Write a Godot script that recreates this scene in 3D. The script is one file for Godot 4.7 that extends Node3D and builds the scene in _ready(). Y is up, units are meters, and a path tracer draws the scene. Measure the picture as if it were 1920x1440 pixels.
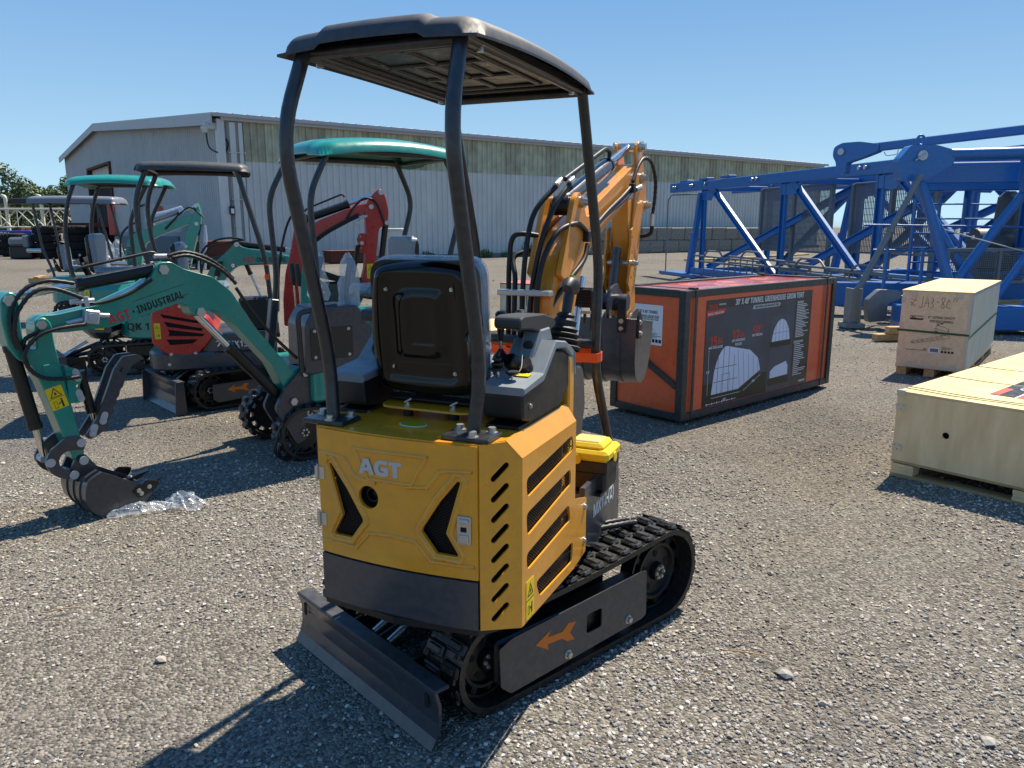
extends Node3D

var M := {}
var used := {}
var group_id := 1
var rng := RandomNumberGenerator.new()
var bold: SystemFont
var plain: SystemFont

# ---------- naming ----------
func numbered(n: String) -> String:
	if not used.has(n):
		used[n] = 0
		return n
	used[n] += 1
	return "%s_%03d" % [n, used[n]]

func tag(o: Node, label: String, category: String, group := "") -> void:
	o.set_meta("label", label)
	o.set_meta("category", category)
	if group != "":
		o.set_meta("group", group)

func thing(called: String, label: String, category: String, at: Vector3, turn := 0.0, group := "") -> Node3D:
	var o := Node3D.new()
	o.name = numbered(called)
	add_child(o)
	o.position = at
	o.rotation.y = turn
	tag(o, label, category, group)
	return o

func S() -> SurfaceTool:
	var st := SurfaceTool.new()
	st.begin(Mesh.PRIMITIVE_TRIANGLES)
	st.set_smooth_group(-1)
	return st

func put(called: String, st: SurfaceTool, mat: Material, parent: Node, xf := Transform3D()) -> MeshInstance3D:
	st.generate_normals()
	st.set_material(mat)
	return hang(called, st.commit(), parent, xf)

func hang(called: String, mesh: Mesh, parent: Node, xf := Transform3D()) -> MeshInstance3D:
	var o := MeshInstance3D.new()
	o.mesh = mesh
	var n := called
	if parent == self:
		n = numbered(called)
	else:
		var k := 0
		while parent.has_node(n):
			k += 1
			n = "%s_%03d" % [called, k]
	o.name = n
	parent.add_child(o, true)
	o.transform = xf
	return o

func structure(o: Node) -> Node:
	o.set_meta("kind", "structure")
	return o

# ---------- shapes ----------
func v3(x: float, y: float, z: float) -> Vector3:
	return Vector3(x, y, z)

func tri(st: SurfaceTool, a: Vector3, b: Vector3, c: Vector3, out: Vector3) -> void:
	if (a - c).cross(a - b).dot(out) < 0.0:
		var t := b
		b = c
		c = t
	st.add_vertex(a)
	st.add_vertex(b)
	st.add_vertex(c)

func quad(st: SurfaceTool, a: Vector3, b: Vector3, c: Vector3, d: Vector3, out: Vector3) -> void:
	tri(st, a, b, c, out)
	tri(st, a, c, d, out)

func smooth(st: SurfaceTool) -> void:
	group_id += 1
	st.set_smooth_group(group_id)

func flat(st: SurfaceTool) -> void:
	st.set_smooth_group(-1)

func box(st: SurfaceTool, c: Vector3, s: Vector3, bev := 0.0, b := Basis()) -> void:
	flat(st)
	var h := s * 0.5
	bev = minf(bev, minf(h.x, minf(h.y, h.z)) * 0.9)
	for ax in 3:
		var u := (ax + 1) % 3
		var w := (ax + 2) % 3
		for sg in [-1.0, 1.0]:
			var p: Array[Vector3] = []
			for k in [[-1, -1], [1, -1], [1, 1], [-1, 1]]:
				var q := Vector3()
				q[ax] = sg * h[ax]
				q[u] = k[0] * (h[u] - bev)
				q[w] = k[1] * (h[w] - bev)
				p.append(c + b * q)
			var o := Vector3()
			o[ax] = sg
			quad(st, p[0], p[1], p[2], p[3], b * o)
			if bev > 0.0:
				# edges between +-ax and +-u
				for su in [-1.0, 1.0]:
					var e: Array[Vector3] = []
					for sw in [-1.0, 1.0]:
						var q1 := Vector3()
						q1[ax] = sg * h[ax]
						q1[u] = su * (h[u] - bev)
						q1[w] = sw * (h[w] - bev)
						var q2 := q1
						q2[ax] = sg * (h[ax] - bev)
						q2[u] = su * h[u]
						e.append(c + b * q1)
						e.append(c + b * q2)
					var oo := Vector3()
					oo[ax] = sg
					oo[u] = su
					quad(st, e[0], e[1], e[3], e[2], b * oo)
	if bev > 0.0:
		for sx in [-1.0, 1.0]:
			for sy in [-1.0, 1.0]:
				for sz in [-1.0, 1.0]:
					var sv := Vector3(sx, sy, sz)
					var p1 := Vector3(h.x, h.y - bev, h.z - bev) * sv
					var p2 := Vector3(h.x - bev, h.y, h.z - bev) * sv
					var p3 := Vector3(h.x - bev, h.y - bev, h.z) * sv
					tri(st, c + b * p1, c + b * p2, c + b * p3, b * sv)

func side_of(d: Vector3) -> Vector3:
	var o := Vector3.UP if absf(d.y) < 0.9 else Vector3.RIGHT
	return d.cross(o).normalized()

# a sweep along points; r is one radius or one per point; squash flattens the profile along its second axis
func tube(st: SurfaceTool, pts: Array, r: Variant, n := 8, caps := true, closed := false, squash := 1.0) -> void:
	var m := pts.size()
	var rings: Array = []
	var u := Vector3()
	for i in m:
		var a: Vector3 = pts[maxi(i - 1, 0)]
		var c: Vector3 = pts[mini(i + 1, m - 1)]
		if closed:
			a = pts[(i - 1 + m) % m]
			c = pts[(i + 1) % m]
		var d := (c - a).normalized()
		if i == 0:
			u = side_of(d)
		else:
			u = (u - d * u.dot(d)).normalized()
		var w := d.cross(u)
		var rad: float = r[i] if r is Array else r
		var ring: Array[Vector3] = []
		for k in n:
			var t := TAU * k / n
			ring.append(pts[i] + u * (cos(t) * rad) + w * (sin(t) * rad * squash))
		rings.append(ring)
	smooth(st)
	var last := m if closed else m - 1
	for i in last:
		var p: Vector3 = pts[i]
		var r0: Array = rings[i]
		var r1: Array = rings[(i + 1) % m]
		for k in n:
			var k2 := (k + 1) % n
			quad(st, r0[k], r0[k2], r1[k2], r1[k], (r0[k] + r0[k2]) * 0.5 - p)
	if caps and not closed:
		flat(st)
		for e in [0, m - 1]:
			var dd: Vector3 = (pts[0] - pts[1]) if e == 0 else (pts[m - 1] - pts[m - 2])
			for k in range(1, n - 1):
				tri(st, rings[e][0], rings[e][k], rings[e][k + 1], dd)

func cyl(st: SurfaceTool, a: Vector3, b: Vector3, r0: float, r1 := -1.0, n := 14) -> void:
	tube(st, [a, b], [r0, r0 if r1 < 0.0 else r1], n)

func lathe(st: SurfaceTool, prof: Array, xf: Transform3D, n := 20) -> void:
	for i in prof.size() - 1:
		var a: Vector2 = prof[i]
		var b: Vector2 = prof[i + 1]
		smooth(st)
		var nr := Vector2(b.y - a.y, -(b.x - a.x))
		for k in n:
			var t0 := TAU * k / n
			var t1 := TAU * (k + 1) / n
			var e0 := Vector3(cos(t0), 0, sin(t0))
			var e1 := Vector3(cos(t1), 0, sin(t1))
			var out := (e0 + e1) * 0.5 * nr.x + Vector3.UP * nr.y
			var p0 := xf * (e0 * a.x + Vector3.UP * a.y)
			var p1 := xf * (e1 * a.x + Vector3.UP * a.y)
			var p2 := xf * (e1 * b.x + Vector3.UP * b.y)
			var p3 := xf * (e0 * b.x + Vector3.UP * b.y)
			if a.x > 0.00001:
				tri(st, p0, p1, p2, xf.basis * out)
			if b.x > 0.00001:
				tri(st, p0, p2, p3, xf.basis * out)

func pv(flatlist: Array) -> PackedVector2Array:
	var p := PackedVector2Array()
	for q in flatlist:
		p.append(Vector2(q[0], q[1]))
	return p

func circle2(c: Vector2, r: float, n := 14) -> PackedVector2Array:
	var p := PackedVector2Array()
	for k in n:
		p.append(c + Vector2(cos(TAU * k / n), sin(TAU * k / n)) * r)
	return p

func rect2(x0: float, y0: float, x1: float, y1: float) -> PackedVector2Array:
	return PackedVector2Array([Vector2(x0, y0), Vector2(x1, y0), Vector2(x1, y1), Vector2(x0, y1)])

# round the corners of a polygon
func round2(poly: PackedVector2Array, r: float, n := 4) -> PackedVector2Array:
	# neighbouring roundings never share a point, so the outline stays simple
	var o := PackedVector2Array()
	var m := poly.size()
	for i in m:
		var p := poly[i]
		var a := poly[(i - 1 + m) % m]
		var b := poly[(i + 1) % m]
		var da := minf(r, a.distance_to(p) * 0.45)
		var db := minf(r, b.distance_to(p) * 0.45)
		var p0 := p + (a - p).normalized() * da
		var p1 := p + (b - p).normalized() * db
		for k in n + 1:
			var t := float(k) / n
			o.append(p0.lerp(p, t).lerp(p.lerp(p1, t), t))
	return o

func stadium2(a: Vector2, b: Vector2, r: float, n := 6) -> PackedVector2Array:
	var o := PackedVector2Array()
	var d := (b - a).angle()
	for k in n + 1:
		o.append(b + Vector2.from_angle(d - PI / 2 + PI * k / n) * r)
	for k in n + 1:
		o.append(a + Vector2.from_angle(d + PI / 2 + PI * k / n) * r)
	return o

# outer polygon minus holes, as simple polygons
func cut2(outer: PackedVector2Array, holes: Array) -> Array:
	var parts: Array = [outer]
	for h in holes:
		var hp: PackedVector2Array = h
		var c := Vector2()
		for q in hp:
			c += q
		c /= hp.size()
		var next: Array = []
		for p in parts:
			var hits := Geometry2D.intersect_polygons(p, hp)
			if hits.is_empty():
				next.append(p)
				continue
			for half in [rect2(c.x - 200, c.y - 200, c.x, c.y + 200), rect2(c.x, c.y - 200, c.x + 200, c.y + 200)]:
				for piece in Geometry2D.intersect_polygons(p, half):
					for q in Geometry2D.clip_polygons(piece, hp):
						next.append(q)
		parts = next
	return parts

# extruded outline; xf maps (x, y, depth)
func prism(st: SurfaceTool, poly: PackedVector2Array, z0: float, z1: float, xf := Transform3D(), holes: Array = []) -> void:
	flat(st)
	var fo := xf.basis * Vector3(0, 0, signf(z1 - z0))
	for piece in cut2(poly, holes):
		var ids := Geometry2D.triangulate_polygon(piece)
		for i in range(0, ids.size(), 3):
			var a: Vector2 = piece[ids[i]]
			var b: Vector2 = piece[ids[i + 1]]
			var c: Vector2 = piece[ids[i + 2]]
			tri(st, xf * v3(a.x, a.y, z1), xf * v3(b.x, b.y, z1), xf * v3(c.x, c.y, z1), fo)
			tri(st, xf * v3(a.x, a.y, z0), xf * v3(b.x, b.y, z0), xf * v3(c.x, c.y, z0), -fo)
	var loops: Array = [poly]
	loops.append_array(holes)
	for li in loops.size():
		var lp: PackedVector2Array = loops[li]
		var cw := Geometry2D.is_polygon_clockwise(lp)
		for i in lp.size():
			var a := lp[i]
			var b := lp[(i + 1) % lp.size()]
			var nn := (b - a).orthogonal()
			# outward of a loop
			if not cw:
				nn = nn
			var test := (a + b) * 0.5 + nn.normalized() * 0.0004
			var inside := Geometry2D.is_point_in_polygon(test, lp)
			if inside:
				nn = -nn
			if li > 0:
				nn = -nn
			quad(st, xf * v3(a.x, a.y, z0), xf * v3(b.x, b.y, z0), xf * v3(b.x, b.y, z1), xf * v3(a.x, a.y, z1), xf.basis * v3(nn.x, nn.y, 0))

func inset(poly: PackedVector2Array, bev: float, s: float) -> PackedVector2Array:
	var o := PackedVector2Array()
	var m := poly.size()
	for i in m:
		var e0 := (poly[i] - poly[(i - 1 + m) % m]).normalized()
		var e1 := (poly[(i + 1) % m] - poly[i]).normalized()
		var bis := (Vector2(-e0.y, e0.x) + Vector2(-e1.y, e1.x)) * s
		o.append(poly[i] + bis * bev / maxf(bis.length_squared() * 0.5, 0.35))
	return o

# extruded outline with chamfered edges
func plate(st: SurfaceTool, poly: PackedVector2Array, z0: float, z1: float, bev: float, xf := Transform3D()) -> void:
	flat(st)
	var m := poly.size()
	var sgn := signf(z1 - z0)
	var fo := xf.basis * v3(0, 0, sgn)
	var inner := PackedVector2Array()
	var area := 0.0
	for i in m:
		area += poly[i].cross(poly[(i + 1) % m])
	var s := 1.0 if area > 0 else -1.0
	if Geometry2D.triangulate_polygon(inset(poly, bev, s)).is_empty():
		bev *= 0.4
		if Geometry2D.triangulate_polygon(inset(poly, bev, s)).is_empty():
			bev = 0.0
			if Geometry2D.triangulate_polygon(poly).is_empty():
				print("outline crosses itself: ", poly[0], " ", m)
	inner = inset(poly, bev, s)
	for side in 2:
		var ids := Geometry2D.triangulate_polygon(inner)
		var z := z1 if side == 0 else z0
		for i in range(0, ids.size(), 3):
			tri(st, xf * v3(inner[ids[i]].x, inner[ids[i]].y, z), xf * v3(inner[ids[i + 1]].x, inner[ids[i + 1]].y, z), xf * v3(inner[ids[i + 2]].x, inner[ids[i + 2]].y, z), fo if side == 0 else -fo)
	for i in m:
		var j := (i + 1) % m
		var e := (poly[j] - poly[i]).normalized()
		var nn := Vector2(e.y, -e.x) * s
		var on := xf.basis * v3(nn.x, nn.y, 0)
		quad(st, xf * v3(poly[i].x, poly[i].y, z0 + sgn * bev), xf * v3(poly[j].x, poly[j].y, z0 + sgn * bev), xf * v3(poly[j].x, poly[j].y, z1 - sgn * bev), xf * v3(poly[i].x, poly[i].y, z1 - sgn * bev), on)
		quad(st, xf * v3(poly[i].x, poly[i].y, z1 - sgn * bev), xf * v3(poly[j].x, poly[j].y, z1 - sgn * bev), xf * v3(inner[j].x, inner[j].y, z1), xf * v3(inner[i].x, inner[i].y, z1), on + fo)
		quad(st, xf * v3(poly[i].x, poly[i].y, z0 + sgn * bev), xf * v3(poly[j].x, poly[j].y, z0 + sgn * bev), xf * v3(inner[j].x, inner[j].y, z0), xf * v3(inner[i].x, inner[i].y, z0), on - fo)

# fillet a polyline
func bent(pts: Array, r: float, n := 5) -> Array:
	var o: Array = [pts[0]]
	for i in range(1, pts.size() - 1):
		var p: Vector3 = pts[i]
		var a: Vector3 = pts[i - 1]
		var b: Vector3 = pts[i + 1]
		var da := minf(r, a.distance_to(p) * 0.48)
		var db := minf(r, b.distance_to(p) * 0.48)
		var p0 := p + (a - p).normalized() * da
		var p1 := p + (b - p).normalized() * db
		for k in n + 1:
			var t := float(k) / n
			o.append(p0.lerp(p, t).lerp(p.lerp(p1, t), t))
	o.append(pts[pts.size() - 1])
	return o

func spline(pts: Array, per := 6) -> Array:
	var o: Array = []
	var m := pts.size()
	for i in m - 1:
		var p0: Vector3 = pts[maxi(i - 1, 0)]
		var p1: Vector3 = pts[i]
		var p2: Vector3 = pts[i + 1]
		var p3: Vector3 = pts[mini(i + 2, m - 1)]
		for k in per:
			o.append(p1.cubic_interpolate(p2, p0, p3, float(k) / per))
	o.append(pts[m - 1])
	return o

func hose(st: SurfaceTool, pts: Array, r := 0.009, n := 7) -> void:
	tube(st, spline(pts, 7), r, n)

# a hose in a ribbed sleeve
func sleeve(st: SurfaceTool, pts: Array, r := 0.011) -> void:
	var p := spline(pts, 7)
	var q: Array = []
	var rr: Array = []
	for i in p.size() - 1:
		var a: Vector3 = p[i]
		var b: Vector3 = p[i + 1]
		var k := maxi(1, int(a.distance_to(b) / (r * 0.9)))
		for j in k:
			q.append(a.lerp(b, float(j) / k))
			rr.append(r if q.size() % 2 == 0 else r * 0.78)
	q.append(p[p.size() - 1])
	rr.append(r)
	tube(st, q, rr, 8)

func hexbolt(st: SurfaceTool, at: Vector3, dir: Vector3, r := 0.009, h := 0.007) -> void:
	var d := dir.normalized()
	cyl(st, at, at + d * 0.002, r * 1.45, -1.0, 12)
	tube(st, [at + d * 0.002, at + d * (0.002 + h)], r, 6)

func basis_from(x: Vector3, y: Vector3) -> Basis:
	var xn := x.normalized()
	var zn := xn.cross(y).normalized()
	return Basis(xn, zn.cross(xn).normalized(), zn)

# lettering into a SurfaceTool, centred on xf; h = cap height, fit = total width (0: natural)
func letters(st: SurfaceTool, s: String, h: float, xf: Transform3D, heavy := true, fit := 0.0, centre := true, depth := 0.0012) -> void:
	var t := TextMesh.new()
	t.font = bold if heavy else plain
	t.text = s
	t.font_size = 64
	t.pixel_size = 0.01
	t.depth = 0.01
	t.curve_step = 3.0
	t.horizontal_alignment = HORIZONTAL_ALIGNMENT_CENTER
	var ab := t.get_aabb()
	var k := h / 0.457
	var kx := k
	if fit > 0.0:
		kx = fit / ab.size.x
	var off := Vector3(-(ab.position.x + ab.size.x * 0.5), 0, 0)
	if not centre:
		off.x = -ab.position.x
	var m := Transform3D(Basis.from_scale(v3(kx, k, depth / 0.01)), Vector3())
	m = m * Transform3D(Basis(), off)
	var g := t.surface_get_arrays(0)
	var vs: PackedVector3Array = g[Mesh.ARRAY_VERTEX]
	var ns: PackedVector3Array = g[Mesh.ARRAY_NORMAL]
	var ids: PackedInt32Array = g[Mesh.ARRAY_INDEX] if g[Mesh.ARRAY_INDEX] != null else PackedInt32Array(range(vs.size()))
	var q := xf * m
	flat(st)
	for i in range(0, ids.size(), 3):
		var nn := ns[ids[i]]
		if nn.z > -0.5:
			tri(st, q * vs[ids[i]], q * vs[ids[i + 1]], q * vs[ids[i + 2]], xf.basis * nn)

func put_raw(called: String, st: SurfaceTool, m: Material, parent: Node, xf := Transform3D()) -> MeshInstance3D:
	return put(called, st, m, parent, xf)

# ---------- materials ----------
func noise_tex(freq: float, a: Color, b: Color, size := 512, kind := FastNoiseLite.TYPE_SIMPLEX_SMOOTH, sd := 1, octaves := 4, mid := 0.5) -> NoiseTexture2D:
	var n := FastNoiseLite.new()
	n.noise_type = kind
	n.frequency = freq
	n.seed = sd
	n.fractal_octaves = octaves
	var g := Gradient.new()
	g.set_color(0, a)
	g.set_color(1, b)
	g.set_offset(0, maxf(0.0, mid - 0.45))
	g.set_offset(1, minf(1.0, mid + 0.45))
	var t := NoiseTexture2D.new()
	t.width = size
	t.height = size
	t.seamless = true
	t.noise = n
	t.color_ramp = g
	return t

func bump_tex(freq: float, strength: float, size := 512, kind := FastNoiseLite.TYPE_SIMPLEX_SMOOTH, sd := 1, octaves := 4) -> NoiseTexture2D:
	var n := FastNoiseLite.new()
	n.noise_type = kind
	n.frequency = freq
	n.seed = sd
	n.fractal_octaves = octaves
	var t := NoiseTexture2D.new()
	t.width = size
	t.height = size
	t.seamless = true
	t.noise = n
	t.as_normal_map = true
	t.bump_strength = strength
	return t

func mat(c: Color, rough := 0.5, metal := 0.0) -> StandardMaterial3D:
	var m := StandardMaterial3D.new()
	m.albedo_color = c
	m.roughness = rough
	m.metallic = metal
	return m

var tex_dust: Texture2D
var tex_rough: Texture2D
var tex_bump: Texture2D
var tex_grime: Texture2D
var tex_dirt: Texture2D

# painted metal with faint dust, uneven gloss
func paint(c: Color, rough := 0.35, coat := 0.5, dust := true) -> StandardMaterial3D:
	var m := mat(c, 1.0)
	m.uv1_triplanar = true
	m.uv1_scale = Vector3(1.7, 1.7, 1.7)
	if dust:
		m.albedo_texture = tex_dust
		m.detail_enabled = true
		m.detail_mask = tex_grime
		m.detail_albedo = tex_dirt
		m.detail_blend_mode = BaseMaterial3D.BLEND_MODE_MIX
	m.roughness = rough * 1.6
	m.roughness_texture = tex_rough
	m.clearcoat_enabled = coat > 0.0
	m.clearcoat = coat
	m.clearcoat_roughness = 0.12
	return m

func make_materials() -> void:
	bold = SystemFont.new()
	bold.font_names = PackedStringArray(["Droid Sans"])
	bold.font_weight = 700
	plain = SystemFont.new()
	plain.font_names = PackedStringArray(["Droid Sans"])
	tex_dust = noise_tex(0.012, Color(0.92, 0.92, 0.92), Color(1, 1, 1), 512, FastNoiseLite.TYPE_SIMPLEX_SMOOTH, 3, 6)
	tex_rough = noise_tex(0.02, Color(0.5, 0.5, 0.5), Color(0.85, 0.85, 0.85), 512, FastNoiseLite.TYPE_SIMPLEX_SMOOTH, 8, 5)
	tex_grime = noise_tex(0.03, Color(0, 0, 0), Color(0.17, 0.17, 0.17), 512, FastNoiseLite.TYPE_SIMPLEX_SMOOTH, 19, 7, 0.70)
	tex_dirt = noise_tex(0.02, Color(0.40, 0.37, 0.33), Color(0.52, 0.48, 0.43), 256, FastNoiseLite.TYPE_SIMPLEX_SMOOTH, 23, 3)
	tex_bump = bump_tex(0.03, 2.0, 512, FastNoiseLite.TYPE_SIMPLEX_SMOOTH, 5, 4)
	M.yellow = paint(Color(0.89, 0.60, 0.07), 0.3, 0.6)
	M.yellow_boom = paint(Color(0.88, 0.56, 0.10), 0.34, 0.4)
	M.charcoal = paint(Color(0.20, 0.212, 0.24), 0.33, 0.3)
	M.post = paint(Color(0.10, 0.118, 0.145), 0.34, 0.2)
	M.post_rough = paint(Color(0.175, 0.19, 0.22), 0.55, 0.0)
	M.teal = paint(Color(0.01, 0.54, 0.475), 0.3, 0.5)
	M.red = paint(Color(0.70, 0.075, 0.06), 0.3, 0.5)
	M.red_cover = paint(Color(0.76, 0.10, 0.06), 0.3, 0.5)
	M.black = paint(Color(0.05, 0.05, 0.055), 0.4, 0.0, false)
	M.black_gloss = mat(Color(0.015, 0.015, 0.017), 0.13)
	M.black_gloss.metallic_specular = 0.45
	M.lining = paint(Color(0.06, 0.058, 0.056), 0.3, 0.0, false)
	M.dark = mat(Color(0.03, 0.03, 0.032), 0.9)
	M.rubber = mat(Color(0.085, 0.088, 0.093), 0.4)
	M.rubber.albedo_color = Color(1, 1, 1)
	M.rubber.albedo_texture = noise_tex(0.02, Color(0.06, 0.062, 0.066), Color(0.20, 0.19, 0.175), 512, FastNoiseLite.TYPE_SIMPLEX_SMOOTH, 51, 6, 0.62)
	M.rubber.normal_enabled = true
	M.rubber.normal_texture = tex_bump
	M.rubber.uv1_triplanar = true
	M.rubber.uv1_scale = Vector3(4, 4, 4)
	M.hose = mat(Color(0.055, 0.055, 0.06), 0.5)
	M.rubber_boot = mat(Color(0.06, 0.062, 0.068), 0.6)
	M.chrome = mat(Color(0.78, 0.78, 0.78), 0.16, 1.0)
	M.zinc = mat(Color(0.74, 0.74, 0.72), 0.34, 0.85)
	M.wire = mat(Color(0.11, 0.11, 0.12), 0.4, 0.5)
	M.silver = mat(Color(0.68, 0.7, 0.72), 0.35, 0.35)
	M.gray_plastic = paint(Color(0.46, 0.50, 0.53), 0.5, 0.0)
	M.black_plastic = paint(Color(0.09, 0.09, 0.095), 0.45, 0.0, false)
	M.grip = mat(Color(0.15, 0.155, 0.165), 0.5)
	M.bright_yellow = paint(Color(0.93, 0.78, 0.03), 0.5, 0.0)
	M.clear_lid = mat(Color(0.80, 0.74, 0.48), 0.25)
	M.sticker = mat(Color(0.88, 0.75, 0.03), 0.45)
	M.print_black = mat(Color(0.035, 0.035, 0.035), 0.6)
	M.print_white = mat(Color(0.82, 0.82, 0.82), 0.55)
	M.print_red = mat(Color(0.75, 0.12, 0.13), 0.5)
	M.print_orange = mat(Color(0.80, 0.21, 0.10), 0.5)
	M.arrow = mat(Color(0.80, 0.41, 0.06), 0.5)
	M.strap = mat(Color(0.96, 0.35, 0.08), 0.6)
	M.strap.backlight_enabled = true
	M.strap.backlight = Color(0.25, 0.05, 0.01)
	M.wrap = mat(Color(0.86, 0.9, 0.94, 0.20), 0.16)
	M.wrap.transparency = BaseMaterial3D.TRANSPARENCY_ALPHA
	M.wrap.normal_enabled = true
	M.wrap.normal_texture = bump_tex(0.02, 9.0, 512, FastNoiseLite.TYPE_SIMPLEX, 21, 5)
	M.wrap.uv1_triplanar = true
	M.wrap.uv1_scale = Vector3(3, 3, 3)
	M.film = M.wrap.duplicate()
	M.film.albedo_color = Color(0.80, 0.87, 0.95, 0.26)
	M.crinkle = M.film.duplicate()
	M.crinkle.albedo_color = Color(0.95, 0.97, 1.0, 1.0)
	M.crinkle.albedo_texture = noise_tex(0.03, Color(1, 1, 1, 0.0), Color(1, 1, 1, 0.95), 512, FastNoiseLite.TYPE_SIMPLEX, 44, 5, 0.62)
	M.crinkle.uv1_scale = Vector3(2.2, 7.0, 4.0)
	M.foam = mat(Color(0.35, 0.37, 0.38), 0.8)
	M.crane = paint(Color(0.0, 0.40, 0.68), 0.4, 0.25)
	M.galv = mat(Color(0.46, 0.48, 0.49), 0.5, 0.35)
	M.galv.albedo_texture = tex_dust
	M.galv.uv1_triplanar = true
	M.rust = paint(Color(0.34, 0.15, 0.09), 0.85, 0.0)
	M.crate_orange = paint(Color(0.90, 0.36, 0.18), 0.34, 0.3)
	M.crate_top = paint(Color(0.84, 0.34, 0.26), 0.22, 0.8)
	M.crate_frame = paint(Color(0.135, 0.17, 0.18), 0.45, 0.1)
	M.cardboard = paint(Color(0.90, 0.79, 0.63), 0.8, 0.0)
	M.white_panel = paint(Color(0.78, 0.78, 0.76), 0.5, 0.0)
	# plywood: long grain
	var grain := noise_tex(0.014, Color(0.78, 0.66, 0.48), Color(0.93, 0.85, 0.68), 512, FastNoiseLite.TYPE_SIMPLEX_SMOOTH, 12, 6)
	M.ply = mat(Color(0.98, 0.95, 0.88), 0.75)
	M.ply.albedo_texture = grain
	M.ply.uv1_triplanar = true
	M.ply.uv1_scale = Vector3(0.35, 2.2, 2.2)
	M.ply_side = M.ply.duplicate()
	M.ply_side.albedo_texture = noise_tex(0.012, Color(0.86, 0.77, 0.61), Color(0.94, 0.87, 0.73), 512, FastNoiseLite.TYPE_SIMPLEX_SMOOTH, 14, 6)
	M.ply_side.albedo_color = Color(1.0, 0.95, 0.88)
	M.ply_side.uv1_scale = Vector3(1.6, 0.35, 1.6)
	M.ply_grey = M.ply_side.duplicate()
	M.ply_grey.albedo_color = Color(0.88, 0.93, 1.0)
	M.lumber = M.ply.duplicate()
	M.lumber.albedo_color = Color(0.80, 0.74, 0.66)
	# building
	M.siding = paint(Color(0.80, 0.80, 0.78), 0.5, 0.0)
	M.siding.uv1_scale = Vector3(0.12, 0.05, 0.12)
	M.siding_end = paint(Color(0.74, 0.74, 0.73), 0.5, 0.0)
	M.siding_end.uv1_scale = Vector3(0.12, 0.05, 0.12)
	M.trim = paint(Color(0.70, 0.70, 0.70), 0.5, 0.0)
	M.fibre = mat(Color(0.93, 0.95, 0.90), 0.55)
	M.fibre.albedo_texture = noise_tex(0.02, Color(0.62, 0.60, 0.53), Color(0.83, 0.81, 0.73), 512, FastNoiseLite.TYPE_SIMPLEX_SMOOTH, 31, 5)
	M.fibre.uv1_triplanar = true
	M.fibre.uv1_scale = Vector3(0.25, 0.12, 0.25)
	M.fibre_dark = M.fibre.duplicate()
	M.fibre_dark.albedo_color = Color(0.84, 0.84, 0.79)
	M.concrete = mat(Color(0.95, 0.95, 0.93), 0.9)
	M.concrete.albedo_texture = noise_tex(0.02, Color(0.42, 0.40, 0.37), Color(0.60, 0.58, 0.55), 512, FastNoiseLite.TYPE_SIMPLEX_SMOOTH, 17, 6)
	M.concrete.uv1_triplanar = true
	M.concrete.uv1_scale = Vector3(0.6, 0.6, 0.6)
	M.concrete.normal_enabled = true
	M.concrete.normal_texture = tex_bump
	M.tyre = mat(Color(0.06, 0.06, 0.062), 0.85)
	M.leaf = mat(Color(1, 1, 1), 0.6)
	M.leaf.vertex_color_use_as_albedo = true
	M.leaf.backlight_enabled = true
	M.leaf.backlight = Color(0.16, 0.2, 0.05)
	M.leaf.cull_mode = BaseMaterial3D.CULL_DISABLED
	M.bark = mat(Color(0.22, 0.18, 0.14), 0.9)
	M.screen = mat(Color(0.42, 0.47, 0.47), 0.2)
	M.white_boom = mat(Color(0.78, 0.77, 0.70), 0.55)
	M.paper = mat(Color(0.85, 0.86, 0.87), 0.6)
	M.blue_lift = paint(Color(0.05, 0.20, 0.55), 0.5, 0.0)
	M.glassy = mat(Color(0.12, 0.13, 0.14), 0.12)

# ---------- setting ----------
func hsh(x: float, z: float) -> float:
	return relief.get_noise_2d(x, z)

var relief := FastNoiseLite.new()
var tone := FastNoiseLite.new()

func ground_y(x: float, z: float) -> float:
	var d := Vector2(x, z).length()
	if d > 30.0:
		return 0.0
	return relief.get_noise_2d(x * 60.0, z * 60.0) * 0.012 * clampf((30.0 - d) / 20.0, 0, 1)

func ground_tone(x: float, z: float) -> Color:
	# damp dark patches, dusty pale tracks
	var a := tone.get_noise_2d(x * 9.0, z * 9.0)
	var b := tone.get_noise_2d(x * 30.0 + 400.0, z * 30.0)
	var k := 1.0 + a * 0.34 + b * 0.26
	var warm := clampf(0.5 + tone.get_noise_2d(x * 12.0 - 90.0, z * 12.0 + 70.0) * 1.3, 0, 1)
	return Color(k * lerpf(0.97, 1.06, warm), k * lerpf(0.97, 1.0, warm), k * lerpf(1.0, 0.90, warm))

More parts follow.
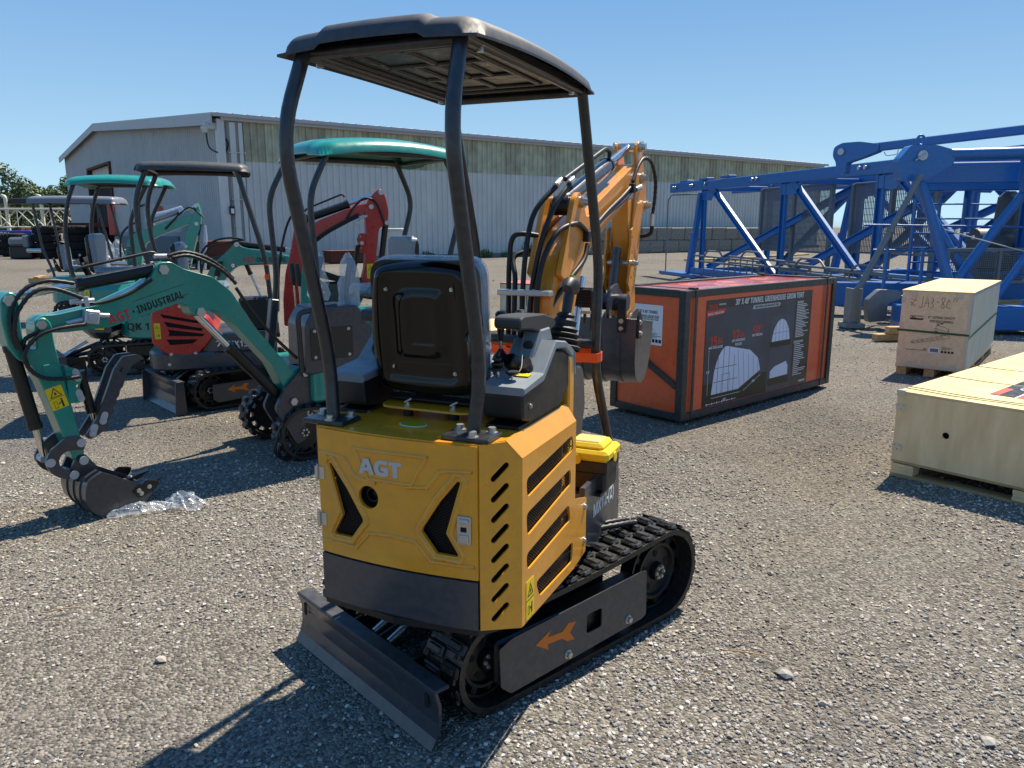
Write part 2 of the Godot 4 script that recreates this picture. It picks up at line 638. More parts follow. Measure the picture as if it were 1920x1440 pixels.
func build_ground() -> void:
	relief.noise_type = FastNoiseLite.TYPE_SIMPLEX_SMOOTH
	relief.frequency = 0.01
	relief.seed = 4
	tone.noise_type = FastNoiseLite.TYPE_SIMPLEX_SMOOTH
	tone.frequency = 0.02
	tone.seed = 9
	tone.fractal_octaves = 4
	var lines: Array[float] = []
	var d := 0.0
	while d < 14.0:
		lines.append(d)
		d += 0.16
	while d < 40.0:
		lines.append(d)
		d += 0.9
	while d < 700.0:
		lines.append(d)
		d *= 1.35
	lines.append(900.0)
	var xs: Array[float] = []
	for i in range(lines.size() - 1, 0, -1):
		xs.append(-lines[i])
	for l in lines:
		xs.append(l)
	var st := S()
	smooth(st)
	var n := xs.size()
	var rows: Array = []
	var cols: Array = []
	for j in n:
		var row := PackedVector3Array()
		var cr := PackedColorArray()
		for i in n:
			var x := xs[i]
			var z := xs[j] - 4.0
			row.append(v3(x, ground_y(x, z), z))
			cr.append(ground_tone(x, z))
		rows.append(row)
		cols.append(cr)
	for j in n - 1:
		for i in n - 1:
			for t in [[0, 0], [1, 0], [1, 1], [0, 0], [1, 1], [0, 1]]:
				st.set_color(cols[j + t[1]][i + t[0]])
				st.add_vertex(rows[j + t[1]][i + t[0]])
	var m := mat(Color(1, 1, 1), 0.95)
	m.vertex_color_use_as_albedo = true
	m.uv1_triplanar = true
	m.uv1_world_triplanar = true
	m.uv1_scale = Vector3(1.5, 1.5, 1.5)
	var fn := FastNoiseLite.new()
	fn.noise_type = FastNoiseLite.TYPE_CELLULAR
	fn.cellular_return_type = FastNoiseLite.RETURN_CELL_VALUE
	fn.frequency = 0.055
	fn.seed = 2
	fn.fractal_type = FastNoiseLite.FRACTAL_NONE
	var g := Gradient.new()
	g.set_color(0, Color(0.29, 0.275, 0.25))
	g.set_color(1, Color(0.56, 0.532, 0.485))
	g.add_point(0.5, Color(0.42, 0.40, 0.365))
	var t := NoiseTexture2D.new()
	t.width = 1024
	t.height = 1024
	t.seamless = true
	t.noise = fn
	t.color_ramp = g
	m.albedo_texture = t
	var fb: FastNoiseLite = fn.duplicate()
	fb.cellular_return_type = FastNoiseLite.RETURN_DISTANCE
	var tb := NoiseTexture2D.new()
	tb.width = 1024
	tb.height = 1024
	tb.seamless = true
	tb.noise = fb
	tb.invert = true
	tb.as_normal_map = true
	tb.bump_strength = 14.0
	m.normal_enabled = true
	m.normal_texture = tb
	m.normal_scale = 1.3
	structure(put("ground", st, m, self))

func stone_mesh(sd: int, m: Material) -> ArrayMesh:
	var r := RandomNumberGenerator.new()
	r.seed = sd
	var t := (1.0 + sqrt(5.0)) / 2.0
	var p: Array[Vector3] = []
	for q in [v3(-1, t, 0), v3(1, t, 0), v3(-1, -t, 0), v3(1, -t, 0), v3(0, -1, t), v3(0, 1, t), v3(0, -1, -t), v3(0, 1, -t), v3(t, 0, -1), v3(t, 0, 1), v3(-t, 0, -1), v3(-t, 0, 1)]:
		var u: Vector3 = q.normalized() * r.randf_range(0.68, 1.2)
		u.y *= 0.62
		u.x *= 1.15
		p.append(u * 0.5)
	var st := S()
	for f in [[0, 11, 5], [0, 5, 1], [0, 1, 7], [0, 7, 10], [0, 10, 11], [1, 5, 9], [5, 11, 4], [11, 10, 2], [10, 7, 6], [7, 1, 8], [3, 9, 4], [3, 4, 2], [3, 2, 6], [3, 6, 8], [3, 8, 9], [4, 9, 5], [2, 4, 11], [6, 2, 10], [8, 6, 7], [9, 8, 1]]:
		var c: Vector3 = p[f[0]] + p[f[1]] + p[f[2]]
		tri(st, p[f[0]], p[f[1]], p[f[2]], c)
	st.generate_normals()
	st.set_material(m)
	return st.commit()

func build_gravel() -> void:
	var m := mat(Color(1, 1, 1), 0.9)
	m.vertex_color_use_as_albedo = true
	var tones := [Color(0.24, 0.225, 0.20), Color(0.30, 0.28, 0.245), Color(0.36, 0.335, 0.29), Color(0.19, 0.178, 0.162), Color(0.44, 0.41, 0.36), Color(0.27, 0.247, 0.21), Color(0.23, 0.222, 0.21), Color(0.13, 0.124, 0.118)]
	var bands := [[1.1, 3.2, 5600.0, 0.0055, 0.021], [3.2, 5.5, 3600.0, 0.0065, 0.023], [5.5, 9.0, 1300.0, 0.008, 0.022], [9.0, 15.0, 300.0, 0.011, 0.026], [15.0, 26.0, 60.0, 0.016, 0.034]]
	var spots: Array = [[], [], []]
	var r := RandomNumberGenerator.new()
	r.seed = 77
	for bnd in bands:
		var half := 0.80
		var area: float = half * (bnd[1] * bnd[1] - bnd[0] * bnd[0])
		var n := int(area * bnd[2])
		for i in n:
			var d := sqrt(r.randf_range(bnd[0] * bnd[0], bnd[1] * bnd[1]))
			var a := r.randf_range(-half, half)
			var x := sin(a) * d
			var z := -cos(a) * d
			var s: float = bnd[3] + (bnd[4] - bnd[3]) * pow(r.randf(), 3.6)
			var patch := tone.get_noise_2d(x * 22.0 + 50.0, z * 22.0)
			# bare, compacted ground between the loose stones
			if r.randf() < 0.42 - patch * 1.5:
				if r.randf() < 0.7:
					continue
				s *= 0.8
			if r.randf() < 0.006:
				s *= r.randf_range(1.3, 2.0)
			var b := Basis.from_euler(v3(r.randf_range(-0.5, 0.5), r.randf() * TAU, r.randf_range(-0.5, 0.5))).scaled(v3(s, s * r.randf_range(0.7, 1.05), s))
			var c: Color = tones[r.randi() % tones.size()]
			var tn := ground_tone(x, z)
			var k := r.randf_range(0.82, 1.18)
			c = Color(c.r * tn.r * k, c.g * tn.g * k, c.b * tn.b * k)
			spots[i % 3].append([Transform3D(b, v3(x, ground_y(x, z) + s * 0.16, z)), c])
	for k in 3:
		var mm := MultiMesh.new()
		mm.transform_format = MultiMesh.TRANSFORM_3D
		mm.use_colors = true
		mm.mesh = stone_mesh(100 + k, m)
		mm.instance_count = spots[k].size()
		for i in spots[k].size():
			mm.set_instance_transform(i, spots[k][i][0])
			mm.set_instance_color(i, spots[k][i][1])
		var o := MultiMeshInstance3D.new()
		o.multimesh = mm
		o.name = numbered("gravel")
		add_child(o, true)
		o.set_meta("kind", "stuff")
		tag(o, "loose grey and tan crushed stone covering the yard", "gravel", "crushed stone of the yard")
	# larger stones that lie apart
	var rm := mat(Color(0.62, 0.60, 0.57), 0.9)
	for q in [[0.99, -2.52, 0.055, "pale wedge shaped stone right of the yellow excavator's track"], [0.66, -1.87, 0.05, "pale rounded stone near the lower edge right of the dozer blade"], [-1.32, -2.62, 0.045, "flat pale stone left of the dozer blade's near shadow"], [1.5, -2.15, 0.05, "grey angular stone lying farthest right in the near gravel"]]:
		var o := hang("stone", stone_mesh(int(q[2] * 900 + q[0] * 30), rm), self, Transform3D(Basis.from_euler(v3(0.2, q[0] * 3, 0.1)).scaled(v3(q[2], q[2], q[2])), v3(q[0], q[2] * 0.2, q[1])))
		tag(o, q[3], "stone")
	var tw := mat(Color(0.62, 0.52, 0.36), 0.9)
	for q in [[v3(0.80, 0.022, -2.66), v3(0.955, 0.022, -2.62), "thin straw coloured twig on the gravel by the pale wedge stone"], [v3(-1.95, 0.022, -2.95), v3(-1.83, 0.022, -3.0), "short brown stick on the sunlit gravel left of the blade"]]:
		var st := S()
		tube(st, [q[0], (q[0] + q[1]) * 0.5 + v3(0, 0.006, 0.004), q[1]], 0.0028, 6)
		tag(put("twig", st, tw, self), q[2], "twig")

# ribbed cladding between two ground points, y0..y1 (y1 may slope), rib pitch and depth
func cladding(st: SurfaceTool, a: Vector3, b: Vector3, out: Vector3, y0: float, top: Callable, pitch: float, depth: float, offset := 0.0, from := 0.0, to := -1.0) -> void:
	flat(st)
	var L := a.distance_to(b)
	var u := (b - a) / L
	if to < 0:
		to = L
	var prof: Array = []
	var s := floorf(from / pitch) * pitch
	while s < to:
		for q in [[0.0, 0.0], [0.12, 1.0], [0.34, 1.0], [0.46, 0.0]]:
			var t: float = s + q[0] * pitch
			if t >= from and t <= to:
				prof.append([t, q[1] * depth + offset])
		s += pitch
	if prof.is_empty() or prof[0][0] > from + 0.001:
		prof.push_front([from, offset])
	if prof[-1][0] < to - 0.001:
		prof.append([to, offset])
	for i in prof.size() - 1:
		var p0: Vector3 = a + u * prof[i][0] + out * prof[i][1]
		var p1: Vector3 = a + u * prof[i + 1][0] + out * prof[i + 1][1]
		var h0: float = top.call(prof[i][0])
		var h1: float = top.call(prof[i + 1][0])
		quad(st, p0 + Vector3.UP * y0, p1 + Vector3.UP * y0, p1 + Vector3.UP * h1, p0 + Vector3.UP * h0, out)

func build_warehouse() -> void:
	var C := v3(-12.05, 0, -33.16)
	var u := v3(0.8, 0, -0.6)
	var v := v3(-0.6, 0, -0.8)
	var w := thing("warehouse", "long grey ribbed metal warehouse with a translucent band under its eaves", "building", C)
	var L := 44.0
	var D := 42.7
	var nl := v3(0.6, 0, 0.8)   # outward of the long wall
	var ne := v3(-0.8, 0, 0.6)  # outward of the end wall
	var o := v3(0, 0, 0)
	var B := u * L
	# long wall
	var st := S()
	cladding(st, o, B, nl, 0.0, func(_t): return 4.27, 0.305, 0.07, 0.0, 0.95)
	cladding(st, o, B, nl, 0.0, func(_t): return 5.9, 0.305, 0.03, 0.0, 0.0, 0.95)
	box(st, B * 0.5 + v3(0, 2.9, 0) - nl * 0.25, v3(L, 5.8, 0.3), 0.0, basis_from(u, Vector3.UP))
	var wall := put("wall", st, M.siding, w)
	# sheets of the band
	var t := 0.95
	var k := 0
	while t < L - 0.2:
		var e := minf(t + 0.91, L - 0.05)
		var sb := S()
		cladding(sb, o, B, nl, 4.27, func(_t): return 5.86, 0.305, 0.07, 0.004 + 0.006 * (k % 2), t, e)
		put("translucent_sheet", sb, M.fibre if (k * 7) % 3 else M.fibre_dark, wall)
		t = e
		k += 1
	# end wall with a doorway
	var ridge := 26.3
	var top := func(q: float) -> float:
		if q < ridge:
			return 5.95 + (8.12 - 5.95) * q / ridge
		return 8.12 + (7.15 - 8.12) * (q - ridge) / (D - ridge)
	var E := v * D
	var d0 := 23.1
	var d1 := 31.4
	st = S()
	cladding(st, o, E, ne, 0.0, top, 0.305, 0.08, 0.0, 0.0, d0)
	cladding(st, o, E, ne, 5.65, top, 0.305, 0.08, 0.0, d0, d1)
	cladding(st, o, E, ne, 0.0, top, 0.305, 0.08, 0.0, d1, D)
	for seg in [[0.0, d0, 0.0], [d0, d1, 5.65], [d1, D, 0.0]]:
		var s0: float = seg[0]
		var s1: float = seg[1]
		for q in 6:
			var a0 := lerpf(s0, s1, q / 6.0)
			var a1 := lerpf(s0, s1, (q + 1) / 6.0)
			var tt: float = minf(top.call(a0), top.call(a1)) - 0.1
			var y0: float = seg[2]
			box(st, v * ((a0 + a1) / 2) - ne * 0.2 + v3(0, (tt + y0) / 2, 0), v3(a1 - a0, tt - y0, 0.3), 0.0, basis_from(v, Vector3.UP))
	put("end_wall", st, M.siding_end, w)
	# far walls and floor so that daylight enters only by the doorway
	st = S()
	var n3 := -nl
	box(st, u * (L / 2) + v * D + v3(0, 3.4, 0), v3(L, 6.8, 0.3), 0.0, basis_from(u, Vector3.UP))
	box(st, u * L + v * (D / 2) + v3(0, 2.95, 0), v3(D, 5.9, 0.3), 0.0, basis_from(v, Vector3.UP))
	put("back_wall", st, M.siding_end, w)
	# roof
	st = S()
	var ov := 0.35
	for side in 2:
		var a: Vector3 = (v * -ov + v3(0, 5.98, 0)) if side == 0 else (v * ridge + v3(0, 8.2, 0))
		var b: Vector3 = (v * ridge + v3(0, 8.2, 0)) if side == 0 else (v * (D + ov) + v3(0, 7.2, 0))
		var up := v3(0, 0.14, 0)
		var ua := u * -ov
		var ub := u * (L + ov)
		quad(st, a + ua + up, a + ub + up, b + ub + up, b + ua + up, Vector3.UP)
		quad(st, a + ua, a + ub, b + ub, b + ua, Vector3.DOWN)
		quad(st, a + ua, b + ua, b + ua + up, a + ua + up, ne)
		quad(st, a + ub, b + ub, b + ub + up, a + ub + up, -ne)
		quad(st, a + ua, a + ub, a + ub + up, a + ua + up, -v)
		quad(st, b + ua, b + ub, b + ub + up, b + ua + up, v)
		# standing ribs
		var nr := int((L + 2 * ov) / 0.61)
		for i in nr:
			var q := ua + u * (i * 0.61 + 0.2) + up
			tube(st, [a + q, b + q], 0.035, 4)
	var roof := put("roof", st, M.trim, w)
	# barge boards on the gable in lengths
	for seg in [[-0.3, 5.2], [5.2, 10.4], [10.4, 15.6], [15.6, 20.9], [20.9, 26.3]]:
		var sb := S()
		var p0: Vector3 = v * seg[0] + v3(0, 5.96 + (8.16 - 5.96) * maxf(seg[0], 0) / ridge - 0.12, 0) + ne * 0.4
		var p1: Vector3 = v * (seg[1] - 0.03) + v3(0, 5.96 + (8.16 - 5.96) * seg[1] / ridge - 0.12, 0) + ne * 0.4
		var dd := p1 - p0
		box(sb, (p0 + p1) / 2, v3(dd.length(), 0.42, 0.06), 0.0, basis_from(dd, Vector3.UP))
		put("barge_board", sb, M.trim, roof)
	var sb2 := S()
	var q0 := v * ridge + v3(0, 8.04, 0) + ne * 0.4
	var q1 := v * (D + 0.3) + v3(0, 7.05, 0) + ne * 0.4
	box(sb2, (q0 + q1) / 2, v3(q0.distance_to(q1), 0.42, 0.06), 0.0, basis_from(q1 - q0, Vector3.UP))
	put("barge_board", sb2, M.trim, roof)
	# eaves trim and gutter
	st = S()
	box(st, B * 0.5 + v3(0, 5.96, 0) + nl * 0.12, v3(L, 0.2, 0.22), 0.0, basis_from(u, Vector3.UP))
	put("eaves_trim", st, M.trim, w)
	st = S()
	box(st, u * 0.02 + nl * 0.02 + ne * 0.03 + v3(0, 2.95, 0), v3(0.3, 5.9, 0.3), 0.0, basis_from(u, Vector3.UP))
	put("corner_trim", st, M.siding, w)
	st = S()
	for q in [[0.45, 0.24], [0.78, 0.16]]:
		box(st, u * q[0] + nl * 0.12 + v3(0, 2.9, 0), v3(q[1], 5.8, 0.16), 0.01, basis_from(u, Vector3.UP))
	for y in [1.6, 2.7, 3.7, 4.6]:
		box(st, u * 0.6 + nl * 0.13 + v3(0, y, 0), v3(0.7, 0.03, 0.2), 0.0, basis_from(u, Vector3.UP))
	put("downspout", st, M.siding, w)
	# doorway: rusty jamb, half open door, clerestory
	st = S()
	for q in [d0, d1]:
		box(st, v * q + ne * 0.06 + v3(0, 2.85, 0), v3(0.35, 5.7, 0.3), 0.0, basis_from(v, Vector3.UP))
	box(st, v * ((d0 + d1) / 2) + ne * 0.06 + v3(0, 5.62, 0), v3(d1 - d0, 0.16, 0.3), 0.0, basis_from(v, Vector3.UP))
	box(st, v * ((d0 + d1) / 2) + ne * 0.06 + v3(0, 4.75, 0), v3(d1 - d0, 0.14, 0.2), 0.0, basis_from(v, Vector3.UP))
	put("door_frame", st, M.rust, w)
	for i in 6:
		st = S()
		var a0 := d0 + 0.3 + i * (d1 - d0 - 0.6) / 6.0
		box(st, v * (a0 + 0.6) - ne * 0.1 + v3(0, 5.2, 0), v3((d1 - d0 - 0.6) / 6.0 - 0.06, 0.85, 0.03), 0.0, basis_from(v, Vector3.UP))
		put("clerestory_sheet", st, M.fibre if i % 2 else M.trim, w)
	st = S()
	box(st, v * ((d0 + d1) / 2) - ne * 0.35 + v3(0, 2.3, 0), v3(d1 - d0, 4.7, 0.2), 0.0, basis_from(v, Vector3.UP))
	put("inner_curtain", st, M.dark, w)
	# camera, flood lamp, wall lamp
	st = S()
	var cp := u * -0.1 + ne * 0.25 + v3(0, 5.5, 0)
	box(st, cp + v3(0, 0.12, 0) - ne * 0.08, v3(0.7, 0.25, 0.14), 0.02, basis_from(u, Vector3.UP))
	lathe(st, [Vector2(0, -0.2), Vector2(0.1, -0.16), Vector2(0.14, -0.05), Vector2(0.16, 0.05), Vector2(0.05, 0.12), Vector2(0, 0.13)], Transform3D(Basis(), cp + ne * 0.2 - u * 0.05), 14)
	var cam := put("security_camera", st, M.white_panel, w)
	st = S()
	tube(st, spline([cp + ne * 0.2 + v3(0, -0.18, 0), cp + ne * 0.2 + u * 0.1 + v3(0, -0.75, 0), cp + u * 0.4 + v3(0, -0.95, 0) + nl * 0.1, cp + u * 0.62 + v3(0, -0.6, 0) + nl * 0.1, cp + u * 0.55 + v3(0, -0.35, 0) + nl * 0.1], 6), 0.03, 6)
	put("cable", st, M.hose, cam)
	st = S()
	var fp := v * 9.3 + ne * 0.35 + v3(0, 4.55, 0)
	box(st, fp, v3(0.5, 0.12, 0.65), 0.03, basis_from(v, v3(0.2, 1, 0.1)))
	tube(st, [fp, fp - ne * 0.4 + v3(0, -0.1, 0)], 0.05, 6)
	var fl := put("flood_lamp", st, M.black, w)
	st = S()
	box(st, fp + v3(0, 0.07, 0), v3(0.4, 0.02, 0.5), 0.0, basis_from(v, v3(0.2, 1, 0.1)))
	put("lens", st, M.paper, fl)
	st = S()
	box(st, u * 0.2 + nl * 0.2 + v3(0, 2.25, 0), v3(0.2, 0.34, 0.2), 0.02, basis_from(u, Vector3.UP))
	var wl := put("wall_lamp", st, M.black, w)
	st = S()
	box(st, u * 0.2 + nl * 0.31 + v3(0, 2.22, 0), v3(0.12, 0.2, 0.02), 0.0, basis_from(u, Vector3.UP))
	put("lens", st, M.paper, wl)
	st = S()
	box(st, B * 0.5 + nl * 0.12 + v3(0, 0.09, 0), v3(L, 0.22, 0.3), 0.0, basis_from(u, Vector3.UP))
	put("foundation", st, M.concrete, w)

func build_block_wall() -> void:
	var u := v3(0.83, 0, -0.557)
	var A := v3(5.2, 0, -45.2)
	var w := thing("block_wall", "low wall of grey precast concrete blocks in two courses before the warehouse", "wall", A)
	var meshes: Array = []
	for i in 4:
		var st := S()
		box(st, v3(0, 0.38, 0), v3(1.18 + 0.012 * i, 0.75, 0.6), 0.03 + 0.012 * i)
		st.generate_normals()
		st.set_material(M.concrete)
		meshes.append(st.commit())
	var r := RandomNumberGenerator.new()
	r.seed = 5
	for row in 2:
		for i in 15:
			var p := u * (i * 1.22 + row * 0.55 - 2.0) + v3(r.randf_range(-0.03, 0.03), row * 0.765, r.randf_range(-0.06, 0.06))
			hang("block", meshes[r.randi() % 4], w, Transform3D(basis_from(u, Vector3.UP).rotated(Vector3.UP, r.randf_range(-0.03, 0.03)), p))

func crown(sd: int, blobs: Array, leaves: int, size: float, dark: Color, light: Color) -> ArrayMesh:
	var r := RandomNumberGenerator.new()
	r.seed = sd
	var st := S()
	for i in leaves:
		var bl: Array = blobs[r.randi() % blobs.size()]
		var d := v3(r.randfn(), r.randfn(), r.randfn()).normalized()
		var rr: float = bl[1] * pow(r.randf(), 0.38)
		var p: Vector3 = bl[0] + d * rr * v3(1, 0.85, 1)
		var n := (d + v3(r.randfn(), r.randfn() + 0.5, r.randfn()) * 0.7).normalized()
		var a := side_of(n).rotated(n, r.randf() * TAU) * size * r.randf_range(0.6, 1.3)
		var b := n.cross(a) * r.randf_range(0.5, 0.8)
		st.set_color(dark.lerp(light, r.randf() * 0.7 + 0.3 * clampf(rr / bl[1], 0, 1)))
		tri(st, p - a, p + b * 0.7, p + a, n)
		tri(st, p - a, p + a, p - b * 0.7, n)
	st.generate_normals()
	st.set_material(M.leaf)
	return st.commit()

func tree(label: String, at: Vector3, h: float, wid: float, sd: int, tone_k := 1.0) -> void:
	var r := RandomNumberGenerator.new()
	r.seed = sd
	var t := thing("broadleaf_tree", label, "tree", at, 0.0, "trees along the edge of the yard")
	var blobs: Array = []
	var st := S()
	tube(st, [v3(0, -0.2, 0), v3(r.randf_range(-0.2, 0.2), h * 0.3, 0), v3(r.randf_range(-0.4, 0.4), h * 0.8, 0)], [h * 0.028, h * 0.02, h * 0.006], 8)
	for i in 11:
		var a := r.randf() * TAU
		var y := h * r.randf_range(0.28, 0.95)
		var sp := wid * (0.22 + 0.55 * sin(PI * clampf(y / h, 0.12, 0.95)))
		var c := v3(cos(a) * sp * r.randf_range(0.3, 0.9), y, sin(a) * sp * r.randf_range(0.3, 0.9))
		blobs.append([c, wid * r.randf_range(0.16, 0.34)])
		tube(st, [v3(0, y * 0.6, 0), c * 0.55 + v3(0, y * 0.38, 0), c], [h * 0.012, h * 0.008, h * 0.002], 5)
	put("trunk", st, M.bark, t)
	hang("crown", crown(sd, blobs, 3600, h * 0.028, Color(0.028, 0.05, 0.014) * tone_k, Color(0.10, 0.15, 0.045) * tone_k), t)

func weed(label: String, at: Vector3, s: float, sd: int) -> void:
	var t := thing("weed_clump", label, "plant", at, 0.0, "weeds growing along the warehouse wall")
	var blobs := [[v3(0, s * 0.35, 0), s * 0.45], [v3(s * 0.5, s * 0.25, 0), s * 0.35], [v3(-s * 0.5, s * 0.22, 0.1), s * 0.35]]
	var st := S()
	var r := RandomNumberGenerator.new()
	r.seed = sd
	for i in 14:
		var x := r.randf_range(-s * 0.7, s * 0.7)
		tube(st, [v3(x, 0, 0), v3(x * 1.2, s * r.randf_range(0.5, 0.9), r.randf_range(-0.2, 0.2))], 0.015, 4)
	put("stems", st, M.leaf_stem, t)
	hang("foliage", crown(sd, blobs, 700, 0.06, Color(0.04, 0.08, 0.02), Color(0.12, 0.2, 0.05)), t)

# ---------- excavator pieces shared by all machines ----------
func side_xf(x := 0.0) -> Transform3D:
	# (first, second, depth) -> (z, y, x)
	return Transform3D(Basis(v3(0, 0, 1), v3(0, 1, 0), v3(1, 0, 0)), v3(x, 0, 0))

func track(parent: Node3D, xc: float, w: float, zr: float, rr: float, zf: float, rf: float, side: float, xf := Transform3D(), rich := true) -> void:
	var lug := 0.02
	var base := 0.012
	var path: Array = []   # z, y, normal z, normal y
	var n := 16
	# bottom from rear to front (towards -z), front arc, top, rear arc
	for k in 9:
		path.append([lerpf(zr, zf, k / 8.0), base, 0.0, -1.0])
	for k in range(1, n):
		var a := -PI / 2 - PI * k / n
		path.append([zf + cos(a) * rf, base + rf + sin(a) * rf, cos(a), sin(a)])
	for k in 9:
		var t := k / 8.0
		path.append([lerpf(zf, zr, t), base + lerpf(rf, rr, t) * 2.0 - 0.012 * sin(PI * t), 0.0, 1.0])
	for k in range(1, n):
		var a := PI / 2 - PI * k / n
		path.append([zr + cos(a) * rr, base + rr + sin(a) * rr, cos(a), sin(a)])
	var m := path.size()
	var st := S()
	var h := w / 2
	var th := 0.022
	for i in m:
		var p: Array = path[i]
		var q: Array = path[(i + 1) % m]
		var P := func(e: Array, x: float, d: float) -> Vector3:
			return v3(xc + x, e[1] + e[3] * d, e[0] + e[2] * d)
		var o := v3(0, p[3] + q[3], p[2] + q[2])
		flat(st)
		quad(st, P.call(p, -h, 0), P.call(p, h, 0), P.call(q, h, 0), P.call(q, -h, 0), o)
		quad(st, P.call(p, -h, -th), P.call(p, h, -th), P.call(q, h, -th), P.call(q, -h, -th), -o)
		quad(st, P.call(p, h, 0), P.call(q, h, 0), P.call(q, h, -th), P.call(p, h, -th), Vector3.RIGHT)
		quad(st, P.call(p, -h, 0), P.call(q, -h, 0), P.call(q, -h, -th), P.call(p, -h, -th), Vector3.LEFT)
	# lugs in two staggered rows
	var acc := 0.0
	var cnt := 0
	var pitch := 0.037
	for i in m:
		var p: Array = path[i]
		var q: Array = path[(i + 1) % m]
		var d := Vector2(q[0] - p[0], q[1] - p[1])
		var l := d.length()
		while acc < l:
			var t := acc / l
			var z := lerpf(p[0], q[0], t)
			var y := lerpf(p[1], q[1], t)
			var nn := Vector2(lerpf(p[2], q[2], t), lerpf(p[3], q[3], t)).normalized()
			var sgn := 1.0 if cnt % 2 == 0 else -1.0
			var up := v3(0, nn.y, nn.x)
			var b := Basis(Vector3.RIGHT, up, Vector3.RIGHT.cross(up))
			var c := v3(xc + sgn * w * 0.25, y, z) + up * (lug * 0.45)
			# a tapered block: foot and a smaller crown
			box(st, c - up * lug * 0.15, v3(w * 0.48, lug * 0.7, 0.044), 0.006, b)
			box(st, c + up * lug * 0.30 + b * v3(-sgn * w * 0.03, 0, 0.0), v3(w * 0.34, lug * 0.5, 0.026), 0.005, b)
			if rich:
				for kk in 3:
					box(st, c - up * 0.002 + b * v3(sgn * w * (0.10 + 0.045 * kk), 0.004, 0.026), v3(0.004, 0.012, 0.02), 0.0, b)
			cnt += 1
			acc += pitch
		acc -= l
	var belt := put("track", st, M.rubber, parent, xf)
	# wheels
	for wheel in [[zr, rr, "sprocket"], [zf, rf, "idler"]]:
		var r: float = wheel[1] - th - 0.006
		var yc: float = base + wheel[1]
		st = S()
		var rot := Transform3D(Basis(v3(0, 0, 1), v3(1, 0, 0), v3(0, 1, 0)), v3(xc, yc, wheel[0]))
		lathe(st, [Vector2(0.0, 0.05), Vector2(0.035, 0.05), Vector2(0.04, 0.025), Vector2(r * 0.62, 0.02), Vector2(r * 0.66, 0.035), Vector2(r * 0.74, 0.035), Vector2(r * 0.74, -0.035), Vector2(0, -0.035)], rot, 24)
		var nt := 11
		for k in nt:
			var a := TAU * k / nt
			var dir := v3(0, sin(a), cos(a))
			var b := Basis(Vector3.RIGHT, dir, Vector3.RIGHT.cross(dir))
			box(st, v3(xc, yc, wheel[0]) + dir * r * 0.84, v3(0.05, r * 0.26, r * 0.2), 0.006, b)
		lathe(st, [Vector2(r * 0.93, -0.03), Vector2(r, -0.03), Vector2(r, 0.03), Vector2(r * 0.93, 0.03)], rot, 24)
		var wo := put(wheel[2], st, M.black, parent, xf)
		st = S()
		for k in 6:
			var a := TAU * k / 6
			hexbolt(st, v3(xc + side * 0.05, yc + sin(a) * 0.022, wheel[0] + cos(a) * 0.022), v3(side, 0, 0), 0.0055, 0.005)
		put("hub_bolts", st, M.zinc, wo).set_meta("kind", "stuff")
		for k in 5:
			st = S()
			var a := TAU * k / 5 + 0.3
			cyl(st, v3(xc + side * 0.020, yc + sin(a) * r * 0.45, wheel[0] + cos(a) * r * 0.45), v3(xc + side * 0.0245, yc + sin(a) * r * 0.45, wheel[0] + cos(a) * r * 0.45), r * 0.09, -1.0, 12)
			put("hub_hole", st, M.dark, wo)
	for z in [lerpf(zr, zf, 0.36), lerpf(zr, zf, 0.72)]:
		st = S()
		lathe(st, [Vector2(0, 0.05), Vector2(0.05, 0.05), Vector2(0.055, 0.04), Vector2(0.055, -0.04), Vector2(0.05, -0.05), Vector2(0, -0.05)], Transform3D(Basis(v3(0, 0, 1), v3(1, 0, 0), v3(0, 1, 0)), v3(xc, base + th + 0.062, z)), 16)
		put("roller", st, M.black, belt)

# rounded side cover over the track frame with its arrow
func track_cover(parent: Node, x: float, side: float, poly: PackedVector2Array, hole: PackedVector2Array, arrow_at: Vector2, arrow_len: float, bolts: Array, slope := 0.0) -> void:
	var st := S()
	prism(st, poly, 0.0, side * 0.006, side_xf(x), [] if hole.is_empty() else [hole])
	var o := put("track_cover", st, M.charcoal, parent)
	st = S()
	# core frame behind the cover
	var lo := poly[0]
	var hi := poly[0]
	for q in poly:
		lo = lo.min(q)
		hi = hi.max(q)
	box(st, v3(x - side * 0.06, (lo.y + hi.y) / 2, (lo.x + hi.x) / 2), v3(0.08, (hi.y - lo.y) * 0.7, (hi.x - lo.x) * 0.98), 0.01)
	put("track_frame", st, M.black, o)
	st = S()
	var a := arrow_len
	var ap := pv([[a * 0.5, 0], [a * 0.16, 0.036], [a * 0.2, 0.013], [-a * 0.16, 0.013], [-a * 0.3, 0.038], [-a * 0.5, 0.034], [-a * 0.36, 0.0], [-a * 0.5, -0.034], [-a * 0.3, -0.03], [-a * 0.16, -0.013], [a * 0.2, -0.013], [a * 0.16, -0.036]])
	var rp := PackedVector2Array()
	for q in ap:
		rp.append(q.rotated(slope) + arrow_at)
	prism(st, rp, side * 0.0062, side * 0.0075, side_xf(x))
	put("arrow_mark", st, M.arrow, o)
	for b in bolts:
		st = S()
		hexbolt(st, v3(x + side * 0.006, b[1], b[0]), v3(side, 0, 0), 0.012, 0.012)
		put("bolt", st, M.zinc, o)

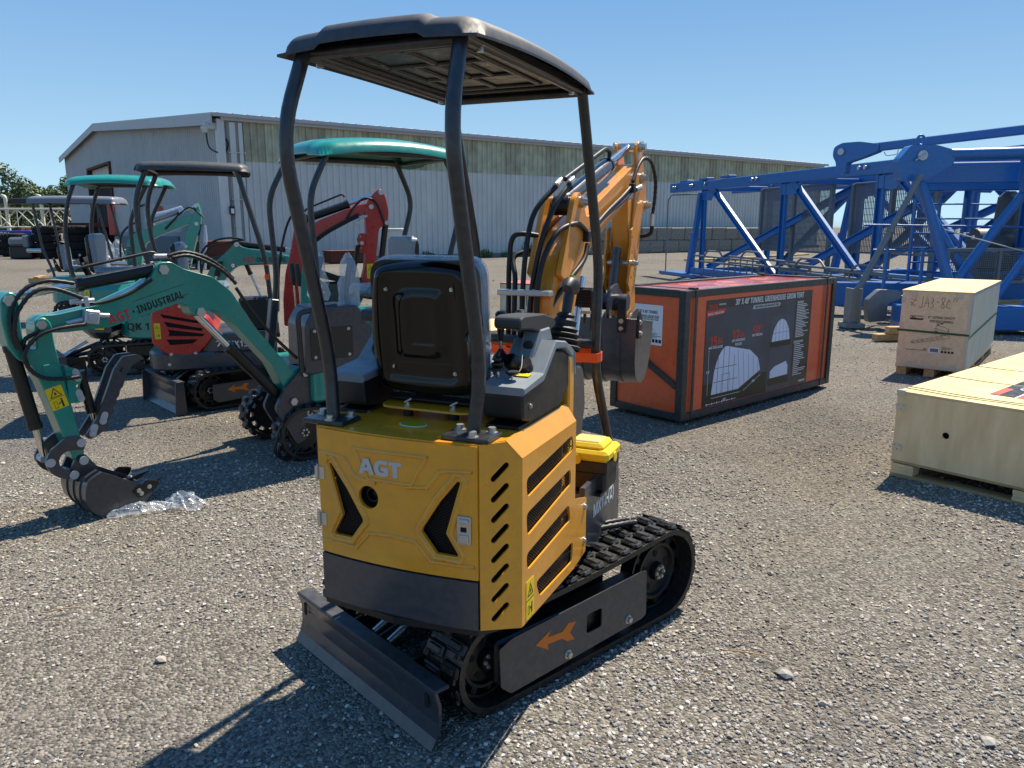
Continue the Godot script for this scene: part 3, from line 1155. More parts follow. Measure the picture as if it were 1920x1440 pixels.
func blade(parent: Node3D, half: float, z: float, h: float, concave: bool, xf := Transform3D()) -> void:
	var st := S()
	var prof: Array
	if concave:
		prof = [[z - 0.012, h], [z - 0.035, h * 0.75], [z - 0.045, h * 0.45], [z - 0.03, h * 0.18], [z + 0.01, 0.006]]
	else:
		prof = [[z, h], [z - 0.016, h * 0.72], [z - 0.016, h * 0.42], [z - 0.004, h * 0.2], [z + 0.016, 0.008]]
	var poly := PackedVector2Array()
	for q in prof:
		poly.append(Vector2(q[0], q[1]))
	for i in range(prof.size() - 1, -1, -1):
		poly.append(Vector2(prof[i][0] - 0.012, prof[i][1]))
	prism(st, poly, -half, half, side_xf(0))
	var bl := put("dozer_blade", st, M.charcoal, parent, xf)
	st = S()
	box(st, v3(0, h - 0.004, z - 0.03), v3(half * 2 + 0.004, 0.014, 0.06), 0.004)
	put("top_flange", st, M.post_rough, bl)
	if concave:
		for s in [-1.0, 1.0]:
			st = S()
			prism(st, pv([[z - 0.05, h + 0.004], [z + 0.02, h], [z + 0.035, 0.004], [z - 0.06, 0.004]]), s * half, s * (half + 0.012), side_xf(0))
			put("end_plate", st, M.charcoal, bl)
	else:
		for s in [-1.0, 1.0]:
			st = S()
			prism(st, stadium2(Vector2(s * (half - 0.05), h * 0.66), Vector2(s * (half - 0.05), h * 0.83), 0.009), z - 0.008, z - 0.0055, Transform3D())
			put("lifting_slot", st, M.dark, bl)
	st = S()
	for s in [-1.0, 1.0]:
		tube(st, [v3(s * half * 0.45, h * 0.5, z - 0.08), v3(s * half * 0.4, h * 0.7, z - 0.25), v3(s * half * 0.4, h * 0.8, z - 0.5)], 0.022, 4)
		box(st, v3(s * half * 0.42, h * 0.45, z - 0.17), v3(0.02, h * 0.7, 0.2), 0.0)
	put("blade_arms", st, M.black, bl)
	st = S()
	cyl(st, v3(0, h * 0.75, z - 0.09), v3(0, h * 1.2, z - 0.45), 0.02)
	var bc := put("blade_cylinder", st, M.black, bl)
	st = S()
	cyl(st, v3(0, h * 0.75, z - 0.08), v3(0, h * 0.9, z - 0.2), 0.012)
	for s in [0.045, -0.05]:
		tube(st, bent([v3(s, h * 0.85, z - 0.12), v3(s, h * 0.95, z - 0.16), v3(s, h * 1.3, z - 0.34)], 0.03), 0.009, 7)
		cyl(st, v3(s, h * 0.8, z - 0.10), v3(s, h * 0.95, z - 0.16), 0.014, -1.0, 6)
	put("fittings", st, M.zinc, bc)

# a vaulted sheet-metal roof
func roof_shell(parent: Node3D, hx: float, z0: float, z1: float, y: float, drop: float, m: Material, xf := Transform3D(), under: Material = null, raise := 0.012, e := 0.07, vault := 0.012) -> MeshInstance3D:
	var nx := 36
	var nz := 44
	var zc := (z0 + z1) / 2
	var hz := (z1 - z0) / 2
	var P := func(i: int, j: int, off: float) -> Vector3:
		var a := -1.0 + 2.0 * i / nx
		var b := -1.0 + 2.0 * j / nz
		a = signf(a) * (1.0 - pow(1.0 - absf(a), 1.35))
		b = signf(b) * (1.0 - pow(1.0 - absf(b), 1.35))
		var x := hx * a * sqrt(1.0 - 0.13 * b * b)
		var z := zc + hz * b * sqrt(1.0 - 0.10 * a * a)
		var da := maxf(0.0, 1.0 - (1.0 - absf(a)) * hx / e)
		var db := maxf(0.0, 1.0 - (1.0 - absf(b)) * hz / e)
		var t := minf(1.0, sqrt(da * da + db * db))
		var yy := y - drop * (1.0 - sqrt(maxf(0.0, 1.0 - t * t)))
		yy += raise * smoothstep(0.0, 0.06, 0.55 - absf(a)) * smoothstep(1.0, 0.85, absf(a * 0.2) + absf(b) * 0.2 + 0.5)
		yy += vault * (1.0 - b * b) + vault * 0.5 * (1.0 - a * a)
		return v3(x, yy - off, z)
	var st := S()
	for lay in 2:
		smooth(st)
		var off := 0.0 if lay == 0 else 0.007
		for i in nx:
			for j in nz:
				quad(st, P.call(i, j, off), P.call(i + 1, j, off), P.call(i + 1, j + 1, off), P.call(i, j + 1, off), Vector3.UP if lay == 0 else Vector3.DOWN)
	flat(st)
	for i in nx:
		for j in [0, nz]:
			quad(st, P.call(i, j, 0.0), P.call(i + 1, j, 0.0), P.call(i + 1, j, 0.007), P.call(i, j, 0.007), v3(0, 0, -1 if j == 0 else 1))
	for j in nz:
		for i in [0, nx]:
			quad(st, P.call(i, j, 0.0), P.call(i, j + 1, 0.0), P.call(i, j + 1, 0.007), P.call(i, j, 0.007), v3(-1 if i == 0 else 1, 0, 0))
	var o := put("canopy_roof", st, m, parent, xf)
	if under:
		# pressed lining
		st = S()
		box(st, v3(0, y - 0.028, zc), v3(hx * 1.66, 0.012, hz * 1.72), 0.004)
		var b := y - 0.036
		for q in [[-0.5, -0.6, 0.5, -0.6], [-0.5, -0.2, 0.5, -0.2], [-0.5, 0.25, 0.5, 0.25], [-0.5, 0.65, 0.5, 0.65], [0.0, -0.6, 0.0, 0.65], [-0.5, -0.6, -0.5, 0.65], [0.5, -0.6, 0.5, 0.65], [-0.7, -0.75, 0.7, -0.75], [-0.7, 0.78, 0.7, 0.78], [0.7, -0.75, 0.7, 0.78], [-0.7, -0.75, -0.7, 0.78], [-0.25, -0.2, -0.25, 0.25], [0.25, -0.2, 0.25, 0.25]]:
			tube(st, [v3(q[0] * hx, b, zc + q[1] * hz), v3(q[2] * hx, b, zc + q[3] * hz)], 0.014, 6, true, false, 0.5)
		put("roof_lining", st, under, o)
		for s in [-1.0, 1.0]:
			st = S()
			box(st, v3(s * hx * 0.78, y - 0.035, zc), v3(0.035, 0.03, hz * 1.8), 0.004)
			put("roof_rail", st, M.post, o)
			for zz in [-0.75, 0.7]:
				st = S()
				hexbolt(st, v3(s * hx * 0.78, y - 0.05, zc + zz * hz), Vector3.DOWN, 0.011, 0.016)
				put("bolt", st, M.zinc, o)
	return o

func post(parent: Node3D, pts: Array, r: float, m: Material, xf := Transform3D(), rad := 0.09) -> MeshInstance3D:
	var st := S()
	tube(st, bent(pts, rad, 6), r, 16)
	return put("canopy_post", st, m, parent, xf)

func foot_plate(po: Node, at: Vector3, sx: float, sz: float, bolts: Array) -> void:
	var st := S()
	box(st, at + v3(0, 0.007, 0), v3(sx, 0.014, sz), 0.003)
	var f := put("foot_plate", st, M.post, po)
	for b in bolts:
		var s2 := S()
		hexbolt(s2, at + v3(b[0], 0.014, b[1]), Vector3.UP, 0.012, 0.014)
		# no fourth level: bolts hang on the post
		put("bolt", s2, M.zinc, po)

# hydraulic cylinder from a (barrel end) to b (rod end)
func ram(parent: Node3D, called: String, a: Vector3, b: Vector3, share: float, r: float, m: Material, xf := Transform3D()) -> MeshInstance3D:
	var d := (b - a).normalized()
	var st := S()
	var c := a.lerp(b, share)
	cyl(st, a, c, r)
	cyl(st, c - d * 0.02, c + d * 0.012, r * 1.12)
	cyl(st, a - d * 0.012, a + d * 0.02, r * 1.1)
	var o := put(called, st, m, parent, xf)
	st = S()
	cyl(st, c, b, r * 0.55)
	put("rod", st, M.chrome, o)
	return o

func pin(st: SurfaceTool, p: Vector3, half: float, r := 0.02) -> void:
	cyl(st, p - v3(half, 0, 0), p + v3(half, 0, 0), r, -1.0, 14)
	for s in [-1.0, 1.0]:
		cyl(st, p + v3(s * half, 0, 0), p + v3(s * (half + 0.012), 0, 0), r * 1.25, -1.0, 6)

# warning sticker w by h, lying in the xy plane of xf; tall: triangle above figure
func warning(parent: Node, w: float, h: float, xf: Transform3D, tall := true) -> void:
	var st := S()
	prism(st, round2(rect2(-w / 2, -h / 2, w / 2, h / 2), minf(w, h) * 0.08), 0.0, 0.0008, xf)
	var o := put("warning_sticker", st, M.sticker, parent)
	st = S()
	var c1 := Vector2(0, h * 0.24) if tall else Vector2(-w * 0.25, 0)
	var c2 := Vector2(0, -h * 0.26) if tall else Vector2(w * 0.25, 0)
	var s := (w if tall else h) * 0.42
	var t0 := PackedVector2Array()
	var t1 := PackedVector2Array()
	for k in 3:
		var a := PI / 2 + TAU * k / 3
		t0.append(c1 + Vector2(cos(a), sin(a)) * s - Vector2(0, s * 0.2))
		t1.append(c1 + Vector2(cos(a), sin(a)) * s * 0.78 - Vector2(0, s * 0.2))
	var up := Transform3D(Basis(), v3(0, 0, 0.0009))
	prism(st, t0, 0.0, 0.0006, xf * up, [t1])
	# the crushed hand, simplified as in the print
	prism(st, pv([[c1.x - s * 0.25, c1.y - s * 0.35], [c1.x + s * 0.2, c1.y - s * 0.35], [c1.x + s * 0.1, c1.y - s * 0.1], [c1.x - s * 0.05, c1.y + s * 0.15], [c1.x - s * 0.12, c1.y - s * 0.1]]), 0.0, 0.0006, xf * up)
	# figure, arrows and block
	prism(st, rect2(c2.x + s * 0.35, c2.y - s * 0.7, c2.x + s * 0.62, c2.y + s * 0.35), 0.0, 0.0006, xf * up)
	prism(st, circle2(Vector2(c2.x + s * 0.49, c2.y + s * 0.52), s * 0.15, 10), 0.0, 0.0006, xf * up)
	prism(st, pv([[c2.x - s * 0.1, c2.y], [c2.x + s * 0.05, c2.y + s * 0.16], [c2.x + s * 0.05, c2.y + s * 0.05], [c2.x + s * 0.15, c2.y + s * 0.05], [c2.x + s * 0.15, c2.y + s * 0.16], [c2.x + s * 0.3, c2.y], [c2.x + s * 0.15, c2.y - s * 0.16], [c2.x + s * 0.15, c2.y - s * 0.05], [c2.x + s * 0.05, c2.y - s * 0.05], [c2.x + s * 0.05, c2.y - s * 0.16]]), 0.0, 0.0006, xf * up)
	prism(st, rect2(c2.x - s * 0.7, c2.y - s * 0.6, c2.x - s * 0.2, c2.y + s * 0.45), 0.0, 0.0006, xf * up, [rect2(c2.x - s * 0.65, c2.y - s * 0.54, c2.x - s * 0.25, c2.y + s * 0.39)])
	if tall:
		prism(st, rect2(-w * 0.48, -h * 0.006, w * 0.48, h * 0.006), 0.0, 0.0006, xf * up)
	put("pictogram", st, M.print_black, o)

# expanded-metal grille inside an outline, in the plane of xf
func grille(parent: Node, poly: PackedVector2Array, xf: Transform3D, step := 0.0085, slope := 0.62) -> void:
	var st := S()
	flat(st)
	var lo := poly[0]
	var hi := poly[0]
	for q in poly:
		lo = lo.min(q)
		hi = hi.max(q)
	for sg in [-1.0, 1.0]:
		var dir := Vector2(1.0, sg * slope).normalized() if slope < 50.0 else Vector2(0, 1)
		var nn := Vector2(-dir.y, dir.x)
		var c := (lo + hi) / 2
		var reach := (hi - lo).length()
		var k := -reach
		while k < reach:
			var line := PackedVector2Array([c + nn * k - dir * reach, c + nn * k + dir * reach])
			for seg in Geometry2D.intersect_polyline_with_polygon(line, poly):
				var a: Vector2 = seg[0]
				var b: Vector2 = seg[seg.size() - 1]
				var wv := nn * 0.0011
				var za: float = 0.0006 * sg
				var p := [xf * v3(a.x - wv.x, a.y - wv.y, za), xf * v3(b.x - wv.x, b.y - wv.y, za), xf * v3(b.x + wv.x, b.y + wv.y, za), xf * v3(a.x + wv.x, a.y + wv.y, za)]
				quad(st, p[0], p[1], p[2], p[3], xf.basis.z)
				var e := xf.basis.z * -0.0016
				quad(st, p[0], p[1], p[1] + e, p[0] + e, xf.basis * v3(-nn.x, -nn.y, 0))
				quad(st, p[3], p[2], p[2] + e, p[3] + e, xf.basis * v3(nn.x, nn.y, 0))
			k += step
	put("mesh_grille", st, M.wire, parent)

# raised bead along a polyline on a surface f(x, y) -> Transform-like point and normal
func bead(st: SurfaceTool, pts: Array, w: float, h: float, f: Callable) -> void:
	for i in pts.size() - 1:
		var a: Vector2 = pts[i]
		var b: Vector2 = pts[i + 1]
		var d := (b - a).normalized()
		var nn := Vector2(-d.y, d.x)
		var n := maxi(1, int(a.distance_to(b) / 0.03))
		for k in n:
			var p := a.lerp(b, float(k) / n) - (d * w * 0.3 if k == 0 else Vector2())
			var q := a.lerp(b, float(k + 1) / n) + (d * w * 0.3 if k == n - 1 else Vector2())
			var r: Array = []
			for e in [p, q]:
				r.append([f.call(e.x - nn.x * w / 2, e.y - nn.y * w / 2, -0.001), f.call(e.x - nn.x * w / 4, e.y - nn.y * w / 4, h), f.call(e.x + nn.x * w / 4, e.y + nn.y * w / 4, h), f.call(e.x + nn.x * w / 2, e.y + nn.y * w / 2, -0.001)])
			var up: Vector3 = f.call(p.x, p.y, 1.0) - f.call(p.x, p.y, 0.0)
			smooth(st)
			for j in 3:
				quad(st, r[0][j], r[1][j], r[1][j + 1], r[0][j + 1], up)

# bucket: shell curve in (z, y) from lip to hinge
func bucket(parent: Node3D, xf: Transform3D, curve: Array, half: float, m: Material, teeth: Array, lip_dir: Vector2, cutter := true) -> MeshInstance3D:
	var st := S()
	var c: Array = []
	for q in curve:
		c.append(v3(0, q[1], q[0]))
	var sp := spline(c, 5)
	var poly := PackedVector2Array()
	var cen := Vector2()
	for p in sp:
		poly.append(Vector2(p.z, p.y))
		cen += Vector2(p.z, p.y)
	cen /= sp.size()
	var back := PackedVector2Array()
	for i in range(poly.size() - 1, -1, -1):
		back.append(poly[i] + (cen - poly[i]).normalized() * 0.011)
	var ring := poly.duplicate()
	ring.append_array(back)
	prism(st, ring, -half, half, xf * side_xf(0))
	for s in [-1.0, 1.0]:
		prism(st, poly, s * half, s * (half + 0.011), xf * side_xf(0))
	var o := put("bucket", st, m, parent)
	# wear strips round the back
	for x in [-half * 0.55, 0.0, half * 0.55]:
		st = S()
		var outp := PackedVector2Array()
		for i in range(4, poly.size() - 4):
			outp.append(poly[i] + (poly[i] - cen).normalized() * 0.007)
		for i in range(poly.size() - 5, 3, -1):
			outp.append(poly[i])
		if outp.size() > 6:
			prism(st, outp, x - 0.012, x + 0.012, xf * side_xf(0))
			put("wear_strip", st, m, o)
	for x in teeth:
		st = S()
		var p0 := poly[0]
		var d := lip_dir.normalized()
		var nn := Vector2(-d.y, d.x)
		var tp := PackedVector2Array([p0 - d * 0.07 + nn * 0.012, p0 + d * 0.03 + nn * 0.014, p0 + d * 0.10, p0 + d * 0.03 - nn * 0.014, p0 - d * 0.07 - nn * 0.02])
		prism(st, tp, x - 0.022, x + 0.022, xf * side_xf(0))
		put("tooth", st, M.black, o)
		for q in [0.01, 0.05]:
			for sgn in [-1.0, 1.0]:
				var sb := S()
				var bp: Vector2 = p0 - d * q + nn * sgn * 0.017
				var bd: Vector2 = nn * sgn
				hexbolt(sb, xf * v3(x, bp.y, bp.x), xf.basis * v3(0, bd.y, bd.x), 0.009, 0.008)
				put("tooth_bolt", sb, M.zinc, o)
	if cutter:
		for s in [-1.0, 1.0]:
			st = S()
			var p0 := poly[0]
			var d := lip_dir.normalized()
			var inn := (cen - p0)
			inn = (inn - d * inn.dot(d)).normalized()
			var cp := PackedVector2Array([p0 + d * 0.045 + inn * 0.03, p0 + d * 0.01 - inn * 0.004, p0 - d * 0.10 - inn * 0.004, p0 - d * 0.11 + inn * 0.05, p0 - d * 0.02 + inn * 0.075])
			prism(st, round2(cp, 0.012, 3), s * (half + 0.0125), s * (half + 0.024), xf * side_xf(0))
			put("side_cutter", st, M.black, o)
			for q in [[-0.02, 0.03], [-0.075, 0.018], [-0.08, 0.042]]:
				var sb := S()
				var bp: Vector2 = p0 + d * q[0] + inn * q[1]
				hexbolt(sb, xf * v3(s * (half + 0.024), bp.y, bp.x), xf.basis * v3(s, 0, 0), 0.009, 0.006)
				put("cutter_bolt", sb, M.zinc, o)
	return o

# moulded seat: upright shell and cushion under film
func seat(parent: Node3D, xf: Transform3D, film: bool, rich := false) -> void:
	var w := 0.194 if rich else 0.178
	var h := 0.215
	var tilt := Transform3D(Basis(Vector3.RIGHT, 0.07), v3(-0.012 if rich else 0.0, 1.285, 0.655))
	var X := xf * tilt
	var nx := 26
	var ny := 28
	var P := func(i: int, j: int) -> Vector3:
		var a := -1.0 + 2.0 * i / nx
		var b := -1.0 + 2.0 * j / ny
		a = signf(a) * (1.0 - pow(1.0 - absf(a), 1.5))
		b = signf(b) * (1.0 - pow(1.0 - absf(b), 1.5))
		var x := w * a * sqrt(1.0 - 0.22 * b * b) * (1.0 - 0.03 * b)
		var y := h * b * sqrt(1.0 - 0.16 * a * a)
		var da := maxf(0.0, 1.0 - (1.0 - absf(a)) * w / 0.04)
		var db := maxf(0.0, 1.0 - (1.0 - absf(b)) * h / 0.04)
		var t := minf(1.0, sqrt(da * da + db * db))
		var z := 0.028 - 0.05 * (1.0 - sqrt(maxf(0.0, 1.0 - t * t)))
		# pressed zones: a sunken outer field and a raised central plate
		z -= 0.010 * smoothstep(0.02, 0.0, maxf(absf(x) - 0.115, absf(y - 0.005) - 0.15))
		z += 0.012 * smoothstep(0.014, 0.0, maxf(absf(x + 0.002) - 0.068, absf(y - 0.02) - 0.085))
		z -= 0.008 * smoothstep(0.008, 0.0, maxf(absf(x + 0.002) - 0.052, absf(y - 0.02) - 0.068))
		z += 0.006 * smoothstep(0.008, 0.0, maxf(absf(x) - 0.1, absf(y + 0.125) - 0.006))
		return v3(x, y, z)
	var st := S()
	smooth(st)
	for i in nx:
		for j in ny:
			quad(st, P.call(i, j), P.call(i + 1, j), P.call(i + 1, j + 1), P.call(i, j + 1), v3(0, 0, 1))
	var bk := put("seat_backrest", st, M.black_gloss, parent, X)
	st = S()
	prism(st, round2(rect2(-w * 0.97, -h * 0.97, w * 0.97, h * 0.99), 0.06, 6), -0.075, -0.004)
	put("back_cushion", st, M.black, bk)
	st = S()
	plate(st, round2(rect2(-w * 1.005, -h * 0.99, w * 1.005, h * 1.035), 0.065, 6), -0.088, -0.018, 0.016)
	put("plastic_film", st, M.film if film else M.black, bk)
	if rich:
		for q in [[-0.118, 0.125], [0.112, 0.13], [-0.105, -0.12], [0.112, -0.13]]:
			st = S()
			hexbolt(st, v3(q[0], q[1], 0.019), v3(0, 0, 1), 0.0045, 0.005)
			put("bolt", st, M.zinc, bk)
	# cushion
	st = S()
	box(st, v3(0, 1.10, 0.42), v3(0.36, 0.075, 0.40), 0.03)
	var cu := put("seat_cushion", st, M.black, parent, xf)
	st = S()
	box(st, v3(0, 1.102, 0.42), v3(0.376, 0.088, 0.416), 0.036)
	put("plastic_film", st, M.crinkle if rich else (M.film if film else M.black), cu)
	st = S()
	box(st, v3(0, 1.055, 0.44), v3(0.33, 0.02, 0.4), 0.008)
	put("seat_pan", st, M.black, cu)
	# side brackets
	for s in ([1.0] if rich else [-1.0, 1.0]):
		st = S()
		var pb := round2(pv([[0.735, 1.30], [0.76, 1.285], [0.735, 1.14], [0.70, 1.05], [0.62, 1.045], [0.66, 1.12], [0.70, 1.22]]), 0.02, 4)
		prism(st, pb, s * 0.181, s * 0.188, side_xf(0))
		var br := put("seat_bracket", st, M.black_gloss, parent, xf)
		st = S()
		for q in [[0.737, 1.28], [0.712, 1.19]]:
			hexbolt(st, v3(s * 0.188, q[1], q[0]), v3(s, 0, 0), 0.009, 0.006)
		put("bolt", st, M.zinc, br)

# ---------- the yellow excavator in front ----------
func build_hero() -> void:
	var t := thing("mini_excavator", "yellow mini excavator in the foreground with dark open canopy and black seat", "excavator", v3(0.037, 0, -2.959), deg_to_rad(-47.8), "mini excavators for sale in the yard")
	var st: SurfaceTool
	# undercarriage
	track(t, 0.34, 0.18, 0.50, 0.165, -0.42, 0.19, 1.0)
	track(t, -0.34, 0.18, 0.50, 0.165, -0.42, 0.19, -1.0)
	for s in [1.0, -1.0]:
		var poly := round2(pv([[0.50, 0.10], [0.507, 0.24], [0.45, 0.26], [-0.225, 0.282], [-0.262, 0.278], [-0.266, 0.09], [-0.24, 0.08], [0.455, 0.060]]), 0.008, 2)
		track_cover(t, s * 0.437, s, poly, round2(rect2(0.0, 0.137, 0.083, 0.213), 0.012, 3), Vector2(0.245, 0.185), 0.2, [[0.181, 0.095], [-0.156, 0.108]], 0.09)
	st = S()
	box(st, v3(0, 0.24, 0.05), v3(0.56, 0.16, 0.52), 0.02)
	box(st, v3(0, 0.19, 0.36), v3(0.34, 0.05, 0.3), 0.01)
	cyl(st, v3(0, 0.3, 0.0), v3(0, 0.43, 0.0), 0.23, -1.0, 24)
	put("undercarriage_frame", st, M.black, t)
	blade(t, 0.445, 0.775, 0.205, false)
	st = S()
	for s in [-0.02, 0.02]:
		sleeve(st, [v3(0.20 + s, 0.40, -0.10), v3(0.235 + s, 0.415, -0.18), v3(0.27 + s, 0.42, -0.27), v3(0.28 + s, 0.41, -0.36)], 0.0135)
	put("hose_sleeve", st, M.hose, t)
	var T := Transform3D(Basis(Vector3.UP, deg_to_rad(24.2)), v3(-0.037, 0, 0.016))
	hero_body(t, T)
	hero_seat(t, T)
	hero_canopy(t, T)
	hero_arm(t, T)

func hero_body(t: Node3D, T: Transform3D) -> void:
	var st := S()
	var plan := pv([[0.366, 0.31], [0.366, 0.770], [0.275, 0.878], [0.01, 0.9], [-0.255, 0.878], [-0.346, 0.770], [-0.346, 0.31]])
	var flatten := Transform3D(Basis(v3(1, 0, 0), v3(0, 0, 1), v3(0, 1, 0)), Vector3())
	# chassis inside: dark core, floor and lower pan
	prism(st, pv([[0.33, 0.33], [0.33, 0.74], [0.25, 0.83], [-0.23, 0.83], [-0.31, 0.74], [-0.31, 0.33]]), 0.46, 0.98, T * flatten)
	put("engine_block", st, M.dark, t)
	st = S()
	prism(st, pv([[0.35, -0.33], [0.355, 0.31], [0.36, 0.775], [0.28, 0.885], [0.01, 0.92], [-0.26, 0.885], [-0.34, 0.775], [-0.33, 0.31], [-0.33, -0.33], [-0.15, -0.42], [0.15, -0.42]]), 0.425, 0.447, T * flatten)
	put("turret_base", st, M.black, t)
	# deck with its bevels
	st = S()
	var deck_poly := pv([[0.332, 0.30], [0.332, 0.806], [0.282, 0.878], [0.15, 0.896], [0.01, 0.902], [-0.13, 0.896], [-0.262, 0.878], [-0.312, 0.806], [-0.312, 0.30]])
	prism(st, deck_poly, 0.990, 1.005, T * flatten)
	var deck := put("deck", st, M.yellow, t)
	st = S()
	prism(st, PackedVector2Array(circle2(Vector2(0.0, 0), 0.046, 26)), 0.0, 0.0012, T * Transform3D(Basis(v3(1, 0, 0), v3(0, 0, -1), v3(0, 1, 0)).scaled(v3(1, 1, 0.62)), v3(0.0, 1.0052, 0.757)))
	put("badge_rim", st, M.print_white, deck)
	st = S()
	prism(st, PackedVector2Array(circle2(Vector2(0.0, 0), 0.042, 26)), 0.0, 0.0022, T * Transform3D(Basis(v3(1, 0, 0), v3(0, 0, -1), v3(0, 1, 0)).scaled(v3(1, 1, 0.62)), v3(0.0, 1.0052, 0.757)))
	put("badge", st, mat(Color(0.55, 0.60, 0.12), 0.4), deck)
	for s in [1.0, -1.0]:
		st = S()
		var xo := 0.371 if s > 0 else -0.351
		var xi := 0.332 if s > 0 else -0.312
		quad(st, T * v3(xi, 1.005, 0.806), T * v3(xi, 1.005, 0.30), T * v3(xo, 0.948, 0.30), T * v3(xo, 0.948, 0.776), T.basis * v3(s, 0.6, 0))
		quad(st, T * v3(xi - s * 0.01, 0.99, 0.80), T * v3(xi - s * 0.01, 0.99, 0.30), T * v3(xo - s * 0.01, 0.935, 0.30), T * v3(xo - s * 0.01, 0.935, 0.77), -(T.basis * v3(s, 0.6, 0)))
		quad(st, T * v3(xi, 1.005, 0.30), T * v3(xo, 0.948, 0.30), T * v3(xo - s * 0.01, 0.935, 0.30), T * v3(xi - s * 0.01, 0.99, 0.30), T.basis * v3(0, 0, -1))
		put("deck_bevel", st, M.yellow, t)
		# corner panel with slots
		st = S()
		var a := v3(0.284 if s > 0 else -0.264, 0, 0.880)
		var b := v3(xo, 0, 0.776)
		var L := a.distance_to(b)
		var ux := (b - a) / L
		var X := T * Transform3D(Basis(ux, Vector3.UP, ux.cross(Vector3.UP) * s), a)
		var slots: Array = []
		for i in 8:
			var yc := 0.917 - i * 0.0615
			slots.append(stadium2(Vector2(L * 0.33, yc - 0.017), Vector2(L * 0.62, yc + 0.017), 0.0095))
		prism(st, pv([[0, 0.442], [L, 0.418], [L, 0.946], [L * 0.62, 1.004], [0, 1.004]]), -0.006, 0.0, X, slots)
		put("corner_panel", st, M.yellow, t)
		# side panel with four grilles
		st = S()
		var SX := T * Transform3D(Basis(v3(0, 0, 1), v3(0, 1, 0), v3(1, 0, 0)), v3(xo, 0, 0))
		var gr: Array = [
			round2(pv([[0.744, 0.876], [0.336, 0.908], [0.325, 0.852], [0.738, 0.815]]), 0.022),
			round2(pv([[0.743, 0.768], [0.350, 0.793], [0.346, 0.735], [0.736, 0.694]]), 0.022),
			round2(pv([[0.742, 0.640], [0.360, 0.668], [0.345, 0.604], [0.735, 0.584]]), 0.022),
			round2(pv([[0.664, 0.515], [0.312, 0.515], [0.322, 0.440], [0.632, 0.452]]), 0.022)]
		# the slots climb towards the front
		prism(st, round2(pv([[0.775, 0.948], [0.30, 0.948], [0.30, 0.665], [0.17, 0.63], [0.17, 0.42], [0.30, 0.405], [0.775, 0.418]]), 0.006, 2), -s * 0.006, 0.0, SX, gr)
		var sp := put("side_panel", st, M.yellow, t)
		for g in gr:
			grille(sp, g, SX * Transform3D(Basis(), v3(0, 0, -s * 0.009)), 0.0085, 0.7)
		if s > 0:
			warning(sp, 0.062, 0.125, T * Transform3D(Basis(v3(0, 0, -1), v3(0, 1, 0), v3(1, 0, 0)), v3(xo + 0.0005, 0.486, 0.713)))
			st = S()
			for y in [0.60, 0.47]:
				hexbolt(st, T * v3(xo, y, 0.19), T.basis * Vector3.RIGHT, 0.009, 0.006)
			put("bolt", st, M.zinc, sp)
	# rear door: bent panel in strips with cut-outs
	var bulge := func(x: float) -> float:
		var q := (x - 0.01) / 0.28
		return 0.884 + 0.022 * (1.0 - q * q)
	var F := func(x: float, y: float, d: float) -> Vector3:
		return T * v3(x, y, bulge.call(x) + d)
	var arrow_r := pv([[0.222, 0.895], [0.231, 0.892], [0.185, 0.735], [0.222, 0.672], [0.217, 0.666], [0.153, 0.668], [0.107, 0.729], [0.110, 0.740], [0.165, 0.825]])
	var arrow_l := PackedVector2Array()
	for q in arrow_r:
		arrow_l.append(Vector2(0.012 - q.x, q.y))
	var hole := circle2(Vector2(-0.072, 0.809), 0.0355, 22)
	st = S()
	var pieces := cut2(rect2(-0.262, 0.600, 0.280, 1.0), [arrow_r, arrow_l, hole])
	flat(st)
	for p in pieces:
		var k := 0
		while k < 20:
			var x0 := -0.27 + k * 0.0277
			for q in Geometry2D.intersect_polygons(p, rect2(x0, 0.0, x0 + 0.0277, 2.0)):
				var ids := Geometry2D.triangulate_polygon(q)
				for i in range(0, ids.size(), 3):
					for lay in [0.0, -0.012]:
						tri(st, F.call(q[ids[i]].x, q[ids[i]].y, lay), F.call(q[ids[i + 1]].x, q[ids[i + 1]].y, lay), F.call(q[ids[i + 2]].x, q[ids[i + 2]].y, lay), T.basis * v3(0, 0, 1 if lay == 0.0 else -1))
			k += 1
	for lp in [arrow_r, arrow_l, hole, rect2(-0.262, 0.600, 0.280, 1.0)]:
		for i in lp.size():
			var a: Vector2 = lp[i]
			var b: Vector2 = lp[(i + 1) % lp.size()]
			var nn := (b - a).orthogonal()
			quad(st, F.call(a.x, a.y, 0.0), F.call(b.x, b.y, 0.0), F.call(b.x, b.y, -0.012), F.call(a.x, a.y, -0.012), T.basis * v3(nn.x, nn.y, 0))
	# pressed ridges
	for m in [1.0, -1.0]:
		var cx := 0.006
		var R := func(list: Array) -> Array:
			var o: Array = []
			for q in list:
				o.append(Vector2(cx + m * (q[0] - cx), q[1]))
			return o
		bead(st, R.call([[0.232, 0.912], [0.246, 0.894], [0.200, 0.737], [0.236, 0.668], [0.226, 0.652], [0.148, 0.655], [0.094, 0.722], [0.096, 0.742], [0.158, 0.84], [0.216, 0.914], [0.232, 0.912]]), 0.016, 0.006, F)
		bead(st, R.call([[0.262, 0.925], [0.20, 0.922], [0.17, 0.918], [0.130, 0.866], [0.06, 0.858]]), 0.014, 0.005, F)
		bead(st, R.call([[0.266, 0.640], [0.135, 0.640], [0.085, 0.694], [0.006, 0.700]]), 0.014, 0.005, F)
	bead(st, [Vector2(-0.118, 0.955), Vector2(0.128, 0.955), Vector2(0.078, 0.868), Vector2(-0.072, 0.868), Vector2(-0.118, 0.955)], 0.012, 0.005, F)
	var door := put("rear_door", st, M.yellow, t)
	for g in [arrow_r, arrow_l]:
		grille(door, g, T * Transform3D(Basis(), v3(0, 0, 0.882)), 0.0078, 0.55)
	st = S()
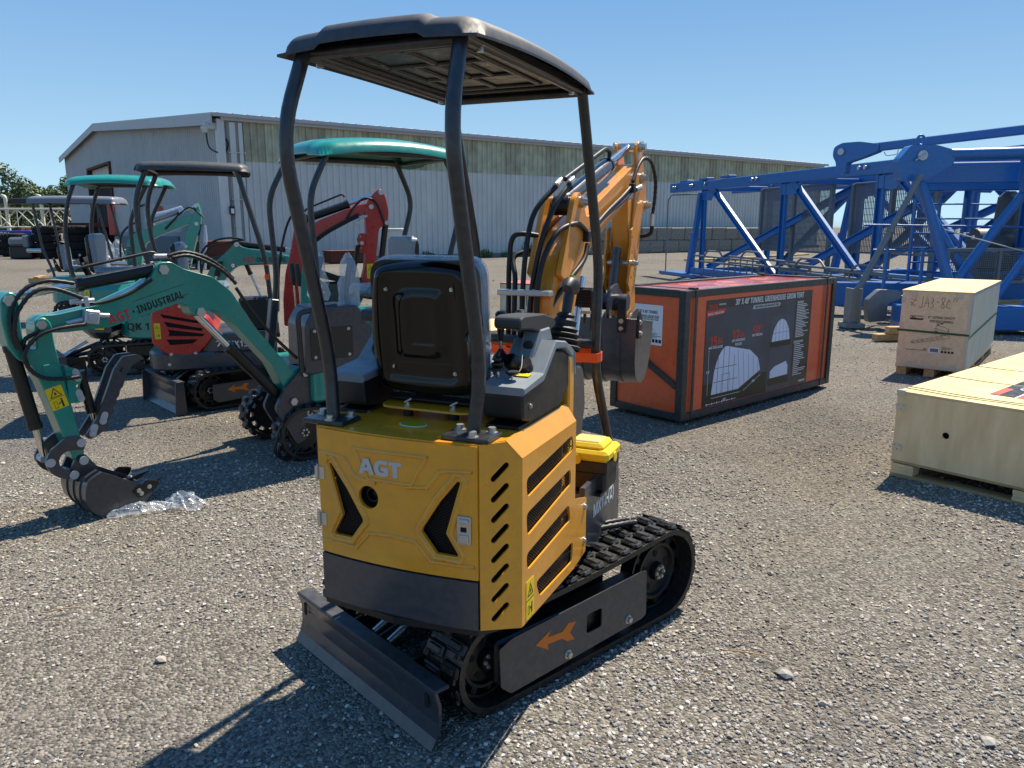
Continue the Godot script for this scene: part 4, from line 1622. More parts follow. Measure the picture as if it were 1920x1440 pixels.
	lathe(st, [Vector2(0.0, -0.03), Vector2(0.014, -0.03), Vector2(0.018, -0.012), Vector2(0.022, -0.012), Vector2(0.024, -0.035), Vector2(0.036, -0.035)], T * Transform3D(Basis(v3(1, 0, 0), v3(0, 0, 1), v3(0, -1, 0)), v3(-0.072, 0.809, 0.892)), 20)
	put("exhaust_port", st, M.black, door)
	# lettering plate
	st = S()
	var kk := 0
	for q in [[0.0, 0.0], [0.0024, 0.0], [-0.0024, 0.0], [0.0, 0.002], [0.0, -0.002], [0.0018, 0.0015], [-0.0018, -0.0015]]:
		letters(st, "AGT", 0.044, T * Transform3D(Basis().rotated(Vector3.UP, 0.02), v3(-0.026 + q[0], 0.905 + q[1], bulge.call(-0.03) + 0.0014 + 0.0001 * kk)), true, 0.142, true, 0.0018)
		kk += 1
	put_raw("lettering", st, M.silver, door)
	# latch
	st = S()
	var lx := T * Transform3D(Basis().rotated(Vector3.UP, 0.12), v3(0.241, 0.751, bulge.call(0.241) + 0.001))
	plate(st, round2(rect2(-0.021, -0.043, 0.021, 0.043), 0.006), 0.0, 0.006, 0.0015, lx)
	box(st, lx * v3(0, 0.03, 0.009), v3(0.03, 0.012, 0.008), 0.002, lx.basis)
	box(st, lx * v3(0, -0.025, 0.008), v3(0.028, 0.026, 0.006), 0.002, lx.basis)
	var la := put("latch", st, M.zinc, door)
	st = S()
	box(st, lx * v3(0, 0.004, 0.0066), v3(0.018, 0.014, 0.002), 0.0, lx.basis)
	put("keyway", st, M.dark, la)
	for y in [0.857, 0.707]:
		st = S()
		cyl(st, T * v3(-0.266, y - 0.022, 0.893), T * v3(-0.266, y + 0.022, 0.893), 0.0055)
		box(st, T * v3(-0.252, y, bulge.call(-0.252) + 0.002), v3(0.024, 0.04, 0.004), 0.001, T.basis)
		box(st, T * v3(-0.276, y, 0.876), v3(0.02, 0.04, 0.004), 0.001, T.basis.rotated(Vector3.UP, -0.75))
		put("hinge", st, M.zinc, door)
	# counterweight below the door
	st = S()
	smooth(st)
	var N := 16
	for i in N:
		var x0 := lerpf(-0.262, 0.282, float(i) / N)
		var x1 := lerpf(-0.262, 0.282, float(i + 1) / N)
		quad(st, F.call(x0, 0.445, 0.004), F.call(x1, 0.445, 0.004), F.call(x1, 0.595, 0.004), F.call(x0, 0.595, 0.004), T.basis * v3(0, 0, 1))
	flat(st)
	for i in N:
		var x0 := lerpf(-0.262, 0.282, float(i) / N)
		var x1 := lerpf(-0.262, 0.282, float(i + 1) / N)
		quad(st, F.call(x0, 0.595, 0.004), F.call(x1, 0.595, 0.004), F.call(x1, 0.595, -0.05), F.call(x0, 0.595, -0.05), Vector3.UP)
		quad(st, F.call(x0, 0.445, 0.004), F.call(x1, 0.445, 0.004), F.call(x1, 0.445, -0.05), F.call(x0, 0.445, -0.05), Vector3.DOWN)
	put("counterweight", st, M.charcoal, t)
	# grey skirt with the model lettering
	st = S()
	var K := T * Transform3D(Basis(v3(0, 0, -1), v3(0, 1, 0), v3(1, 0, 0)), v3(0.362, 0, 0))
	plate(st, pv([[-0.165, 0.44], [-0.165, 0.66], [0.27, 0.66], [0.295, 0.60], [0.31, 0.45], [0.30, 0.375], [0.26, 0.345], [0.0, 0.36]]), 0.0, -0.02, 0.003, K)
	var sk := put("skirt_panel", st, M.charcoal, t)
	st = S()
	letters(st, "MX12-(Z)", 0.05, K * Transform3D(Basis(), v3(0.085, 0.53, 0.0002)), true, 0.27)
	put_raw("lettering", st, M.print_white, sk)
	# floor, front wall and the step
	st = S()
	box(st, T * v3(0, 0.52, 0.0), v3(0.56, 0.02, 0.60), 0.004, T.basis)
	box(st, T * v3(0, 0.78, 0.30), v3(0.64, 0.42, 0.02), 0.004, T.basis)
	box(st, T * v3(0, 0.72, -0.33), v3(0.24, 0.34, 0.03), 0.01, T.basis)
	put("floor", st, M.yellow, t)
	st = S()
	box(st, T * v3(0.318, 1.05, 0.272), v3(0.05, 0.24, 0.05), 0.006, T.basis)
	put("console_stay", st, M.yellow, t)
	st = S()
	box(st, T * v3(0.02, 1.012, 0.13), v3(0.34, 0.012, 0.22), 0.004, T.basis)
	var fm := put("foot_board", st, M.yellow, t)
	st = S()
	for q in [-0.06, 0.0, 0.06]:
		tube(st, [T * v3(-0.12, 1.02, 0.11 + q), T * v3(0.0, 1.02, 0.16 + q * 0.6), T * v3(0.14, 1.02, 0.10 + q)], 0.011, 6, true, false, 0.4)
	put("foot_mat", st, M.rubber_boot, fm)
	# battery box: black body, yellow lid
	st = S()
	var c := v3(0.312, 0.66, -0.062)
	box(st, T * (c + v3(0, -0.005, 0)), v3(0.168, 0.115, 0.16), 0.010, T.basis)
	box(st, T * (c + v3(0, 0.035, 0)), v3(0.18, 0.05, 0.172), 0.006, T.basis)
	var bb := put("battery_box", st, M.black_plastic, t)
	st = S()
	box(st, T * (c + v3(0, 0.079, 0)), v3(0.19, 0.045, 0.182), 0.012, T.basis)
	box(st, T * (c + v3(-0.005, 0.108, 0)), v3(0.145, 0.03, 0.138), 0.012, T.basis)
	cyl(st, T * (c + v3(-0.03, 0.065, 0.09)), T * (c + v3(-0.03, 0.065, 0.096)), 0.02)
	cyl(st, T * (c + v3(0.095, 0.065, 0.0)), T * (c + v3(0.1, 0.065, 0.0)), 0.02)
	put("lid", st, M.bright_yellow, bb)
	st = S()
	box(st, T * (c + v3(-0.005, 0.124, 0)), v3(0.105, 0.008, 0.10), 0.004, T.basis)
	put("lid_window", st, M.clear_lid, bb)
	st = S()
	box(st, T * v3(0.235, 0.80, 0.05), v3(0.03, 0.1, 0.03), 0.003, T.basis)
	box(st, T * v3(0.30, 0.593, -0.06), v3(0.17, 0.012, 0.2), 0.002, T.basis)
	put("box_bracket", st, M.black, t)

func hero_seat(t: Node3D, T: Transform3D) -> void:
	var st := S()
	seat(t, T, true, true)
	# plate on rubber mounts under the seat
	st = S()
	prism(st, round2(rect2(-0.165, 0.30, 0.165, 0.70), 0.05, 5), 1.034, 1.041, T * Transform3D(Basis(v3(1, 0, 0), v3(0, 0, 1), v3(0, 1, 0)), Vector3()))
	var pl := put("seat_plate", st, M.yellow, t)
	for q in [[-0.075, 0.66], [0.085, 0.65], [-0.075, 0.38], [0.085, 0.38]]:
		st = S()
		cyl(st, T * v3(q[0], 1.005, q[1]), T * v3(q[0], 1.034, q[1]), 0.016)
		put("rubber_mount", st, M.rubber_boot, pl)
		st = S()
		hexbolt(st, T * v3(q[0], 1.041, q[1]), Vector3.UP, 0.007, 0.006)
		box(st, T * v3(q[0], 1.054, q[1]), v3(0.03, 0.005, 0.004), 0.0, T.basis * Basis(v3(0, 0, 1), 0.5))
		put("wing_nut", st, M.zinc, pl)
	# consoles left and right
	for s in [1.0, -1.0]:
		var xa: float = s * 0.205
		var xb: float = s * 0.338
		var dz := 0.0 if s > 0 else 0.02
		var body := round2(pv([[0.69 + dz, 1.035], [0.698 + dz, 1.118], [0.55, 1.132], [0.44, 1.21], [0.34, 1.195], [0.25, 1.15], [0.245, 1.10], [0.35, 1.018], [0.62, 1.016]]), 0.015, 3)
		st = S()
		plate(st, body, xa, xb, 0.007, T * side_xf(0))
		var co := put("console", st, M.black_plastic, t)
		var shell := pv([[0.703 + dz, 1.112], [0.703 + dz, 1.136], [0.545, 1.155], [0.437, 1.243], [0.338, 1.227], [0.236, 1.178], [0.232, 1.095], [0.252, 1.09], [0.262, 1.155], [0.342, 1.203], [0.432, 1.213], [0.54, 1.126]])
		st = S()
		plate(st, shell, xa - s * 0.006, xb + s * 0.007, 0.005, T * side_xf(0))
		put("console_shell", st, M.gray_plastic, co)
		st = S()
		for q in [[0.64, 1.07], [0.3, 1.16]]:
			hexbolt(st, T * v3(xb + s * 0.001, q[1], q[0]), T.basis * v3(s, 0, 0), 0.006, 0.004)
		for q in [0.36, 0.6]:
			for w in [0.02, 0.11]:
				hexbolt(st, T * v3(xa + s * w, 1.006, q + 0.07), Vector3.UP, 0.008, 0.006)
		put("bolt", st, M.zinc, co)
		st = S()
		box(st, T * v3((xa + xb) / 2, 1.011, 0.52), v3(0.11, 0.01, 0.36), 0.002, T.basis)
		put("console_foot", st, M.black, co)
		# neck and arm rest
		st = S()
		plate(st, pv([[0.52, 1.165], [0.44, 1.275], [0.36, 1.275], [0.33, 1.225], [0.43, 1.235]]), xa + s * 0.03, xa + s * 0.09, 0.006, T * side_xf(0))
		put("arm_rest_neck", st, M.gray_plastic, co)
		st = S()
		plate(st, round2(pv([[0.60, 1.292], [0.60, 1.326], [0.57, 1.332], [0.40, 1.322], [0.31, 1.300], [0.285, 1.278], [0.32, 1.262], [0.42, 1.258], [0.50, 1.282]]), 0.014, 3), xa - s * 0.005, xa + s * 0.085, 0.012, T * side_xf(0))
		put("arm_rest", st, M.grip, co)
		st = S()
		if s > 0:
			lathe(st, [Vector2(0.017, 0), Vector2(0.017, 0.006), Vector2(0.009, 0.008), Vector2(0, 0.008)], T * Transform3D(Basis(v3(1, 0, 0), v3(0, 0, 1), v3(0, -1, 0)), v3(xa + 0.06, 1.225, 0.475)), 14)
			lathe(st, [Vector2(0.026, 0.0), Vector2(0.026, 0.05), Vector2(0.020, 0.055), Vector2(0.017, 0.03), Vector2(0, 0.03)], T * Transform3D(Basis().rotated(Vector3.RIGHT, 1.0).rotated(Vector3.UP, -0.5), v3(xa + 0.055, 1.165, 0.535)), 16)
			lathe(st, [Vector2(0.0, 0.0), Vector2(0.028, 0.0), Vector2(0.026, 0.06), Vector2(0.0, 0.06)], T * Transform3D(Basis().rotated(Vector3.RIGHT, 0.6), v3(xa + 0.075, 1.135, 0.52)), 16)
			put("ignition_lock", st, M.black, co)
			st = S()
			tube(st, spline([T * v3(xa + 0.07, 1.21, 0.55), T * v3(xa + 0.08, 1.17, 0.585), T * v3(xa + 0.06, 1.15, 0.60)], 5), 0.0015, 5)
			put("key_cord", st, M.print_white, co)
			# throttle knob and lever
			st = S()
			cyl(st, T * v3(xa + 0.075, 1.135, 0.64), T * v3(xa + 0.075, 1.16, 0.64), 0.0035)
			cyl(st, T * v3(xa + 0.025, 1.13, 0.625), T * v3(xa + 0.02, 1.17, 0.63), 0.005)
			put("lever_stem", st, M.chrome, co)
			st = S()
			lathe(st, [Vector2(0.0, -0.004), Vector2(0.012, -0.003), Vector2(0.022, 0.004), Vector2(0.02, 0.009), Vector2(0, 0.011)], T * Transform3D(Basis(), v3(xa + 0.075, 1.163, 0.64)), 16)
			for k in 3:
				lathe(st, [Vector2(0.006, 0.0), Vector2(0.021 - 0.003 * k, 0.006), Vector2(0.021 - 0.003 * k, 0.012), Vector2(0.006, 0.017)], T * Transform3D(Basis(), v3(xa + 0.02, 1.165 + 0.015 * k, 0.63)), 12)
			put("knob", st, M.black, co)
			st = S()
			box(st, T * v3(xa + 0.085, 1.153, 0.59), v3(0.055, 0.002, 0.03), 0.0, T.basis * Basis(Vector3.RIGHT, 0.1))
			put("label_sticker", st, M.sticker, co)
		else:
			lathe(st, [Vector2(0.036, 0), Vector2(0.036, 0.012), Vector2(0.028, 0.014), Vector2(0.028, 0.008), Vector2(0, 0.008)], T * Transform3D(Basis().rotated(Vector3.RIGHT, 0.85), v3(xa - 0.055, 1.19, 0.515)), 20)
			put("hour_meter", st, M.black, co)
			st = S()
			box(st, T * v3(xa - 0.055, 1.197, 0.522), v3(0.03, 0.002, 0.022), 0.0, T.basis * Basis(Vector3.RIGHT, 0.85))
			put("meter_face", st, M.screen, co)
		# joystick with bellows
		st = S()
		var jb := v3(s * 0.285, 1.20, 0.22)
		var tip := Transform3D(Basis().rotated(Vector3.RIGHT, -0.28).rotated(v3(0, 0, 1), -s * 0.05), jb)
		lathe(st, [Vector2(0.066, -0.02), Vector2(0.072, -0.01), Vector2(0.056, 0.0), Vector2(0.066, 0.012), Vector2(0.050, 0.02), Vector2(0.060, 0.032), Vector2(0.044, 0.04), Vector2(0.052, 0.05), Vector2(0.040, 0.06), Vector2(0.042, 0.078), Vector2(0.030, 0.092), Vector2(0.034, 0.098), Vector2(0.026, 0.106), Vector2(0.0, 0.108)], T * tip, 22)
		var bo := put("joystick_bellows", st, M.rubber_boot, t)
		st = S()
		tube(st, [T * (tip * v3(0, 0.10, 0)), T * (tip * v3(0, 0.16, 0)), T * (tip * v3(0, 0.20, -0.004))], [0.017, 0.0185, 0.017], 14)
		tube(st, [T * (tip * v3(0, 0.185, 0.03)), T * (tip * v3(0, 0.205, 0.012)), T * (tip * v3(0, 0.21, -0.015)), T * (tip * v3(0, 0.195, -0.045))], [0.018, 0.028, 0.029, 0.02], 14)
		put("joystick", st, M.grip, bo)
		st = S()
		cyl(st, T * (tip * v3(0, 0.232, 0.0)), T * (tip * v3(0, 0.241, 0.0)), 0.0095)
		put("button", st, M.bright_yellow, bo)
	# travel levers
	for q in [[0.165, 0.47], [0.205, 0.40]]:
		st = S()
		var p := v3(q[0], 1.07, q[1])
		cyl(st, T * p, T * (p + v3(0, 0.18, 0)), 0.005)
		var le := put("travel_lever", st, M.chrome, t)
		st = S()
		lathe(st, [Vector2(0.009, 0.0), Vector2(0.011, 0.03), Vector2(0.017, 0.075), Vector2(0.018, 0.088), Vector2(0.012, 0.096), Vector2(0, 0.097)], T * Transform3D(Basis(), p + v3(0, 0.165, 0)), 14)
		put("grip", st, M.black_plastic, le)
		st = S()
		lathe(st, [Vector2(0.04, 0.04), Vector2(0.044, 0.055), Vector2(0.026, 0.07), Vector2(0.036, 0.085), Vector2(0.020, 0.10), Vector2(0.028, 0.112), Vector2(0.012, 0.13), Vector2(0.006, 0.14)], T * Transform3D(Basis(), p), 14)
		put("bellows", st, M.rubber_boot, le)

func hero_canopy(t: Node3D, T: Transform3D) -> void:
	for s in [1.0, -1.0]:
		var cx := -0.01
		var p := post(t, [v3(cx + s * 0.243, 1.01, 0.812), v3(cx + s * 0.26, 1.20, 0.795), v3(cx + s * 0.262, 1.84, 0.962), v3(cx + s * 0.245, 2.085, 0.86)], 0.0205, M.post, T, 0.12)
		foot_plate(p, v3(cx + s * 0.243, 1.005, 0.822), 0.15, 0.10, [[-0.05, -0.025], [0.05, -0.03], [0.02, 0.035]])
		post(t, [v3(cx + s * 0.265, 0.56, -0.56), v3(cx + s * 0.27, 1.03, -0.25), v3(cx + s * 0.27, 1.44, -0.28), v3(cx + s * 0.265, 2.085, -0.04)], 0.0195, M.post, T, 0.12)
	# cross bars
	var st := S()
	tube(st, [T * v3(-0.275, 1.128, -0.25), T * v3(0.255, 1.128, -0.25)], 0.02, 14)
	put("front_rail", st, M.post, t)
	st = S()
	tube(st, [T * v3(-0.25, 2.07, 0.855), T * v3(0.23, 2.07, 0.855)], 0.016, 10)
	tube(st, [T * v3(-0.27, 2.07, -0.04), T * v3(0.25, 2.07, -0.04)], 0.016, 10)
	for s in [-1.0, 1.0]:
		tube(st, [T * v3(-0.01 + s * 0.25, 2.075, 0.86), T * v3(-0.01 + s * 0.26, 2.075, -0.04)], 0.018, 10)
	put("canopy_frame", st, M.post, t)
	roof_shell(t, 0.332, -0.08, 0.925, 2.118, 0.05, M.post_rough, T * Transform3D(Basis(), v3(-0.012, 0, 0)), M.lining, 0.012)
	# ratchet strap round the front posts
	st = S()
	var pts: Array = []
	for q in [[0.286, 1.078, -0.245], [0.276, 1.076, -0.218], [0.25, 1.076, -0.222], [0.0, 1.070, -0.18], [-0.26, 1.10, -0.218], [-0.30, 1.115, -0.235], [-0.308, 1.115, -0.262], [-0.27, 1.115, -0.285], [0.0, 1.105, -0.282], [0.26, 1.080, -0.285], [0.284, 1.079, -0.27]]:
		pts.append(T * v3(q[0], q[1], q[2]))
	flat(st)
	for i in pts.size():
		var a: Vector3 = pts[i]
		var b: Vector3 = pts[(i + 1) % pts.size()]
		var h := Vector3.UP * 0.019
		var n := (b - a).cross(Vector3.UP).normalized() * 0.0012
		quad(st, a - h + n, b - h + n, b + h + n, a + h + n, n)
		quad(st, a - h - n, b - h - n, b + h - n, a + h - n, -n)
		quad(st, a + h + n, b + h + n, b + h - n, a + h - n, Vector3.UP)
		quad(st, a - h + n, b - h + n, b - h - n, a - h - n, Vector3.DOWN)
	var o := put("tie_strap", st, M.strap, self, Transform3D(Basis(Vector3.UP, deg_to_rad(-47.8)), v3(0.037, 0, -2.959)))
	tag(o, "orange tie-down strap wrapped around the front posts of the yellow excavator", "strap")

func hero_arm(t: Node3D, T: Transform3D) -> void:
	var st := S()
	# swing bracket
	plate(st, round2(pv([[-0.26, 0.50], [-0.24, 0.95], [-0.34, 1.0], [-0.56, 0.98], [-0.60, 0.8], [-0.5, 0.5]]), 0.04), -0.11, 0.11, 0.008, T * side_xf(0))
	put("swing_bracket", st, M.charcoal, t)
	st = S()
	var bp := round2(pv([[-0.30, 0.85], [-0.285, 1.10], [-0.30, 1.32], [-0.40, 1.50], [-0.52, 1.585], [-1.50, 1.915], [-1.60, 1.945], [-1.71, 1.90], [-1.71, 1.82], [-1.60, 1.795], [-0.82, 1.50], [-0.66, 1.37], [-0.58, 1.20], [-0.55, 0.92], [-0.50, 0.85]]), 0.05, 4)
	plate(st, bp, -0.052, 0.052, 0.007, T * side_xf(0))
	for s in [-1.0, 1.0]:
		# welded side flanges and the ears of the cylinder
		plate(st, round2(pv([[-0.33, 1.40], [-0.50, 1.72], [-0.56, 1.75], [-0.61, 1.72], [-0.66, 1.64], [-0.80, 1.66], [-0.62, 1.55], [-0.42, 1.36]]), 0.02, 3), s * 0.054, s * 0.078, 0.004, T * side_xf(0))
	var boom := put("boom", st, M.yellow_boom, t)
	# the arm
	st = S()
	var ap := round2(pv([[-1.54, 2.03], [-1.60, 2.065], [-1.67, 2.04], [-1.77, 1.87], [-1.83, 1.73], [-1.80, 1.68], [-1.73, 1.66], [-1.66, 1.40], [-1.53, 1.02], [-1.44, 1.02], [-1.50, 1.40], [-1.545, 1.66], [-1.57, 1.76], [-1.58, 1.90]]), 0.03, 3)
	for s in [-1.0, 1.0]:
		plate(st, ap, s * 0.048, s * 0.062, 0.004, T * side_xf(0))
	box(st, T * v3(0, 1.42, -1.58), v3(0.096, 0.66, 0.11), 0.004, T.basis * Basis(Vector3.RIGHT, 0.20))
	var arm := put("arm", st, M.yellow_boom, t)
	for s in [-1.0, 1.0]:
		st = S()
		var lug := round2(pv([[-1.46, 1.58], [-1.51, 1.60], [-1.53, 1.28], [-1.47, 1.24], [-1.42, 1.29], [-1.45, 1.36], [-1.43, 1.43], [-1.46, 1.5]]), 0.015, 3)
		prism(st, lug, s * 0.063, s * 0.075, T * side_xf(0), [circle2(Vector2(-1.475, 1.54), 0.010, 10), circle2(Vector2(-1.482, 1.46), 0.010, 10), circle2(Vector2(-1.478, 1.32), 0.010, 10)])
		put("thumb_lug", st, M.yellow_boom, arm)
	warning(arm, 0.05, 0.12, T * Transform3D(Basis(v3(0, 0.2, -1).normalized(), v3(0, 1, 0.2).normalized(), v3(1, 0, 0)), v3(0.0626, 1.36, -1.56)))
	# pins with big nuts
	for q in [[-0.575, 1.705, 0.085, 0.024], [-1.615, 2.03, 0.07, 0.026], [-1.67, 1.865, 0.07, 0.026], [-1.79, 1.72, 0.07, 0.022], [-1.47, 1.40, 0.085, 0.016], [-0.50, 1.04, 0.09, 0.024], [-1.49, 1.07, 0.11, 0.02]]:
		st = S()
		pin(st, Vector3(0, q[1], q[0]), q[2], q[3])
		cyl(st, v3(q[2] + 0.012, q[1], q[0]), v3(q[2] + 0.03, q[1], q[0]), q[3] * 0.8, -1.0, 6)
		put("pivot_pin", st, M.zinc, boom, T)
	ram(t, "arm_cylinder", T * v3(0, 1.705, -0.575), T * v3(0, 2.03, -1.615), 0.62, 0.038, M.charcoal)
	st = S()
	cyl(st, T * v3(-0.035, 1.69, -0.56), T * v3(0.035, 1.69, -0.56), 0.045)
	put("cylinder_eye", st, M.black, boom)
	ram(t, "bucket_cylinder", T * v3(0.0, 1.71, -1.79), T * v3(0.0, 1.06, -1.66), 0.68, 0.03, M.black)
	ram(t, "boom_cylinder", T * v3(0.0, 0.66, -0.62), T * v3(0.0, 1.36, -0.84), 0.55, 0.036, M.black)
	ram(t, "thumb_cylinder", T * v3(-0.0, 1.47, -1.44), T * v3(-0.0, 1.17, -1.36), 0.75, 0.022, M.charcoal)
	# bucket curled up in front, teeth upward
	bucket(t, T * Transform3D(Basis(), v3(0.005, 0, 0)), [[-1.14, 1.13], [-1.13, 1.00], [-1.13, 0.90], [-1.17, 0.815], [-1.27, 0.775], [-1.38, 0.81], [-1.46, 0.92], [-1.50, 1.08]], 0.185, M.charcoal, [-0.155, -0.025, 0.118], Vector2(0.05, 1.0))
	# thumb: curved plates and pipe
	st = S()
	for x in [-0.06, 0.03]:
		prism(st, round2(pv([[-1.18, 1.10], [-1.16, 1.20], [-1.22, 1.285], [-1.33, 1.30], [-1.42, 1.24], [-1.45, 1.16], [-1.38, 1.20], [-1.30, 1.235], [-1.235, 1.21], [-1.215, 1.13]]), 0.02, 3), x, x + 0.014, T * side_xf(0))
	tube(st, [T * v3(-0.06, 1.20, -1.30), T * v3(0.11, 1.20, -1.30)], 0.045, 14)
	put("thumb", st, M.charcoal, t)
	# links
	for s in [-1.0, 1.0]:
		st = S()
		prism(st, round2(pv([[-1.68, 1.10], [-1.62, 1.08], [-1.47, 1.04], [-1.44, 1.08], [-1.50, 1.12], [-1.62, 1.14]]), 0.02, 3), s * 0.07, s * 0.082, T * side_xf(0))
		put("bucket_link", st, M.charcoal, t)
	# hoses
	var H := [
		[v3(-0.16, 0.9, -0.32), v3(-0.165, 1.25, -0.34), v3(-0.17, 1.45, -0.36), v3(-0.15, 1.56, -0.37), v3(-0.06, 1.56, -0.42)],
		[v3(-0.13, 0.9, -0.31), v3(-0.125, 1.25, -0.31), v3(-0.13, 1.38, -0.33), v3(-0.155, 1.47, -0.38), v3(-0.08, 1.50, -0.46)],
		[v3(-0.09, 0.9, -0.30), v3(-0.085, 1.25, -0.30), v3(-0.08, 1.50, -0.33), v3(-0.06, 1.66, -0.38), v3(0.0, 1.77, -0.48)],
		[v3(-0.045, 0.9, -0.29), v3(-0.045, 1.25, -0.29), v3(-0.02, 1.50, -0.33), v3(0.02, 1.68, -0.40), v3(0.055, 1.78, -0.50)],
		[v3(0.0, 0.9, -0.29), v3(-0.01, 1.25, -0.28), v3(0.0, 1.44, -0.31), v3(0.04, 1.57, -0.38), v3(0.085, 1.61, -0.50), v3(0.09, 1.58, -0.62)],
		[v3(0.04, 0.9, -0.31), v3(0.035, 1.22, -0.30), v3(0.075, 1.36, -0.42), v3(0.10, 1.45, -0.56), v3(0.098, 1.52, -0.62)]]
	for h in H:
		st = S()
		var pts: Array = []
		for p in h:
			pts.append(T * p)
		hose(st, pts, 0.0115)
		put("hydraulic_hose", st, M.hose, t)
	for q in [0.035, 0.062]:
		st = S()
		hose(st, [T * v3(0.09, 1.56 - q * 0.3, -0.62), T * v3(0.075, 1.67 - q * 0.4, -0.95), T * v3(0.072, 1.79 - q, -1.28), T * v3(0.075, 1.85 - q, -1.44)], 0.0095)
		put("hydraulic_hose", st, M.hose, t)
	st = S()
	box(st, T * v3(0.09, 1.555, -0.635), v3(0.03, 0.05, 0.04), 0.004, T.basis)
	box(st, T * v3(0.08, 1.80, -1.43), v3(0.03, 0.05, 0.04), 0.004, T.basis)
	put("hose_clamp", st, M.black, t)
	st = S()
	sleeve(st, [T * v3(0.078, 1.83, -1.44), T * v3(0.085, 1.92, -1.52), T * v3(0.095, 1.965, -1.60), T * v3(0.115, 1.95, -1.69), T * v3(0.125, 1.86, -1.76), T * v3(0.12, 1.76, -1.78), T * v3(0.11, 1.66, -1.78)], 0.0115)
	put("hose_sleeve", st, M.hose, t)
	st = S()
	tube(st, [T * v3(0.11, 1.67, -1.78), T * v3(0.11, 1.60, -1.78)], 0.013, 6)
	for q in [[v3(0.0, 1.77, -0.47), v3(0.0, 1.795, -0.52)], [v3(0.055, 1.78, -0.49), v3(0.05, 1.80, -0.54)], [v3(0.09, 1.79, -1.46), v3(0.095, 1.81, -1.54)]]:
		tube(st, [T * q[0], T * q[1]], 0.016, 6)
	put("hose_fittings", st, M.zinc, t)
	st = S()
	tube(st, bent([T * v3(0.11, 1.605, -1.78), T * v3(0.108, 1.55, -1.78), T * v3(0.03, 1.54, -1.79)], 0.04), 0.012, 8)
	tube(st, bent([T * v3(0.02, 1.80, -0.53), T * v3(0.02, 1.98, -1.12), T * v3(0.02, 1.97, -1.2), T * v3(0.02, 1.93, -1.18)], 0.05), 0.011, 8)
	tube(st, [T * v3(0.02, 1.83, -0.62), T * v3(0.0, 1.76, -0.66)], 0.008, 6)
	put("steel_pipe", st, M.black, t)
	# metal clamp over the hose bundle
	st = S()
	box(st, T * v3(-0.06, 1.325, -0.275), v3(0.24, 0.024, 0.05), 0.004, T.basis)
	put("hose_clamp_bar", st, M.zinc, t)
	# work lamp
	st = S()
	box(st, T * v3(0.03, 1.265, -0.80), v3(0.115, 0.095, 0.06), 0.014, T.basis)
	for k in 6:
		box(st, T * v3(0.03, 1.232 + k * 0.014, -0.768), v3(0.08, 0.006, 0.012), 0.0, T.basis)
	tube(st, [T * v3(0.03, 1.20, -0.81), T * v3(0.03, 1.14, -0.81)], 0.008, 6)
	var lp := put("work_lamp", st, M.black, t)
	st = S()
	box(st, T * v3(0.03, 1.195, -0.79), v3(0.07, 0.012, 0.02), 0.0, T.basis)
	put("lamp_bracket", st, M.zinc, lp)

# ---------- the other excavators ----------
func along(o: Vector3, u: Vector3) -> Transform3D:
	# (x, y, s): s runs along u, y up
	var d := u.normalized()
	return Transform3D(Basis(Vector3.UP.cross(d), Vector3.UP, d), o)

func boom_plate(parent: Node3D, called: String, pts: Array, half: float, m: Material, X: Transform3D, r := 0.03) -> MeshInstance3D:
	var st := S()
	plate(st, round2(pv(pts), r, 3), -half, half, 0.006, X * side_xf(0))
	return put(called, st, m, parent)

func pins_at(parent: Node, X: Transform3D, list: Array) -> void:
	for q in list:
		var st := S()
		pin(st, v3(0, q[1], q[0]), q[2], q[3])
		put("pivot_pin", st, M.zinc, parent, X)

func canopy_set(t: Node3D, T: Transform3D, hw: float, roof: Material, posts: Array, z0: float, z1: float, y: float, drop := 0.06, lining: Material = null, vault := 0.014) -> void:
	for s in [1.0, -1.0]:
		for p in posts:
			var pts: Array = []
			for q in p:
				pts.append(v3(s * (hw + q[0]), q[1], q[2]))
			post(t, pts, 0.021, M.post, T, 0.12)
	var st := S()
	for s in [1.0, -1.0]:
		tube(st, [T * v3(s * hw, y - 0.035, z0 + 0.12), T * v3(s * hw, y - 0.035, z1 - 0.12)], 0.024, 10)
	for z in [z0 + 0.14, z1 - 0.12]:
		tube(st, [T * v3(-hw, y - 0.04, z), T * v3(hw, y - 0.04, z)], 0.018, 8)
	put("canopy_frame", st, M.post, t)
	roof_shell(t, hw + 0.07, z0, z1, y, drop, roof, T, lining, 0.012, 0.11 if vault > 0.02 else 0.07, vault)

func bag(st: SurfaceTool, at: Vector3, h: float, r: float, sd: int) -> void:
	# crumpled plastic pulled over a lever
	var g := RandomNumberGenerator.new()
	g.seed = sd
	var rows: Array = []
	for j in 8:
		var t := j / 7.0
		var row: Array[Vector3] = []
		for k in 14:
			var a := TAU * k / 14
			var rr := r * (1.0 - 0.55 * t * t) * g.randf_range(0.72, 1.15)
			if j == 7:
				rr *= 0.4
			row.append(at + v3(cos(a) * rr, h * t + g.randf_range(-0.012, 0.012), sin(a) * rr * 0.8))
		rows.append(row)
	for j in 7:
		for k in 14:
			var k2 := (k + 1) % 14
			quad(st, rows[j][k], rows[j][k2], rows[j + 1][k2], rows[j + 1][k], rows[j][k] - at)

func undercarriage(t: Node3D, turn: float, hw := 0.35) -> void:
	var R := Transform3D(Basis(Vector3.UP, turn), Vector3())
	track(t, hw, 0.18, 0.50, 0.165, -0.42, 0.185, 1.0, R, false)
	track(t, -hw, 0.18, 0.50, 0.165, -0.42, 0.185, -1.0, R, false)
	var st := S()
	box(st, R * v3(0, 0.24, 0.04), v3(0.6, 0.15, 0.5), 0.02, R.basis)
	cyl(st, v3(0, 0.28, 0), v3(0, 0.42, 0), 0.2, -1.0, 20)
	put("undercarriage_frame", st, M.black, t)

